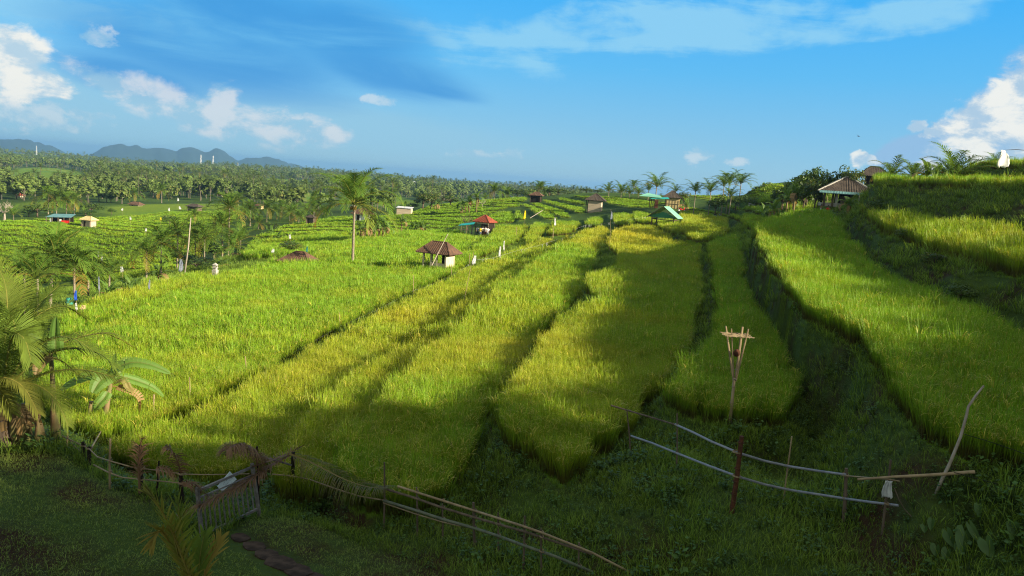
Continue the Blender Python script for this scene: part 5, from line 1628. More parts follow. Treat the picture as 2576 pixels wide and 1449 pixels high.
# small huts
def small_hut(px, py, wpx, rpx, epx, label, name='field_hut', tile=M_TILE, wall=M_DARKWOOD, rz=-15, ridge=.15, lift=RH, sink=0, wallw=.72, n=10):
    p = site(px, py, lift); s = U(1, p)
    e = empty(name, (p[0], p[1], p[2] - sink), R(rz), label, 'hut')
    z0 = epx * s + (RH if lift > .1 else 0)
    hip_roof(e, wpx * s, wpx * .75 * s, z0, rpx * s, wpx * ridge * s, tile, n, 5, .045, .08)
    m = MB(); m.box((0, 0, z0 / 2 - .2), (wpx * wallw * s, wpx * .52 * s, z0 + .3)); m.build('wall', wall, e)
    posts(e, (-wpx * .38 * s, wpx * .38 * s), (-wpx * .3 * s,), z0 + .1, .12, M_WOOD)
    part_box('doorway', e, (-wpx * .12 * s, -wpx * .262 * s, z0 * .45), (wpx * .16 * s, .06, z0 * .8), M_DARKWOOD)
    return e
small_hut(1349, 500, 34, 9, 8, 'small brown-roofed hut at the top left of the straight terraces')
small_hut(912, 548, 48, 15, 8, 'hut with wide brown roof and white wall seen past the tall palm trunk', wall=M_WHITEC, ridge=.1)
small_hut(755, 648, 88, 24, 5, 'brown tiled roof half hidden by the rice below the lone palm', ridge=.25, sink=.7, n=16)
small_hut(783, 556, 24, 6, 7, 'tiny thatched hut on the small terraces', tile=M_TILEGREY, wall=M_WOOD)
small_hut(224, 564, 32, 8, 8, 'pale thatched hut alone in the valley rice', tile=M_CREAM, wall=M_BOARD, ridge=.35)
small_hut(343, 518, 30, 6, 3, 'low valley house with long faded brown roof', name='house', ridge=.5, lift=0, wall=M_BOARD)
small_hut(490, 524, 34, 6, 4, 'weathered grey thatch hut at the far side of the valley rice', tile=M_TILEGREY, ridge=.4, wall=M_WOOD)
small_hut(50, 496, 16, 4, 4, 'distant orange-roofed house at the far left of the valley', name='house', tile=M_TILERED, lift=0, wall=M_PLASTER)
small_hut(2196, 462, 66, 22, 16, 'dark-roofed pavilion on the higher terrace behind the large one', tile=M_TILEGREY, wall=M_DARKWOOD, ridge=.3, lift=0, n=14, wallw=.5, name='pavilion')
small_hut(653, 526, 20, 5, 8, 'small house with dark roof and orange wall among the palms', name='house', lift=0, wall=M_CREAM, ridge=.3)
small_hut(555, 494, 14, 3, 4, 'far small house with reddish roof in the forest edge', name='house', tile=M_TILERED, lift=0, wall=M_PLASTER)
# flat shed
p = site(1018, 532); s = U(1, p)
e = empty('shed', tuple(p), R(-5), 'low shed with flat grey sheet roof behind the banana row', 'shed')
m = MB(); roof_face(m, (-20 * s, -12 * s, 8 * s + .9), (20 * s, -12 * s, 8 * s + .9), (20 * s, 12 * s, 11 * s + .9), (-20 * s, 12 * s, 11 * s + .9), 16, 1, .03); m.build('roof', M_STEEL, e)
part_box('wall', e, (0, 0, 4 * s), (36 * s, 20 * s, 8 * s + 1.6), M_BOARD)
# teal-roofed shed in the valley
p = site(152, 552); s = U(1, p)
e = empty('shed', tuple(p), R(6), 'valley shed with blue-green sheet roof and white doors under the palms', 'shed')
m = MB(); roof_face(m, (-27 * s, -12 * s, 12 * s), (27 * s, -12 * s, 14 * s), (27 * s, 12 * s, 20 * s), (-18 * s, 12 * s, 18 * s), 16, 1, .03); m.build('roof', M_BLUEGREY, e)
part_box('back_wall', e, (0, 10 * s, 7 * s), (46 * s, .15, 13 * s), M_DARKWOOD); posts(e, tuple(k * s for k in (-24, -12, 0, 12, 24)), (-11 * s,), 13 * s, .14, M_WOOD, name='post')
part_box('white_door', e, (-15 * s, -9 * s, 5 * s), (5 * s, .1, 9 * s), M_WHITEC); part_box('white_door', e, (4 * s, -9 * s, 5 * s), (4 * s, .1, 8 * s), M_WHITEC)
part_box('stall', e, (14 * s, -9 * s, 4 * s), (13 * s, 1, 5 * s), M_RED)
# long white building far off
p = pd(1044, 468, 1350); p[2] = gz(p[0], p[1]); s = U(1, p)
e = empty('white_building', tuple(p), R(-8), 'long white building far off in the forest', 'building')
part_box('wall', e, (0, 0, 6 * s), (18 * s, 10 * s, 12 * s), M_WHITEC); m = MB(); roof_face(m, (-10 * s, -6 * s, 12 * s), (10 * s, -6 * s, 12 * s), (10 * s, 6 * s, 13.5 * s), (-10 * s, 6 * s, 13.5 * s), 8, 1, .1); m.build('roof', M_WHITEC, e)

# large pavilion
p = site(2124, 514, .1); s = U(1, p)
h9 = empty('pavilion', (p[0], p[1], p[2]), R(-16), 'large open pavilion with tiled roof and blue-green sheet along its eave', 'pavilion')
E9 = 28 * s
hip_roof(h9, 128 * s, 96 * s, E9, 35 * s, 6 * s, M_TILEGREY, 24, 10, .06, .11, M_STONE)
m = MB()
roof_face(m, (-62 * s, -58 * s, E9 - 3.5 * s), (68 * s, -58 * s, E9 - 3.5 * s), (62 * s, -44 * s, E9 + 3 * s), (-60 * s, -44 * s, E9 + 3 * s), 40, 1, .03)
roof_face(m, (76 * s, -56 * s, E9 - 4 * s), (76 * s, 40 * s, E9 - 4 * s), (60 * s, 40 * s, E9 + 3 * s), (60 * s, -50 * s, E9 + 3 * s), 26, 1, .03)
m.build('eave_sheet', M_BLUEGREY, h9)
posts(h9, (-48 * s, -30 * s, 40 * s), (-40 * s,), E9 + .2, .22, M_WOOD); posts(h9, (-48 * s, 0, 50 * s), (34 * s,), E9 + .2, .22, M_DARKWOOD)
posts(h9, (-22 * s,), (-40 * s,), E9 + .2, .26, M_STONE)
part_box('floor', h9, (0, 0, -.05), (108 * s, 80 * s, .4), M_STONE)
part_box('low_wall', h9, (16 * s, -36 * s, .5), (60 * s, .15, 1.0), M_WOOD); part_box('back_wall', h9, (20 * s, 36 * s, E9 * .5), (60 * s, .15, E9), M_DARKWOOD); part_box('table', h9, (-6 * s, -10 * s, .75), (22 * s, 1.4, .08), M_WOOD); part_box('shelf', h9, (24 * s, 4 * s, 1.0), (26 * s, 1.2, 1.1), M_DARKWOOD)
pav = p; pavs = s
tag_ = part_box('orange_bag', None, (0, 0, 0), (.45, .35, .55), M_ORANGE); tag_.location = at(2178, 508, p); tag_['label'] = 'orange bag hanging at the right eave of the large pavilion'; tag_['category'] = 'bag'

# shrine pillar and wrapped figures in the lower left
p = site(541, 684, .5); s = U(1, p)
e = empty('stone_shrine', tuple(p), R(-10), 'small white stone shrine pillar at the end of the lower left field', 'shrine')
part_box('base', e, (0, 0, .2), (11 * s, 11 * s, .9), M_STONE); part_box('shaft', e, (0, 0, 12 * s), (7.5 * s, 7.5 * s, 18 * s), M_STONE); part_box('shelf', e, (0, 0, 21 * s), (10 * s, 10 * s, 2 * s), M_STONE)
m = MB(); m.add([(-5.5 * s, -5.5 * s, 27 * s), (5.5 * s, -5.5 * s, 27 * s), (5.5 * s, 5.5 * s, 27 * s), (-5.5 * s, 5.5 * s, 27 * s), (0, 0, 33 * s)], [(3, 2, 1, 0), (0, 1, 4), (1, 2, 4), (2, 3, 4), (3, 0, 4)]); m.build('cap', M_STONE, e)
posts(e, (-3.5 * s, 3.5 * s), (-3.5 * s, 3.5 * s), 27 * s, .06, M_STONE, 21 * s, 'column')

# ------------------------------------------------------------ flags, scarecrows, poles
def cloth(name, c, w_, h_, mat, label, cat='flag', fold=3, seed=0, pole=None, polemat=None, parent=None):
    """hanging piece of plastic or cloth, gathered at the top"""
    random.seed(seed)
    m = MB(); nx, nz = 8, 8; V = []
    for j in range(nz + 1):
        v = j / nz
        for i in range(nx + 1):
            u = i / nx - .5
            gather = .55 + .45 * min(1, v * 1.6)
            V.append((u * w_ * gather + random.uniform(-.06, .06) * w_ + math.sin(v * 3 + seed) * .14 * w_, math.sin(u * fold * 6.28 + v * 2) * w_ * .16 * (1 - .4 * v), -v * h_ + random.uniform(-.03, .03) * h_ * (j == nz) * 4))
    W = nx + 1
    m.add(V, [(j * W + i, j * W + i + 1, (j + 1) * W + i + 1, (j + 1) * W + i) for j in range(nz) for i in range(nx)])
    if parent is None:
        e = empty(name, tuple(c), random.uniform(-.6, .6), label, cat)
    else: e = parent
    o = m.build('cloth', mat, e, smooth=True)
    md = o.modifiers.new('thick', 'SOLIDIFY'); md.thickness = .012
    return e, o

def flag(px, py_top, py_bot, py_ground, label, mat=M_WHITEP, w=.4, d=None, px_base=None, polemat=None, name='flag', px_top=None, py_pole=None, seed=0, r=.018, lift=RH):
    """pole stuck in the field with a cloth tied near its top"""
    bx = px if px_base is None else px_base
    b = site(bx, py_ground, lift) if d is None else pd(bx, py_ground, d)
    if d is not None: b[2] = gz(b[0], b[1])
    tp = at(px if px_top is None else px_top, (py_top if py_pole is None else py_pole) - 2, b)
    c = at(px, py_top, b); s = U(1, b)
    e = empty(name, tuple(b), 0, label, 'flag')
    inv = Vector(b)
    m = MB(); T = Vector(tp) - inv; m.tube([Vector((0, 0, -.2)), T * .5 + Vector((.02, 0, .02)), T], r, r * .6, 6); m.build('pole', polemat or M_BAMBOO, e)
    _, o = cloth(name, c, w * .42, (py_bot - py_top) * s, mat, label, seed=seed, parent=e)
    o.location = Vector(c) - inv; o.rotation_euler = (0, 0, .3)
    return e
flag(1194, 643, 665, 752, 'white and green plastic bag on a long bamboo pole leaning over the yellow rice', w=.62, px_base=1163, px_top=1192, py_pole=636, seed=2, r=.024)
flag(1259, 620, 645, 650, 'white plastic strip scarecrow, left one of two by the string line', w=.55, seed=3)
flag(1269, 606, 630, 632, 'white and pale green plastic strip, right one of two by the string line', w=.45, seed=4)
flag(1397, 548, 568, 606, 'grey plastic bag on a leaning bamboo pole between the mid terraces', w=.6, px_base=1386, px_top=1399, py_pole=542, mat=M_WHITEP, seed=5)
flag(1539, 532, 552, 611, 'grey rag on an upright pole at the dark notch in the yellow rice', w=.5, px_base=1535, px_top=1537, py_pole=528, mat=M_GREYC, seed=6)
flag(1321, 530, 550, 552, 'yellow and white dressed scarecrow on the terrace bank', w=1.0, mat=M_YELLOW, seed=7, name='scarecrow')
flag(687, 626, 635, 650, 'white flag on a thin stick left of the half-hidden brown roof', w=.7, px_base=693, seed=8)
flag(773, 620, 633, 642, 'bright green and white rag right above the half-hidden brown roof', w=.6, mat=M_TEALB, seed=9)
flag(730, 590, 600, 612, 'white rag on the small terraces left of the low dark palm', w=.7, seed=10)
flag(307, 671, 684, 705, 'white triangular flag on a stick at the grove edge', w=.75, seed=11, px_base=309)
flag(328, 545, 552, 556, 'white flag in the middle of the valley rice', w=.9, seed=12)
flag(404, 547, 554, 560, 'yellow flag in the valley rice', w=1.0, mat=M_YELLOW, seed=13)
flag(367, 574, 583, 588, 'white rag in the lower valley rice', w=.8, seed=14)
flag(308, 524, 529, 533, 'white rag near the round valley bush', w=1.4, seed=15)
flag(426, 523, 530, 534, 'small white flag at the far edge of the valley rice', w=1.2, seed=16)
flag(453, 519, 526, 529, 'square white sheet at the far edge of the valley rice', w=1.6, seed=17)
flag(448, 498, 505, 530, 'white flag on a tall pole by the far palms', w=1.2, seed=18)
flag(247, 632, 645, 652, 'thin white strip at the left in the lower valley rice', w=.5, seed=19)
flag(256, 643, 655, 660, 'leaning pale strip right beside the thin white one', w=.6, seed=20)
flag(376, 704, 725, 735, 'blue and white flag on a yellow stick at the pale rice edge', w=.35, mat=M_GREYC, seed=21, px_base=373)
flag(191, 731, 752, 758, 'tall bright blue plastic sheet standing at the field corner', w=.45, mat=M_BLUE, seed=22)
flag(192, 762, 778, 790, 'small pale grey flag below the blue plastic', w=.35, seed=23)
flag(249, 696, 728, 738, 'grey plastic wrapped stake between banana sprouts', w=.3, mat=M_GREYC, seed=24)
flag(455, 652, 680, 688, 'white dressed figure scarecrow under the grove palms', w=.9, mat=M_GREYC, seed=25, name='scarecrow')
flag(208, 768, 777, 780, 'pale yellow cloth lying over the rice below the blue plastic', w=.9, mat=M_CREAM, seed=26)
p = site(175, 762, .6); o = None
m = MB(); m.tube([(0, 0, -.1), (0, 0, .3), (0, 0, .62)], [.25, .30, .24], n=14); o = m.build('plastic_barrel', M_TEALB, smooth=True, label='teal plastic barrel in the weeds beside the blue plastic', cat='barrel'); o.location = (p[0], p[1], p[2] + .4)
# white banner on a bent pole at the upper right
b = pd(2600, 420, 62); b[2] = gz(b[0], b[1])
e = empty('banner', tuple(b), 0, 'white banner hanging from a bent bamboo pole against the white cloud', 'flag'); inv = Vector(b)
pts = [Vector((0, 0, -.2)), Vector(pd(2612, 385, 62)) - inv, Vector(pd(2590, 379, 62)) - inv, Vector(pd(2555, 376, 62)) - inv, Vector(pd(2521, 378, 62)) - inv]
m = MB(); m.tube(pts, .035, .012, 6); m.build('pole', M_WOOD, e)
_, o = cloth('banner', pd(2526, 378, 62), .62, 1.1, M_WHITEC, '', seed=31, parent=e, fold=.6); o.scale = (1.25, 1, 1); o.location = Vector(pd(2526, 378, 62)) - inv
# bird in the sky
bp = pd(2160, 343, 90); m = MB()
m.tube([(-.16, 0, 0), (0, 0, .015), (.14, 0, .01)], [.01, .04, .015], n=8); m.add([(-.06, 0, .02), (.06, 0, .02), (.0, .38, .1), (-.06, 0, .02), (.06, 0, .02), (0, -.38, .08)], [(0, 1, 2), (3, 5, 4)]); m.add([(-.15, 0, 0), (-.26, .05, 0), (-.26, -.05, 0)], [(0, 1, 2)])
o = m.build('bird', M_DARKC, label='small dark bird flying above the pavilion', cat='bird'); o.location = bp; o.rotation_euler = (0.3, 0, .3)

# ---- stakes and the ribboned string along the furrow
stakes = [(387,1046,387,1000,'short pale stake with a dark top'), (480,1012,477,949,'pinkish stake, third from the left'), (622,937,617,896,'slim stake, fourth from the left'), (855,818,853,784,'slim stake near the middle'), (1041,732,1040,693,'stake left of the bagged pole'), (1136,690,1136,668,'short stake below the open hut'), (1182,662,1181,640,'short stake left of the bag')]
sw = []
for k, (x0, y0, x1, y1, lb) in enumerate(stakes):
    b = site(x0, y0, .45); t = Vector(at(x1, y1, b)); sw.append((Vector(b), t))
    m = MB(); m.tube([Vector((0, 0, -.1)), (t - Vector(b)) * .5, t - Vector(b)], .028, .02, 6)
    if k == 0: m.tube([(t - Vector(b)) * .97, (t - Vector(b)) * 1.1], .035, .03, 6)
    o = m.build('stake', M_BAMBOO, label=lb + ' on the ribboned string line', cat='stake', group='stakes holding the ribboned string'); o.location = b
sp = [Vector(at(262, 1086, sw[0][0]))] + [b.lerp(t, .28) for k, (b, t) in enumerate(sw)]
m = MB(); rb = MB(); random.seed(5)
e = empty('bird_scaring_string', tuple(sp[0]), 0, 'sagging string hung with white plastic ribbons along the furrow', 'string')
for i in range(len(sp) - 1):
    a, b = sp[i], sp[i + 1]; L = (b - a).length; n = 8
    pts = [a.lerp(b, k / n) - Vector((0, 0, .10 * math.sin(math.pi * k / n))) - sp[0] for k in range(n + 1)]
    m.tube(pts, .004, n=4)
    for k in range(int(L / 1.5)):
        t = (k + random.random()) / max(1, int(L / 1.5))
        q = a.lerp(b, t) - Vector((0, 0, .1 * math.sin(math.pi * t))) - sp[0]
        for r_ in range(random.choice([1, 1, 2])):
            dx, dy = random.uniform(-.06, .06), random.uniform(-.03, .03); l = random.uniform(.15, .34)
            rb.quad(q + Vector((-.009, 0, 0)), q + Vector((.009, 0, 0)), q + Vector((dx + .011, dy, -l)), q + Vector((dx - .006, dy, -l)))
m.build('string', M_STRING, e); rb.build('ribbons', M_WHITEP, e)
# second ribbon string on the far side, and loose ribbons by the notch
for lst, lb in (([(1446,578),(1475,566),(1500,565),(1535,561),(1560,557),(1600,551),(1640,545)], 'ribboned string in front of the mid terraces left of the green shelter'), ([(1200,655),(1240,650),(1300,632),(1350,620),(1400,604),(1450,592)], 'ribboned string across the yellow rice right of the plastic strips')):
    P_ = [Vector(site(x, y, RH + .1)) + Vector((0, 0, RH + .15)) for x, y in lst]
    e = empty('bird_scaring_string', tuple(P_[0]), 0, lb, 'string'); m = MB(); m.tube([q - P_[0] for q in P_], .006, n=4); m.build('string', M_STRING, e); rb = MB()
    for i in range(len(P_) - 1):
        for k in range(3):
            q = P_[i].lerp(P_[i + 1], random.random()) - P_[0]; l = random.uniform(.2, .5); dx = random.uniform(-.1, .1)
            rb.quad(q + Vector((-.016, 0, 0)), q + Vector((.016, 0, 0)), q + Vector((dx + .018, 0, -l)), q + Vector((dx - .012, 0, -l)))
    rb.build('ribbons', M_WHITEP, e)
for (x0, y0, x1, y1, lb, mt) in [(1301,595,1299,571,'thin stake left of the terrace furrow right of the plastic strips', M_BAMBOO), (1392,592,1392,575,'thin stake in the rice by the leaning bagged pole', M_BAMBOO), (1806,542,1807,523,'short post at the top of the curved bright paddy', M_WOOD), (2074,514,2076,489,'left one of two short stakes by the pavilion', M_BAMBOO), (2081,514,2081,495,'right one of two short stakes by the pavilion', M_BAMBOO), (2160,512,2162,492,'stub post beside the light green banana plant', M_PALEBARK)]:
    b = site(x0, y0, .4); t = Vector(at(x1, y1, b)); m = MB(); m.tube([Vector((0, 0, -.2)), t - Vector(b)], .05, .04, 6)
    o = m.build('stake', mt, label=lb, cat='stake'); o.location = b
# fallen bamboo poles by the scarecrow
a, b = site(1333, 550, .2), site(1362, 537, .4)
for k in range(2):
    m = MB(); m.tube([Vector(a) + Vector((0, 0, .3)), Vector(b) + Vector((.2 * k, 0, .9 + .2 * k))], .06, .05, 6); m.build('bamboo_pole', M_PALEBARK, label=('lower' if k == 0 else 'upper') + ' of two fallen poles beside the yellow scarecrow', cat='pole')

# ------------------------------------------------------------ radio masts
def mast(px, pyt, pyb, d, label):
    b = pd(px, pyb, d); b[2] = gz(b[0], b[1]); t = pd(px, pyt, d); h = t[2] - b[2]
    e = empty('radio_mast', tuple(b), 0, label, 'mast'); m = MB(); w0, w1, n = h * .045, h * .018, 9
    for cx, cy in ((-1, -1), (1, -1), (1, 1), (-1, 1)): m.tube([(cx * w0, cy * w0, 0), (cx * w1, cy * w1, h * .92)], h * .006, n=4)
    for k in range(n):
        z0, z1 = h * .92 * k / n, h * .92 * (k + 1) / n; a0, a1 = w0 + (w1 - w0) * k / n, w0 + (w1 - w0) * (k + 1) / n
        for (ax, ay), (bx, by) in (((-1, -1), (1, -1)), ((1, -1), (1, 1)), ((1, 1), (-1, 1)), ((-1, 1), (-1, -1))):
            m.tube([(ax * a0, ay * a0, z0), (bx * a1, by * a1, z1)], h * .003, n=3); m.tube([(bx * a0, by * a0, z0), (ax * a1, ay * a1, z1)], h * .003, n=3)
    m.build('lattice', M_STEEL, e)
    m = MB(); m.tube([(0, 0, h * .92), (0, 0, h)], h * .006, n=4)
    for k in range(6):
        a = k * 1.05; m.tube([(math.cos(a) * w1 * 2, math.sin(a) * w1 * 2, h * .80), (math.cos(a) * w1 * 2, math.sin(a) * w1 * 2, h * .90)], h * .008, n=6)
    m.build('antennas', M_STEEL, e)
mast(505, 388, 416, 2300, 'left one of the two lattice masts on the forest skyline')
mast(536, 390, 419, 2350, 'right one of the two lattice masts on the forest skyline')
mast(92, 366, 392, 2500, 'faint single lattice mast far left on the skyline')
mast(598, 408, 424, 3000, 'tiny thin mast right of the two lattice masts')
# ------------------------------------------------------------ foreground fences
def gp(px, py): return Vector(hit(px, py))
def rail_pts(lst, refs):
    """lst: pixels; refs: (px, distance) pairs to interpolate the distance from"""
    xs = [r[0] for r in refs]; ds = [r[1] for r in refs]
    return [Vector(pd(x, y, float(np.interp(x, xs, ds)))) for x, y in lst]
def dist(p): return math.hypot(p[0], p[1])

def knobs(m, pts, r, step=.32, col=(1, 1, 1, 1)):
    for i in range(len(pts) - 1):
        a, b = Vector(pts[i]), Vector(pts[i + 1]); L = (b - a).length; n = max(1, int(L / step))
        for k in range(n):
            c = a.lerp(b, (k + .5) / n); d = (b - a).normalized() * .008
            m.tube([c - d, c + d], r * 1.22, n=8, col=col)

def tie(m, c, r=.03):
    for k in range(3):
        m.tube([c + Vector((math.cos(t) * r, math.sin(t) * r, .012 * (k - 1) + .01 * math.sin(t * 2))) for t in np.linspace(0, 6.28, 9)], .006, n=4, cap=False)

def fence(name, label, posts_, rails, refs=None, off=.0):
    """posts_: (base px,py, top px,py, radius, material); rails: (pixels, radius, material, name)"""
    bases = []
    for x0, y0, x1, y1, r, mt in posts_:
        bases.append(gp(x0, y0))
    org = bases[0]
    e = empty(name, tuple(org), 0, label, 'fence')
    rf = sorted([(p[0], dist(b)) for p, b in zip(posts_, bases)])
    for (x0, y0, x1, y1, r, mt), b in zip(posts_, bases):
        t = Vector(at(x1, y1, b)); m = MB()
        mid = (b + t) / 2 + Vector((random.uniform(-.015, .015), 0, 0))
        m.tube([b - org - Vector((0, 0, .25)), mid - org, t - org], r, r * .8, 8); knobs(m, [b - org, t - org], r * .95, .3)
        m.build('post', mt, e)
    for pix, r, mt, nm in rails:
        P_ = [q - org for q in rail_pts(pix, rf)]
        P_ = [q - Vector(FW) * (.05 + off) for q in P_]
        m = MB(); m.tube(P_, r, r * .85, 8)
        if mt is not M_PIPE: knobs(m, P_, r * .95, .38)
        m.build(nm, mt, e)
    for (x0, y0, x1, y1, r, mt), b in zip(posts_, bases):
        m = MB()
        for pix, rr, mt2, nm in rails:
            xs = [q[0] for q in pix]; ys = [q[1] for q in pix]
            if min(xs) - 3 <= (x0 + x1) / 2 <= max(xs) + 3:
                y = float(np.interp((x0 + x1) / 2, xs, ys)); c = Vector(pd((x0 + x1) / 2, y, dist(b))) - org
                tie(m, c, max(rr, r) * 1.5)
                m.build('binding', M_BAMBOO, e); m = MB()
    return e, org, rf

# left bamboo fence
fence('bamboo_fence', 'rickety bamboo fence left of the gate with thin sagging rails',
 [(167,1131,170,1088,.025,M_BAMBOO),(211,1165,208,1112,.05,M_DARKWOOD),(226,1176,224,1124,.055,M_DARKWOOD),(277,1231,277.5,1104,.03,M_BAMBOO),(355,1249,352,1120,.06,M_DARKWOOD),(393,1247,400,1160,.028,M_DARKWOOD),(460,1267,454,1186,.06,M_DARKWOOD)],
 [([(159,1096),(204,1117),(227,1128),(247,1148),(277,1158),(335,1174),(417,1185),(465,1192),(528,1193),(629,1191)],.016,M_BAMBOO,'rail'),
  ([(165,1126),(187,1140),(200,1150)],.014,M_BAMBOO,'rail'),([(176,1104),(190,1122),(203,1132)],.014,M_BAMBOO,'rail'),
  ([(238,1168),(275,1187),(310,1200),(395,1208),(454,1214),(531,1226)],.018,M_BAMBOO,'rail')])
b = gp(258, 1092); m = MB(); m.tube([Vector(pd(279.5, 1030, dist(b) + .3)), Vector(pd(258, 1078, dist(b))), Vector(pd(229, 1128, dist(gp(226, 1176))))], .018, .024, 7)
m.build('bamboo_pole', M_BAMBOO, label='thin slanting bamboo pole from the banana plant to the left fence', cat='pole')

# gate
gl, gr = gp(509.6, 1352), gp(653.7, 1304); org = gl
ge = empty('wooden_gate', tuple(org), 0, 'grey timber gate with upright bars standing ajar by the lawn', 'gate')
def GP(px, py):
    t = (px - 502) / (644 - 502); return Vector(pd(px, py, dist(gl) * (1 - t) + dist(gr) * t)) - org
m = MB(); m.beam(GP(495.8, 1226), Vector((0, 0, -.1)) + GP(509.6, 1352), .07); m.build('post', M_GATE, ge)
m = MB(); m.beam(GP(634, 1166), GP(653.7, 1306), .07); m.build('post', M_GATE, ge)
m = MB(); m.beam(GP(495.8, 1235), GP(636.4, 1174), .055); m.build('top_rail', M_GATE, ge)
m = MB(); m.beam(GP(500.5, 1252), GP(639, 1193), .03); m.build('middle_rail', M_GATE, ge)
m = MB(); m.beam(GP(509, 1347), GP(650.5, 1279), .055); m.build('bottom_rail', M_GATE, ge)
for k in range(11):
    t = (k + 1) / 12; a = GP(500.5 + 138.5 * t, 1252 - 59 * t); b = GP(509 + 141.5 * t, 1347 - 68 * t); m = MB(); m.beam(a, b, .028); m.build('bar', M_GATE, ge)
# sign board with faded handwriting
c4 = [GP(583.4, 1183) , GP(600, 1203), GP(563.5, 1233), GP(552, 1220.5)]
c4 = [q + org - Vector(FW) * .12 for q in c4]; nr = (c4[1] - c4[0]).cross(c4[3] - c4[0]).normalized()
if nr.dot(Vector(FW)) > 0: nr = -nr
m = MB(); m.add([q for q in c4] + [q - nr * .012 for q in c4], [(0, 1, 2, 3), (7, 6, 5, 4), (0, 4, 5, 1), (1, 5, 6, 2), (2, 6, 7, 3), (3, 7, 4, 0)])
sg = m.build('sign_board', M_SIGN, label='small white board with faded handwriting hung slanted on the gate', cat='sign')
ink = MB(); random.seed(9)
ex = (c4[3] - c4[0]); ey = (c4[1] - c4[0])      # long side, short side
for row, n_ in ((.28, 9), (.52, 10), (.76, 7)):
    for k in range(n_):
        if random.random() < .15: continue
        u = .12 + .76 * (k + .5) / 10; P0 = c4[0] + ex * u + ey * row + nr * .006
        pts = [P0 + ex * random.uniform(-.025, .025) + ey * random.uniform(-.07, .07) for _ in range(4)]
        ink.tube(pts, .0028, n=4)
ink.build('handwriting', M_INK, sg)

# fence between gate and hanging frond, then on to the right
fe, forg, frf = fence('bamboo_fence', 'bamboo fence with thick green rail sloping to the lower right',
 [(733,1258,738,1138,.065,M_DARKWOOD),(967,1332,967,1163,.024,M_WOOD),(1051,1348,1048,1226,.024,M_WOOD),(1115,1364,1113,1268,.022,M_WOOD),(1196,1382,1191,1264,.035,M_WOOD),(1256,1400,1253,1290,.022,M_WOOD),(1317,1436,1320,1298,.026,M_WOOD),(1364,1444,1361,1330,.022,M_WOOD),(1457,1449,1457,1365,.024,M_WOOD)],
 [([(686,1192),(735,1196),(780,1205),(847,1229),(905,1247),(960,1256)],.02,M_BAMBOO,'rail'),
  ([(1002,1222),(1048,1237),(1190,1282),(1316,1322),(1362,1338),(1488,1388),(1593,1442)],.028,M_BAMBOO,'rail'),
  ([(965,1227),(1040,1250),(1111,1275),(1200,1302),(1321,1336),(1400,1362),(1488,1392)],.03,M_WOOD,'rail'),
  ([(966,1258),(1048,1283),(1115,1305),(1196,1328),(1258,1348),(1316,1370),(1397,1398),(1490,1437)],.036,M_GREENBAMBOO,'rail'),
  ([(966,1264),(1048,1292),(1115,1312),(1160,1322)],.016,M_BAMBOO,'rail')])
# grey pole over the gate
m = MB(); P_ = rail_pts([(631,1141),(660,1150),(700,1160),(735,1171)], [(631, dist(gr) + .2), (735, frf[0][1])]); m.tube([q for q in P_], .03, .025, 8)
m.build('fence_pole', M_GATE, label='weathered grey pole from the gate to the dark post', cat='pole')
m = MB(); b = Vector(at(640, 1210, gr)); m.tube([Vector(gr) + Vector((-.1, .25, 0)), Vector(at(638, 1132, gr)) + Vector((0, .25, 0))], .028, n=7); m.build('stake', M_DARKWOOD, label='thin dark stake rising behind the right gate post', cat='stake')

def hang_frond(name, label, pix, ll, wd, mat, nleaf, hang, fwd, both=(1, 1), rr=.02, jitter=.2, seg=4, dd=-.12, seed=1, refs=None, start=.08):
    random.seed(seed)
    P_ = rail_pts(pix, refs); P_ = [q + Vector(FW) * dd for q in P_]
    org = P_[0]; e = empty(name, tuple(org), 0, label, 'palm leaf')
    m = MB(); frond(m, [q - org for q in P_], nleaf, ll, wd, 0, seg, both, hang, fwd, rr, jitter, start)
    m.build('leaflets', mat, e); return e
rg = [(440, dist(gl) - .6), (509, dist(gl)), (653, dist(gr)), (738, frf[0][1]), (967, frf[1][1])]
hang_frond('dead_palm_frond', 'long dead brown palm frond lying across the gate and the sign', [(735,1139),(690,1165),(650,1192),(610,1215),(560,1240),(515,1262),(473,1282)], .52, .024, M_DEADPALM, 130, .7, 2.6, (1, 1), .022, .22, 4, -.28, 3, rg, .0)
hang_frond('dead_palm_frond', 'shaggy dead brown frond drooping over the far gate post', [(665,1163),(640,1140),(612,1122),(585,1120),(565,1135)], .62, .026, M_DEADPALM, 90, 2.4, .5, (1, 1), .022, .25, 4, .1, 5, rg, .0)
hang_frond('dead_palm_frond', 'small grey dead frond hanging on the fence left of the gate', [(455,1190),(448,1165),(436,1140),(420,1125)], .45, .024, M_DEADPALM, 44, 2.2, .4, (1, 1), .016, .25, 4, 0, 6, rg, .0)
hang_frond('dead_palm_frond', 'dry dark frond tied upright to the left fence post', [(352,1240),(350,1180),(352,1130),(358,1105)], .36, .026, M_DEADPALM, 44, 1.6, 1.6, (1, 1), .03, .25, 4, 0, 7, rg, .2)
hang_frond('dead_palm_frond', 'limp grey frond on the ground at the near gate post', [(465,1225),(478,1215),(500,1225),(508,1240)], .45, .022, M_DEADPALM, 40, 2.8, .3, (1, 1), .016, .3, 4, 0, 8, rg, .0)
hang_frond('dead_palm_frond', 'dead brown frond bunched over the rail behind the sign', [(560,1150),(590,1132),(620,1136),(640,1160),(650,1200)], .5, .022, M_DEADPALM, 70, 2.2, .4, (1, 1), .02, .3, 4, .2, 15, rg, .0)
hang_frond('dead_palm_frond', 'dead frond with its dry tip rising over the dark post', [(640,1172),(680,1158),(715,1145),(740,1132),(766,1119)], .36, .020, M_DEADPALM, 60, .6, 1.8, (1, 1), .018, .25, 4, -.1, 16, rg, .0)
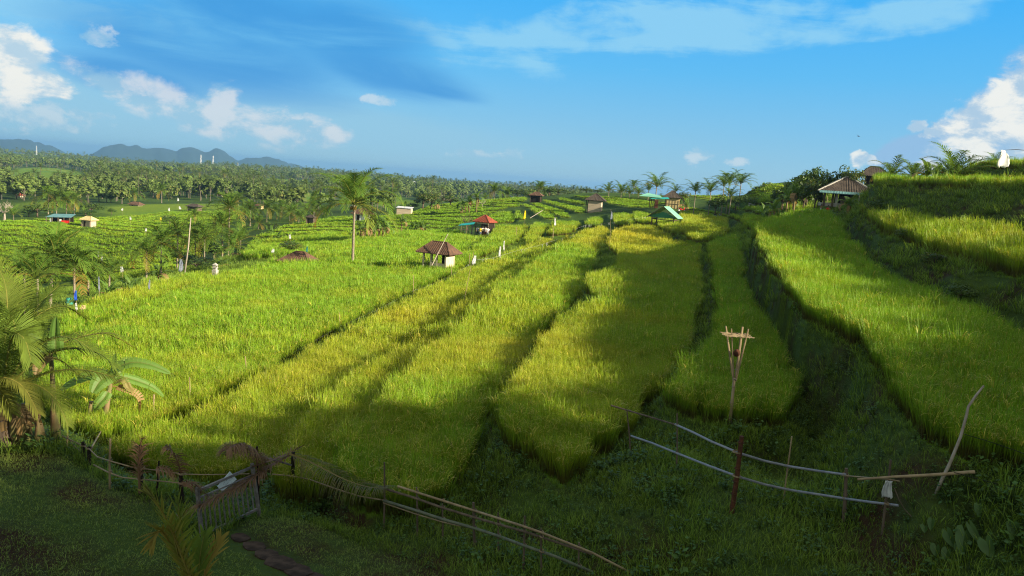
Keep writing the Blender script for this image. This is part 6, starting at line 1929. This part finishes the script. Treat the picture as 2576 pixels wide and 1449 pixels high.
hang_frond('dead_palm_frond', 'dry leaf tatters hanging from the rail left of the gate post', [(395,1180),(410,1176),(430,1182),(445,1200)], .36, .020, M_DEADPALM, 36, 2.6, .3, (1, 1), .014, .3, 4, -.05, 17, rg, .0)
hang_frond('palm_frond', 'greenish palm frond hung over the fence right of the gate, its leaflets drooping', [(728,1139),(771,1154),(818,1177),(859,1198),(903,1215),(944,1224),(975,1222)], .95, .020, M_OLDPALM, 74, 1.6, .5, (1, 1), .03, .07, 5, -.15, 11, rg, .05)

# foreground young palm, bottom left
b = Vector(pd(500, 1500, 11.2)); b.z = gz(b.x, b.y)
e = empty('young_palm', tuple(b), 0, 'young palm with yellowing pointed leaflets at the bottom edge below the gate', 'palm tree')
m = MB(); random.seed(12); db = dist(b)
for pts, ll, n_, yl in [([(497,1490,0),(478,1430,0),(462,1360,-.1),(452,1300,-.2),(446,1262,-.2)], .42, 9, .2), ([(492,1500,0),(462,1430,-.2),(430,1370,-.4),(402,1335,-.6),(380,1372,-.7)], .36, 13, .65), ([(500,1500,0),(500,1440,.1),(505,1390,.2),(514,1345,.3)], .36, 8, .1), ([(498,1500,0),(470,1430,-.4),(430,1330,-.6),(392,1262,-.7),(378,1246,-.7)], .42, 12, .45), ([(505,1500,0),(520,1430,.1),(540,1390,.2),(556,1352,.3)], .3, 8, .8), ([(490,1500,0),(450,1400,-.4),(440,1335,-.6),(470,1290,-.6)], .36, 10, .3)]:
    P_ = [Vector(pd(x, y, db + d_)) - b for x, y, d_ in pts]
    frond(m, P_, n_ * 2, ll, .042, yl, 3, rr=.02, hang=.35, fwd=1.5, jitter=.12, start=.12)
m.build('leaves', M_PALM, e)

# ------------------------------------------------------------ pipe fence on the right
pe, porg, prf = fence('pipe_fence', 'fence of grey pipes and a split bamboo rail tied to uneven posts, right foreground',
 [(1590,1150,1577,1032,.022,M_WOOD),(1703,1195,1703.5,1040,.022,M_WOOD),(1840,1290,1866,1097,.062,M_RUST),(1970,1262,1992,1098,.02,M_BAMBOO),(2124,1312,2129,1178,.045,M_WOOD),(2220,1343,2241,1157,.028,M_WOOD)],
 [([(1536,1019),(1573,1030),(1640,1050),(1704,1069)],.026,M_WOOD,'bamboo_rail'),
  ([(1698,1067),(1745,1088),(1787,1109),(1856,1138),(1920,1158),(1983,1172),(2060,1184),(2126,1193)],.030,M_PIPE,'upper_pipe'),
  ([(2120,1195),(2180,1200),(2230,1204),(2260,1209)],.014,M_BAMBOO,'tie_stick'),
  ([(1587,1096),(1640,1114),(1704,1140),(1780,1170),(1853,1197),(1920,1217),(1983,1231),(2060,1243),(2124,1253),(2190,1262),(2257,1270)],.030,M_PIPE,'lower_pipe')])
d5 = prf[-1][1]
m = MB(); P_ = [Vector(pd(2157, 1206, d5 - .15)), Vector(pd(2240, 1200, d5 - .1)), Vector(pd(2340, 1195, d5 + .1)), Vector(pd(2452, 1187, d5 + .3))]; m.tube(P_, .022, .036, 8); knobs(m, P_, .028, .4)
m.build('bamboo_pole', M_BAMBOO, label='pale bamboo pole lashed level across the right end of the pipe fence', cat='pole')
b = gp(2355, 1240); m = MB(); P_ = [Vector(at(x, y, b)) - b for x, y in [(2355,1242),(2370,1205),(2387,1171),(2402,1135),(2417,1097),(2430,1050),(2436,1023),(2455,995),(2475,970)]]
m.tube(P_, [.034, .032, .031, .029, .028, .026, .024, .022, .016], n=8)
o = m.build('crooked_stick', M_PALEBARK, smooth=True, label='tall crooked bare stick leaning at the right edge of the rice', cat='stick'); o.location = b
for lst, lb in (([(2419,1090),(2480,1108),(2540,1128),(2600,1150)], 'upper black wire running right from the crooked stick'), ([(2400,1188),(2450,1202),(2520,1220),(2600,1232)], 'lower black wire running right from the crooked stick')):
    m = MB(); m.tube([Vector(at(x, y, b)) for x, y in lst], .007, n=5); m.build('wire', M_BLACK, label=lb, cat='wire')
m = MB(); _b = Vector(pd(2238, 1210, d5 - .12))
_, o = cloth('plastic_bag', _b, .20, .36, M_WHITEP, 'white plastic bag scrap tied to the last post of the pipe fence', 'plastic bag', seed=41)
P_ = [Vector(pd(x, y, d5 - .1)) for x, y in [(2250,1228),(2262,1258),(2275,1280),(2298,1305),(2310,1318),(2313,1332)]]
m.tube(P_, .011, .008, 5); m.build('twig', M_WOOD, label='bent dry twig hanging below the white plastic scrap', cat='twig')

# offering pole with coconut
b = gp(1834.7, 1074); D = dist(b)
def OP(x, y, dd=0): return Vector(pd(x, y, D + dd)) - b
e = empty('bamboo_offering_pole', tuple(b), 0, 'split bamboo pole holding a woven tray and a coconut in front of the narrow paddy', 'offering pole')
m = MB(); m.tube([OP(1834.5, 1082), OP(1841, 1015), OP(1847.5, 953)], [.05, .047, .044], n=10); knobs(m, [OP(1834.7, 1072), OP(1847.5, 953)], .047, .48); m.build('pole', M_BAMBOO, e, smooth=True)
for x0, x1, y1, d0, w_ in ((1845,1826,820.7,.12,.030),(1846,1840,827,-.12,.022),(1850,1868,822,.14,.040),(1851,1882.5,828,-.14,.028)):
    a, c = OP(x0, 958, d0 * .1), OP(x1, y1, d0 * 1.6); q = a.lerp(c, .45) + Vector((0, 0, 0)); m = MB(); m.tube([a, q, c], [w_ * .9, w_, w_ * .8], n=6); m.build('split_arm', M_BAMBOO, e)
m = MB(); tc_ = OP(1854, 843); tw = .0
ex_, ey_ = Vector((1, 0, 0)), Vector((0, 1, 0)); rad_ = 37 / F * D
random.seed(8)
for k in range(7):
    v = -.85 + 1.7 * k / 6
    m.tube([tc_ + ex_ * (-rad_ * (1.0 - .08 * abs(v)) + random.uniform(-.04, .04)) + ey_ * v * rad_ * .75 + Vector((0, 0, .014 * (k % 2))), tc_ + ex_ * (rad_ * (1.0 - .08 * abs(v)) + random.uniform(-.04, .04)) + ey_ * (v * .75 + .05) * rad_ + Vector((0, 0, -.014 * (k % 2)))], .012, n=5)
for k in range(9):
    u = -.85 + 1.7 * k / 8
    m.tube([tc_ + ex_ * u * rad_ - ey_ * rad_ * .72 + Vector((0, 0, -.014 * (k % 2))), tc_ + ex_ * u * rad_ + ey_ * rad_ * .72 + Vector((0, 0, .014 * (k % 2)))], .010, n=5)
m.build('woven_tray', M_BAMBOO, e)
m = MB(); m.tube([OP(1848, 929, -.05), OP(1860, 931, -.05)], .012, n=6); m.tube([OP(1845, 952, -.06), OP(1853, 955, -.06)], .02, n=6); m.build('binding', M_PALEBARK, e)
co = MB(); n = 12; cpos = OP(1853, 888)
co.tube([cpos + Vector((0, 0, .115 * math.cos(math.pi * i / n))) for i in range(n + 1)], [.004 + .098 * math.sin(math.pi * i / n) for i in range(n + 1)], n=14)
o = co.build('coconut', M_RUST, smooth=True, label='brown coconut wedged between the arms of the bamboo offering pole', cat='coconut'); o.location = b

# taro leaves, lower right bank
GT = 'taro plants on the dark bank at the lower right'
for k, (x, y, w_, h_, lb) in enumerate([(2389,1353,26,40,'darker taro leaf left of the biggest one'), (2424,1360,36,58,'biggest taro leaf with a wavy edge'), (2452,1341,20,50,'narrow upright taro leaf right of the biggest one'), (2354,1384,24,26,'small round taro leaf at the left'), (2381,1394,24,30,'small taro leaf below the darker one'), (2413,1383,20,26,'small taro leaf under the biggest one'), (2487,1377,40,40,'wide light taro leaf at the right'), (2343,1318,18,28,'small upright taro leaf at the upper left'), (2326,1330,18,16,'small taro leaf at the far left'), (2463,1283,20,30,'taro leaf highest on the bank'), (2552,1330,30,30,'taro leaf at the right picture edge'), (1395,1398,26,22,'single broad leaf by the bamboo fence rail'), (1362,1384,18,20,'small broad leaf left of the one by the bamboo rail')]):
    g = gp(x, y + h_ * .55); D = dist(g) - .1; s = D / F; e = empty('taro_leaf', tuple(g), 0, lb + (' on the lower right bank' if k < 11 else ''), 'leaf', GT if k < 11 else None)
    c = Vector(pd(x, y, D)) - g; m = MB(); W, H_ = w_ * s * .5, h_ * s * .5
    out = [(0, -1.0), (.45, -.72), (.85, -.25), (1.0, .25), (.85, .72), (.42, .98), (.12, .72), (0, .55)]
    ring = out + [(-a_, b_) for a_, b_ in out[-2:0:-1]]
    random.seed(k); roll = random.uniform(-.5, .5); tilt = random.uniform(.3, .7)
    V = [c]
    for a_, b_ in ring:
        x_, z_ = a_ * W * random.uniform(.92, 1.05), b_ * H_
        x_, z_ = x_ * math.cos(roll) - z_ * math.sin(roll), x_ * math.sin(roll) + z_ * math.cos(roll)
        V.append(c + Vector((x_, abs(a_) * W * .35 + z_ * tilt, z_)))
    n = len(ring); m.add(V, [(0, 1 + i, 1 + (i + 1) % n) for i in range(n)], [(.2, .5, 0)] + [(1, .5, 0)] * n); m.build('blade', M_TARO, e)
    m = MB(); m.tube([Vector((0, .05, -.05)), c * .5 + Vector((0, .06, 0)), c + Vector((0, .01, 0))], .007, .005, 5); m.build('stalk', M_GREENBAMBOO, e)

# stepping slabs of the lawn path
random.seed(14)
for k, (x, y, w_) in enumerate([(604,1356,.55), (640,1378,.6), (672,1400,.7), (706,1420,.8), (748,1440,.75), (790,1462,.8)]):
    g = gp(x, y); m = MB(); n = 9
    ring = [(math.cos(t) * w_ * .5 * random.uniform(.8, 1.1), math.sin(t) * w_ * .36 * random.uniform(.8, 1.1)) for t in np.linspace(0, 6.283, n, endpoint=False)]
    m.add([(a_, b_, .045) for a_, b_ in ring] + [(a_ * 1.06, b_ * 1.06, -.08) for a_, b_ in ring], [tuple(range(n))] + [(i, i + n, (i + 1) % n + n, (i + 1) % n) for i in range(n)])
    o = m.build('path_stone', M_SLAB, label=('first', 'second', 'third', 'fourth', 'fifth', 'sixth')[k] + ' flat dark stone of the path counted from the gate', cat='stone', group='stones of the lawn path'); o.location = g; o.rotation_euler = (0, 0, -.6)

# ------------------------------------------------------------ people
def person(px, py, d_or_base, hgt, rz, label, shirt, legs, arm=(0, 0), sit=False):
    b = Vector(d_or_base); e = empty('person', tuple(b), rz, label, 'person'); k = hgt / 1.7
    kz = .45 if sit else .92
    if sit:
        J = [(0, 0, .50), (0, .03, .72), (0, .02, .98), (0, .01, 1.08), (0, -.01, 1.16), (0, -.01, 1.30)]; hips = [((.10, -.03, .48), (.13, -.42, .50), (.13, -.45, .10), (.13, -.58, .05)), ((-.10, -.03, .48), (-.13, -.42, .50), (-.13, -.45, .10), (-.13, -.58, .05))]; sh = .95
    else:
        J = [(0, 0, .92), (0, .01, 1.15), (0, 0, 1.38), (0, -.01, 1.47), (0, -.02, 1.54), (0, -.02, 1.68)]; hips = [((.09, 0, .86), (.11, -.02, .48), (.11, .02, .09), (.12, -.14, .04)), ((-.09, 0, .86), (-.11, .03, .48), (-.11, .02, .09), (-.12, -.12, .04))]; sh = 1.38
    V = [Vector(j) for j in J]; E = [(i, i + 1) for i in range(len(J) - 1)]; Rr = [.13, .12, .13, .055, .07, .085]
    def chain(root, pts, rs):
        p = root
        for q, r in zip(pts, rs): V.append(Vector(q)); Rr.append(r); E.append((p, len(V) - 1)); p = len(V) - 1
    for h_ in hips: chain(0, h_, (.095, .065, .045, .04))
    for s_, a_ in ((1, arm[0]), (-1, arm[1])):
        chain(2, [(s_ * .18, 0, sh), (s_ * .24, -.04 - .10 * a_, sh - .28 + .1 * a_), (s_ * (.24 - .06 * a_), -.12 - .28 * a_, sh - .50 + .36 * a_), (s_ * (.24 - .08 * a_), -.15 - .36 * a_, sh - .60 + .42 * a_)], (.055, .042, .032, .026))
    me = bpy.data.meshes.new('body'); me.from_pydata([tuple(v * k) for v in V], E, []); me.materials.append(M_SKIN)
    o = link(bpy.data.objects.new('body', me), e); sk = o.modifiers.new('skin', 'SKIN')
    for sv, r in zip(me.skin_vertices[0].data, Rr): sv.radius = (r * k, r * k)
    me.skin_vertices[0].data[0].use_root = True
    su = o.modifiers.new('sub', 'SUBSURF'); su.levels = 1; su.render_levels = 1
    def ell(name, prof, mat, cy=0, parent=e):
        m = MB(); n = 12; VV = []
        for z, rx, ry, y0 in prof:
            VV += [(math.cos(t) * rx * k, (math.sin(t) * ry + y0) * k, z * k) for t in np.linspace(0, 6.283, n, endpoint=False)]
        m.add(VV, [(i * n + j, i * n + (j + 1) % n, (i + 1) * n + (j + 1) % n, (i + 1) * n + j) for i in range(len(prof) - 1) for j in range(n)] + [tuple((len(prof) - 1) * n + j for j in range(n))])
        return m.build(name, mat, parent, smooth=True)
    z0 = .46 if sit else .84
    s1 = ell('shirt', [(z0, .185, .135, 0), (z0 + .2, .165, .125, .01), (sh - .12, .20, .14, 0), (sh + .04, .17, .11, 0), (sh + .09, .07, .07, 0)], shirt)
    m = MB()
    for s_, a_ in ((1, arm[0]), (-1, arm[1])): m.tube([Vector((s_ * .15, 0, sh + .01)) * k, Vector((s_ * .20, -.01, sh - .08)) * k, Vector((s_ * .235, -.04 - .09 * a_, sh - .26 + .1 * a_)) * k], [.075 * k, .072 * k, .062 * k], n=8)
    m.build('sleeves', shirt, e, smooth=True)
    m = MB()
    for h_ in hips: m.tube([Vector(q) * k for q in h_[:3]], [.125 * k, .088 * k, .066 * k], n=9)
    m.build('trousers', legs, e, smooth=True)
    hz = J[5][2] - .04
    m = MB(); n = 7; m.tube([Vector((0, J[5][1] + .015, hz - .02 + .12 * i / n)) * k for i in range(n + 1)], [(.005 + .098 * math.sin(math.pi * (.38 + .62 * i / n))) * k for i in range(n + 1)], n=12); m.build('hair', M_DARKC, e, smooth=True)
    m = MB(); hc = Vector((0, J[5][1] - .088, (J[4][2] + J[5][2]) / 2)) * k
    m.tube([hc + Vector((0, .01, .02)) * k, hc + Vector((0, -.018, -.015)) * k], [.010 * k, .016 * k], n=5)
    for s_ in (-1, 1): m.tube([hc + Vector((s_ * .032, 0, .03)) * k, hc + Vector((s_ * .032, -.008, .03)) * k], .011 * k, n=6); m.tube([hc + Vector((s_ * .088, .085, .0)) * k, hc + Vector((s_ * .10, .085, .03)) * k], .016 * k, n=6)
    m.build('face', M_SKIN, e)
    return e
hp = Vector((h2.location)); s2 = U(1, hp)
def near_hut(px, dy=-2.4):
    q = Vector(pd(px, 572, dist(hp) + dy + .9)); q.z = gz(q.x, q.y); return q
person(0, 0, near_hut(1202), 1.65, .3, 'person in a grey top at the left post of the red roof hut', M_GREYC, M_DARKC, (.3, .1))
person(0, 0, near_hut(1209, -2.7), 1.55, -.2, 'person in a yellow shirt and light blue trousers at the red roof hut', M_YELLOW, M_GREYC, (.5, .2))
person(0, 0, near_hut(1215, -2.5), 1.62, .5, 'person in a white shirt in the middle of the group at the red roof hut', M_WHITEC, M_DARKC, (1, .6))
person(0, 0, near_hut(1222, -2.8), 1.70, -.4, 'person in white facing right at the red roof hut', M_WHITEC, M_RUST, (.2, .8))
person(0, 0, near_hut(1228, -2.6), 1.72, .1, 'tallest person in a long white shirt at the right of the red roof hut', M_WHITEC, M_WHITEC, (.1, .1))
q = Vector(pd(2068, 508, dist(pav) - 4)); q.z = gz(q.x, q.y)
person(0, 0, q + Vector((0, 0, .05)), 1.6, .8, 'person in dark clothes sitting at the left of the large pavilion', M_SKIN, M_DARKC, (.5, .5), True)
q2 = q + Vector((.9, .3, 0)); person(0, 0, q2, 1.6, -.5, 'person in a red shirt sitting by the white pillar of the pavilion', M_RED, M_DARKC, (.4, .4), True)
for qq, rz_ in ((q, .8), (q2, -.5)):
    m = MB(); m.box((0, .02, .22), (.42, .4, .42), rz_); o = m.build('stool', M_WOOD, label='low wooden stool under the ' + ('sitting person in dark clothes' if rz_ > 0 else 'sitting person in red'), cat='stool'); o.location = qq

# ------------------------------------------------------------ scooters
def scooter(px, py, d, rz, label, mat, mat2):
    b = Vector(pd(px, py, d)); b.z = gz(b.x, b.y); e = empty('scooter', tuple(b), rz, label, 'scooter')
    for x in (-.62, .62):
        w_ = MB(); n = 16; w_.tube([(x + math.cos(t) * .25, 0, .28 + math.sin(t) * .25) for t in np.linspace(0, 6.283, n + 1)], .05, n=6, cap=False); wh = w_.build('wheel', M_BLACK, e)
        r_ = MB(); r_.tube([(x, -.03, .28), (x, .03, .28)], .19, n=12); r_.build('rim', M_STEEL, wh)
    m = MB(); m.tube([(-.75, 0, .62), (-.45, 0, .62), (-.15, 0, .52), (.1, 0, .36), (.36, 0, .42), (.5, 0, .80), (.55, 0, .95)], [.07, .15, .14, .10, .10, .11, .06], n=10); m.tube([(.62, 0, .56), (.5, 0, .58)], [.09, .12], n=8); m.build('body', mat, e, smooth=True)
    m = MB(); m.tube([(-.72, 0, .78), (-.4, 0, .80), (.0, 0, .72)], [.08, .13, .10], n=8); m.build('seat', M_BLACK, e, smooth=True)
    m = MB(); m.tube([(.46, -.32, .99), (.55, 0, 1.0), (.46, .32, .99)], .018, n=6); m.tube([(.62, 0, .28), (.54, 0, .95)], .03, n=6); m.build('handlebar', mat2, e)
    m = MB(); m.tube([(.60, 0, .90), (.66, 0, .90)], .075, n=10); m.build('headlight', M_STEEL, e)
scooter(2058, 512, dist(pav) - 6, .5, 'parked scooter with pale front left of the pavilion', M_WHITEP, M_BLACK)
scooter(2088, 514, dist(pav) - 7, 2.6, 'grey scooter parked against the pavilion pillar', M_GREYC, M_STEEL)
scooter(1808, 500, 158, .4, 'blue-grey scooter parked under the ridge palms', M_GREYC, M_STEEL)
scooter(1895, 494, 150, .2, 'white scooter parked right of the ridge palms', M_WHITEP, M_STEEL)
scooter(1718, 505, 178, .2, 'red scooter parked right of the cream-walled hut', M_RED, M_STEEL)
# rough bushes on the bank under the raised right-hand paddies and along the ditch
random.seed(33)
for k, (x, y, d, w_, h_, lb) in enumerate([(2215,500,62,1.8,1.0,'low dark bush at the left end of the raised right-hand paddy'), (2290,560,50,1.6,.8,'weedy tussock on the bank below the raised paddies, farthest left'), (2350,640,42,1.6,.9,'weedy tussock on the bank right of the farthest left one'), (2420,690,37,1.5,.9,'dark leafy weed clump in the middle of the right-hand bank'), (2490,730,33,1.5,.9,'dark leafy weed clump near the right edge of the bank'), (2560,760,31,1.4,.9,'dark leafy weed clump cut by the right picture edge')]):
    b = pd(x, y, d); g = gz(b[0], b[1]); e = empty('shrub', (b[0], b[1], g - .1), random.uniform(0, 6), lb, 'shrub')
    tm, cm = tree_kinds[k % 4]
    for nm, me in (('stem', tm), ('leaves', cm)):
        o = link(bpy.data.objects.new(nm, me), e); o.scale = (w_ / 4.8, w_ / 4.8, h_ / 6.0)
# ------------------------------------------------------------ tall trees right of and behind the viewpoint: they shade the foreground
hx, hy = math.cos(SUN_AZ), math.sin(SUN_AZ)
random.seed(21)
k_ = 0
prof = [(1,-24),(13,-26),(15,-24),(16.5,-22),(18,-20),(20,-17),(22,-13),(24.5,-9.5),(30,-10),(40,-12.4),(50,-12.6),(60,-13.5),(66,-14)]
spots = []
for s_ in np.arange(1, 66, 2.7):
    te = float(np.interp(s_, [p[0] for p in prof], [p[1] for p in prof]))
    zg = float(np.interp(s_, [1, 18, 30, 66], [-8.3, -8.5, -7.5, -6.9]))
    spots.append((s_, te + random.uniform(-.5, .5), zg, 24 + .36 * s_, 7.5))
    if s_ < 40: spots.append((s_ + 1.3, te + 2 + random.uniform(-1, 1), zg + .5, 34 + .3 * s_, 8.5))
for s_, te, zg, t_, w_ in spots:
    x = -s_ * hy + t_ * hx; y = s_ * hx + t_ * hy
    h_ = zg + math.tan(SUN_EL) * (t_ - te) - gz(x, y)
    g = gz(x, y)
    e = empty('broadleaf_tree', (x, y, g - .2), random.uniform(0, 6.28), 'tall shade tree standing outside the picture, beyond the right of the viewpoint', 'tree', 'shade trees outside the picture')
    tm, cm = tree_kinds[k_ % 4]; k_ += 1
    for nm, me in (('trunk', tm), ('crown', cm)):
        o = link(bpy.data.objects.new(nm, me), e); o.scale = (w_ / 4.8, w_ / 4.8, h_ / 6.0)
# ------------------------------------------------------------ the wood beyond the valley
fk = bpy.data.collections.new('forest_kinds')
_n = 0
def addkind(V, Fs, Cc, mats, mi):
    global _n
    m = MB(); m.v, m.f, m.c, m.mi = V, Fs, Cc, mi
    fk.objects.link(m.raw('forest_tree' if _n == 0 else 'forest_tree.%03d' % _n, mats)); _n += 1
def forest_broad(seed, h, r, nl, ls, yel):
    tm, cm = tree_meshes(seed, h, r, nl, ls, 7, M_FARLEAF, .75, .38, yel)
    m = MB()
    for me, mi in ((tm, 1), (cm, 0)):
        co = [tuple(v.co) for v in me.vertices]; cc = [tuple(c.color)[:3] for c in me.color_attributes['Col'].data]
        m.add(co, [tuple(p.vertices) for p in me.polygons], cc, mi)
    addkind(m.v, m.f, m.c, [M_FARLEAF, M_FARBARK], m.mi)
for sd in range(4): forest_broad(200 + sd, (9, 11, 8, 12)[sd], (4.2, 4.6, 4.8, 3.8)[sd], 420, .85, (0, .2, .5, 0)[sd])
def forest_palm(seed, h, young=False):
    random.seed(seed); m = MB()
    m.tube([(0, 0, 0), (.3, 0, h * .5), (.2, 0, h)], [.16, .12, .10], n=5, col=(.5, .5, 0), mi=1)
    c = MB(); crown_mesh(c, 15, 4.4, 1.3, 6, .38, False, 1, .05, seed)
    m.add([(v[0] + .2, v[1], v[2] + h) for v in c.v], c.f, c.c, 0)
    addkind(m.v, m.f, m.c, [M_FARLEAF, M_FARBARK], m.mi)
for sd, h in ((300, 11), (301, 9), (302, 13)): forest_palm(sd, h)
parts_ = []
CLEAR = [np.array([hitbase(*p)[:2] for p in f]) for f in ([(-80,560),(-80,528),(60,535),(140,552),(240,552),(300,528),(560,520),(640,530),(560,600),(300,720),(-80,760)],)]
for r0, r1, sp, s0 in ((205, 420, 8.5, .82), (420, 760, 9.5, .95), (760, 1500, 16, 1.25), (1500, 2750, 24, 1.15)):
    X, Y = grid_pts(r0, r1, sp, -38, 28)
    z = base(X, Y); keep = np.ones(len(X), bool)
    for poly in fields_w + CLEAR + [q[0] for q in zones_w]: keep &= sdist(poly, X, Y) > (6 if r0 < 1500 else 15)
    for p_ in plots: 
        if r0 < 300: keep &= sdist(p_['poly'], X, Y) > 8
    vis, px, py = in_view(X, Y, z, 60)
    # near belt only where the photograph has trees: behind the valley fields and below the middle skyline
    if r0 < 400:
        keep &= (px < 1330) & ((py < 500 + 0.0 * px) | ((px > 620) & (px < 1000) & (py < 535)) | ((px < 330) & (py < 522)))
        keep &= rng.random(len(X)) < .55
    if r0 == 420: keep &= (vnoise(X, Y, 60, 71) > .22)
    else: keep &= (vnoise(X, Y, 130, 72) > .26)
    keep &= vis & ((py < 532) if r0 > 100 else True)
    keep &= ~((px > 1330) & (r0 < 420))
    X, Y, z = X[keep], Y[keep], z[keep]; n = len(X)
    isp = vnoise(X, Y, 90, 73) + rng.uniform(-.35, .35, n) > .6
    parts_.append((np.stack([X, Y, z - .3], -1), np.where(isp, rng.integers(4, 7, n), rng.integers(0, 4, n)), np.stack([np.zeros(n), np.zeros(n), rng.uniform(0, 6.28, n)], -1), np.repeat((s0 * rng.uniform(.65, 1.15, n))[:, None], 3, 1), np.zeros(n)))
fc = [np.concatenate([p[i] for p in parts_]) for i in range(5)]
print('forest', len(fc[0]))
scatter('forest', *fc, fk, 'distant mixed wood of palms and broadleaf trees beyond the valley')

# ------------------------------------------------------------ haze
hz = MB(); x0, x1, y0, y1, z0_, z1_ = -22000, 22000, -60, 27000, -400, 62
hz.add([(x0, y0, z0_), (x1, y0, z0_), (x1, y1, z0_), (x0, y1, z0_), (x0, y0, z1_), (x1, y0, z1_), (x1, y1, z1_), (x0, y1, z1_)], [(3, 2, 1, 0), (4, 5, 6, 7), (0, 1, 5, 4), (1, 2, 6, 5), (2, 3, 7, 6), (3, 0, 4, 7)])
mh = bpy.data.materials.new('haze'); mh.use_nodes = True; nh = mh.node_tree; nh.nodes.clear()
vo = nh.nodes.new('ShaderNodeVolumePrincipled'); oh = nh.nodes.new('ShaderNodeOutputMaterial')
vo.inputs['Color'].default_value = (.22, .44, .74, 1); vo.inputs['Density'].default_value = .00012; vo.inputs['Anisotropy'].default_value = .1
nh.links.new(vo.outputs[0], oh.inputs['Volume'])
me = bpy.data.meshes.new('haze'); me.from_pydata(hz.v, [], hz.f); me.materials.append(mh)
link(bpy.data.objects.new('haze', me), kind='stuff', label='thin blue haze over the valley and the far land')
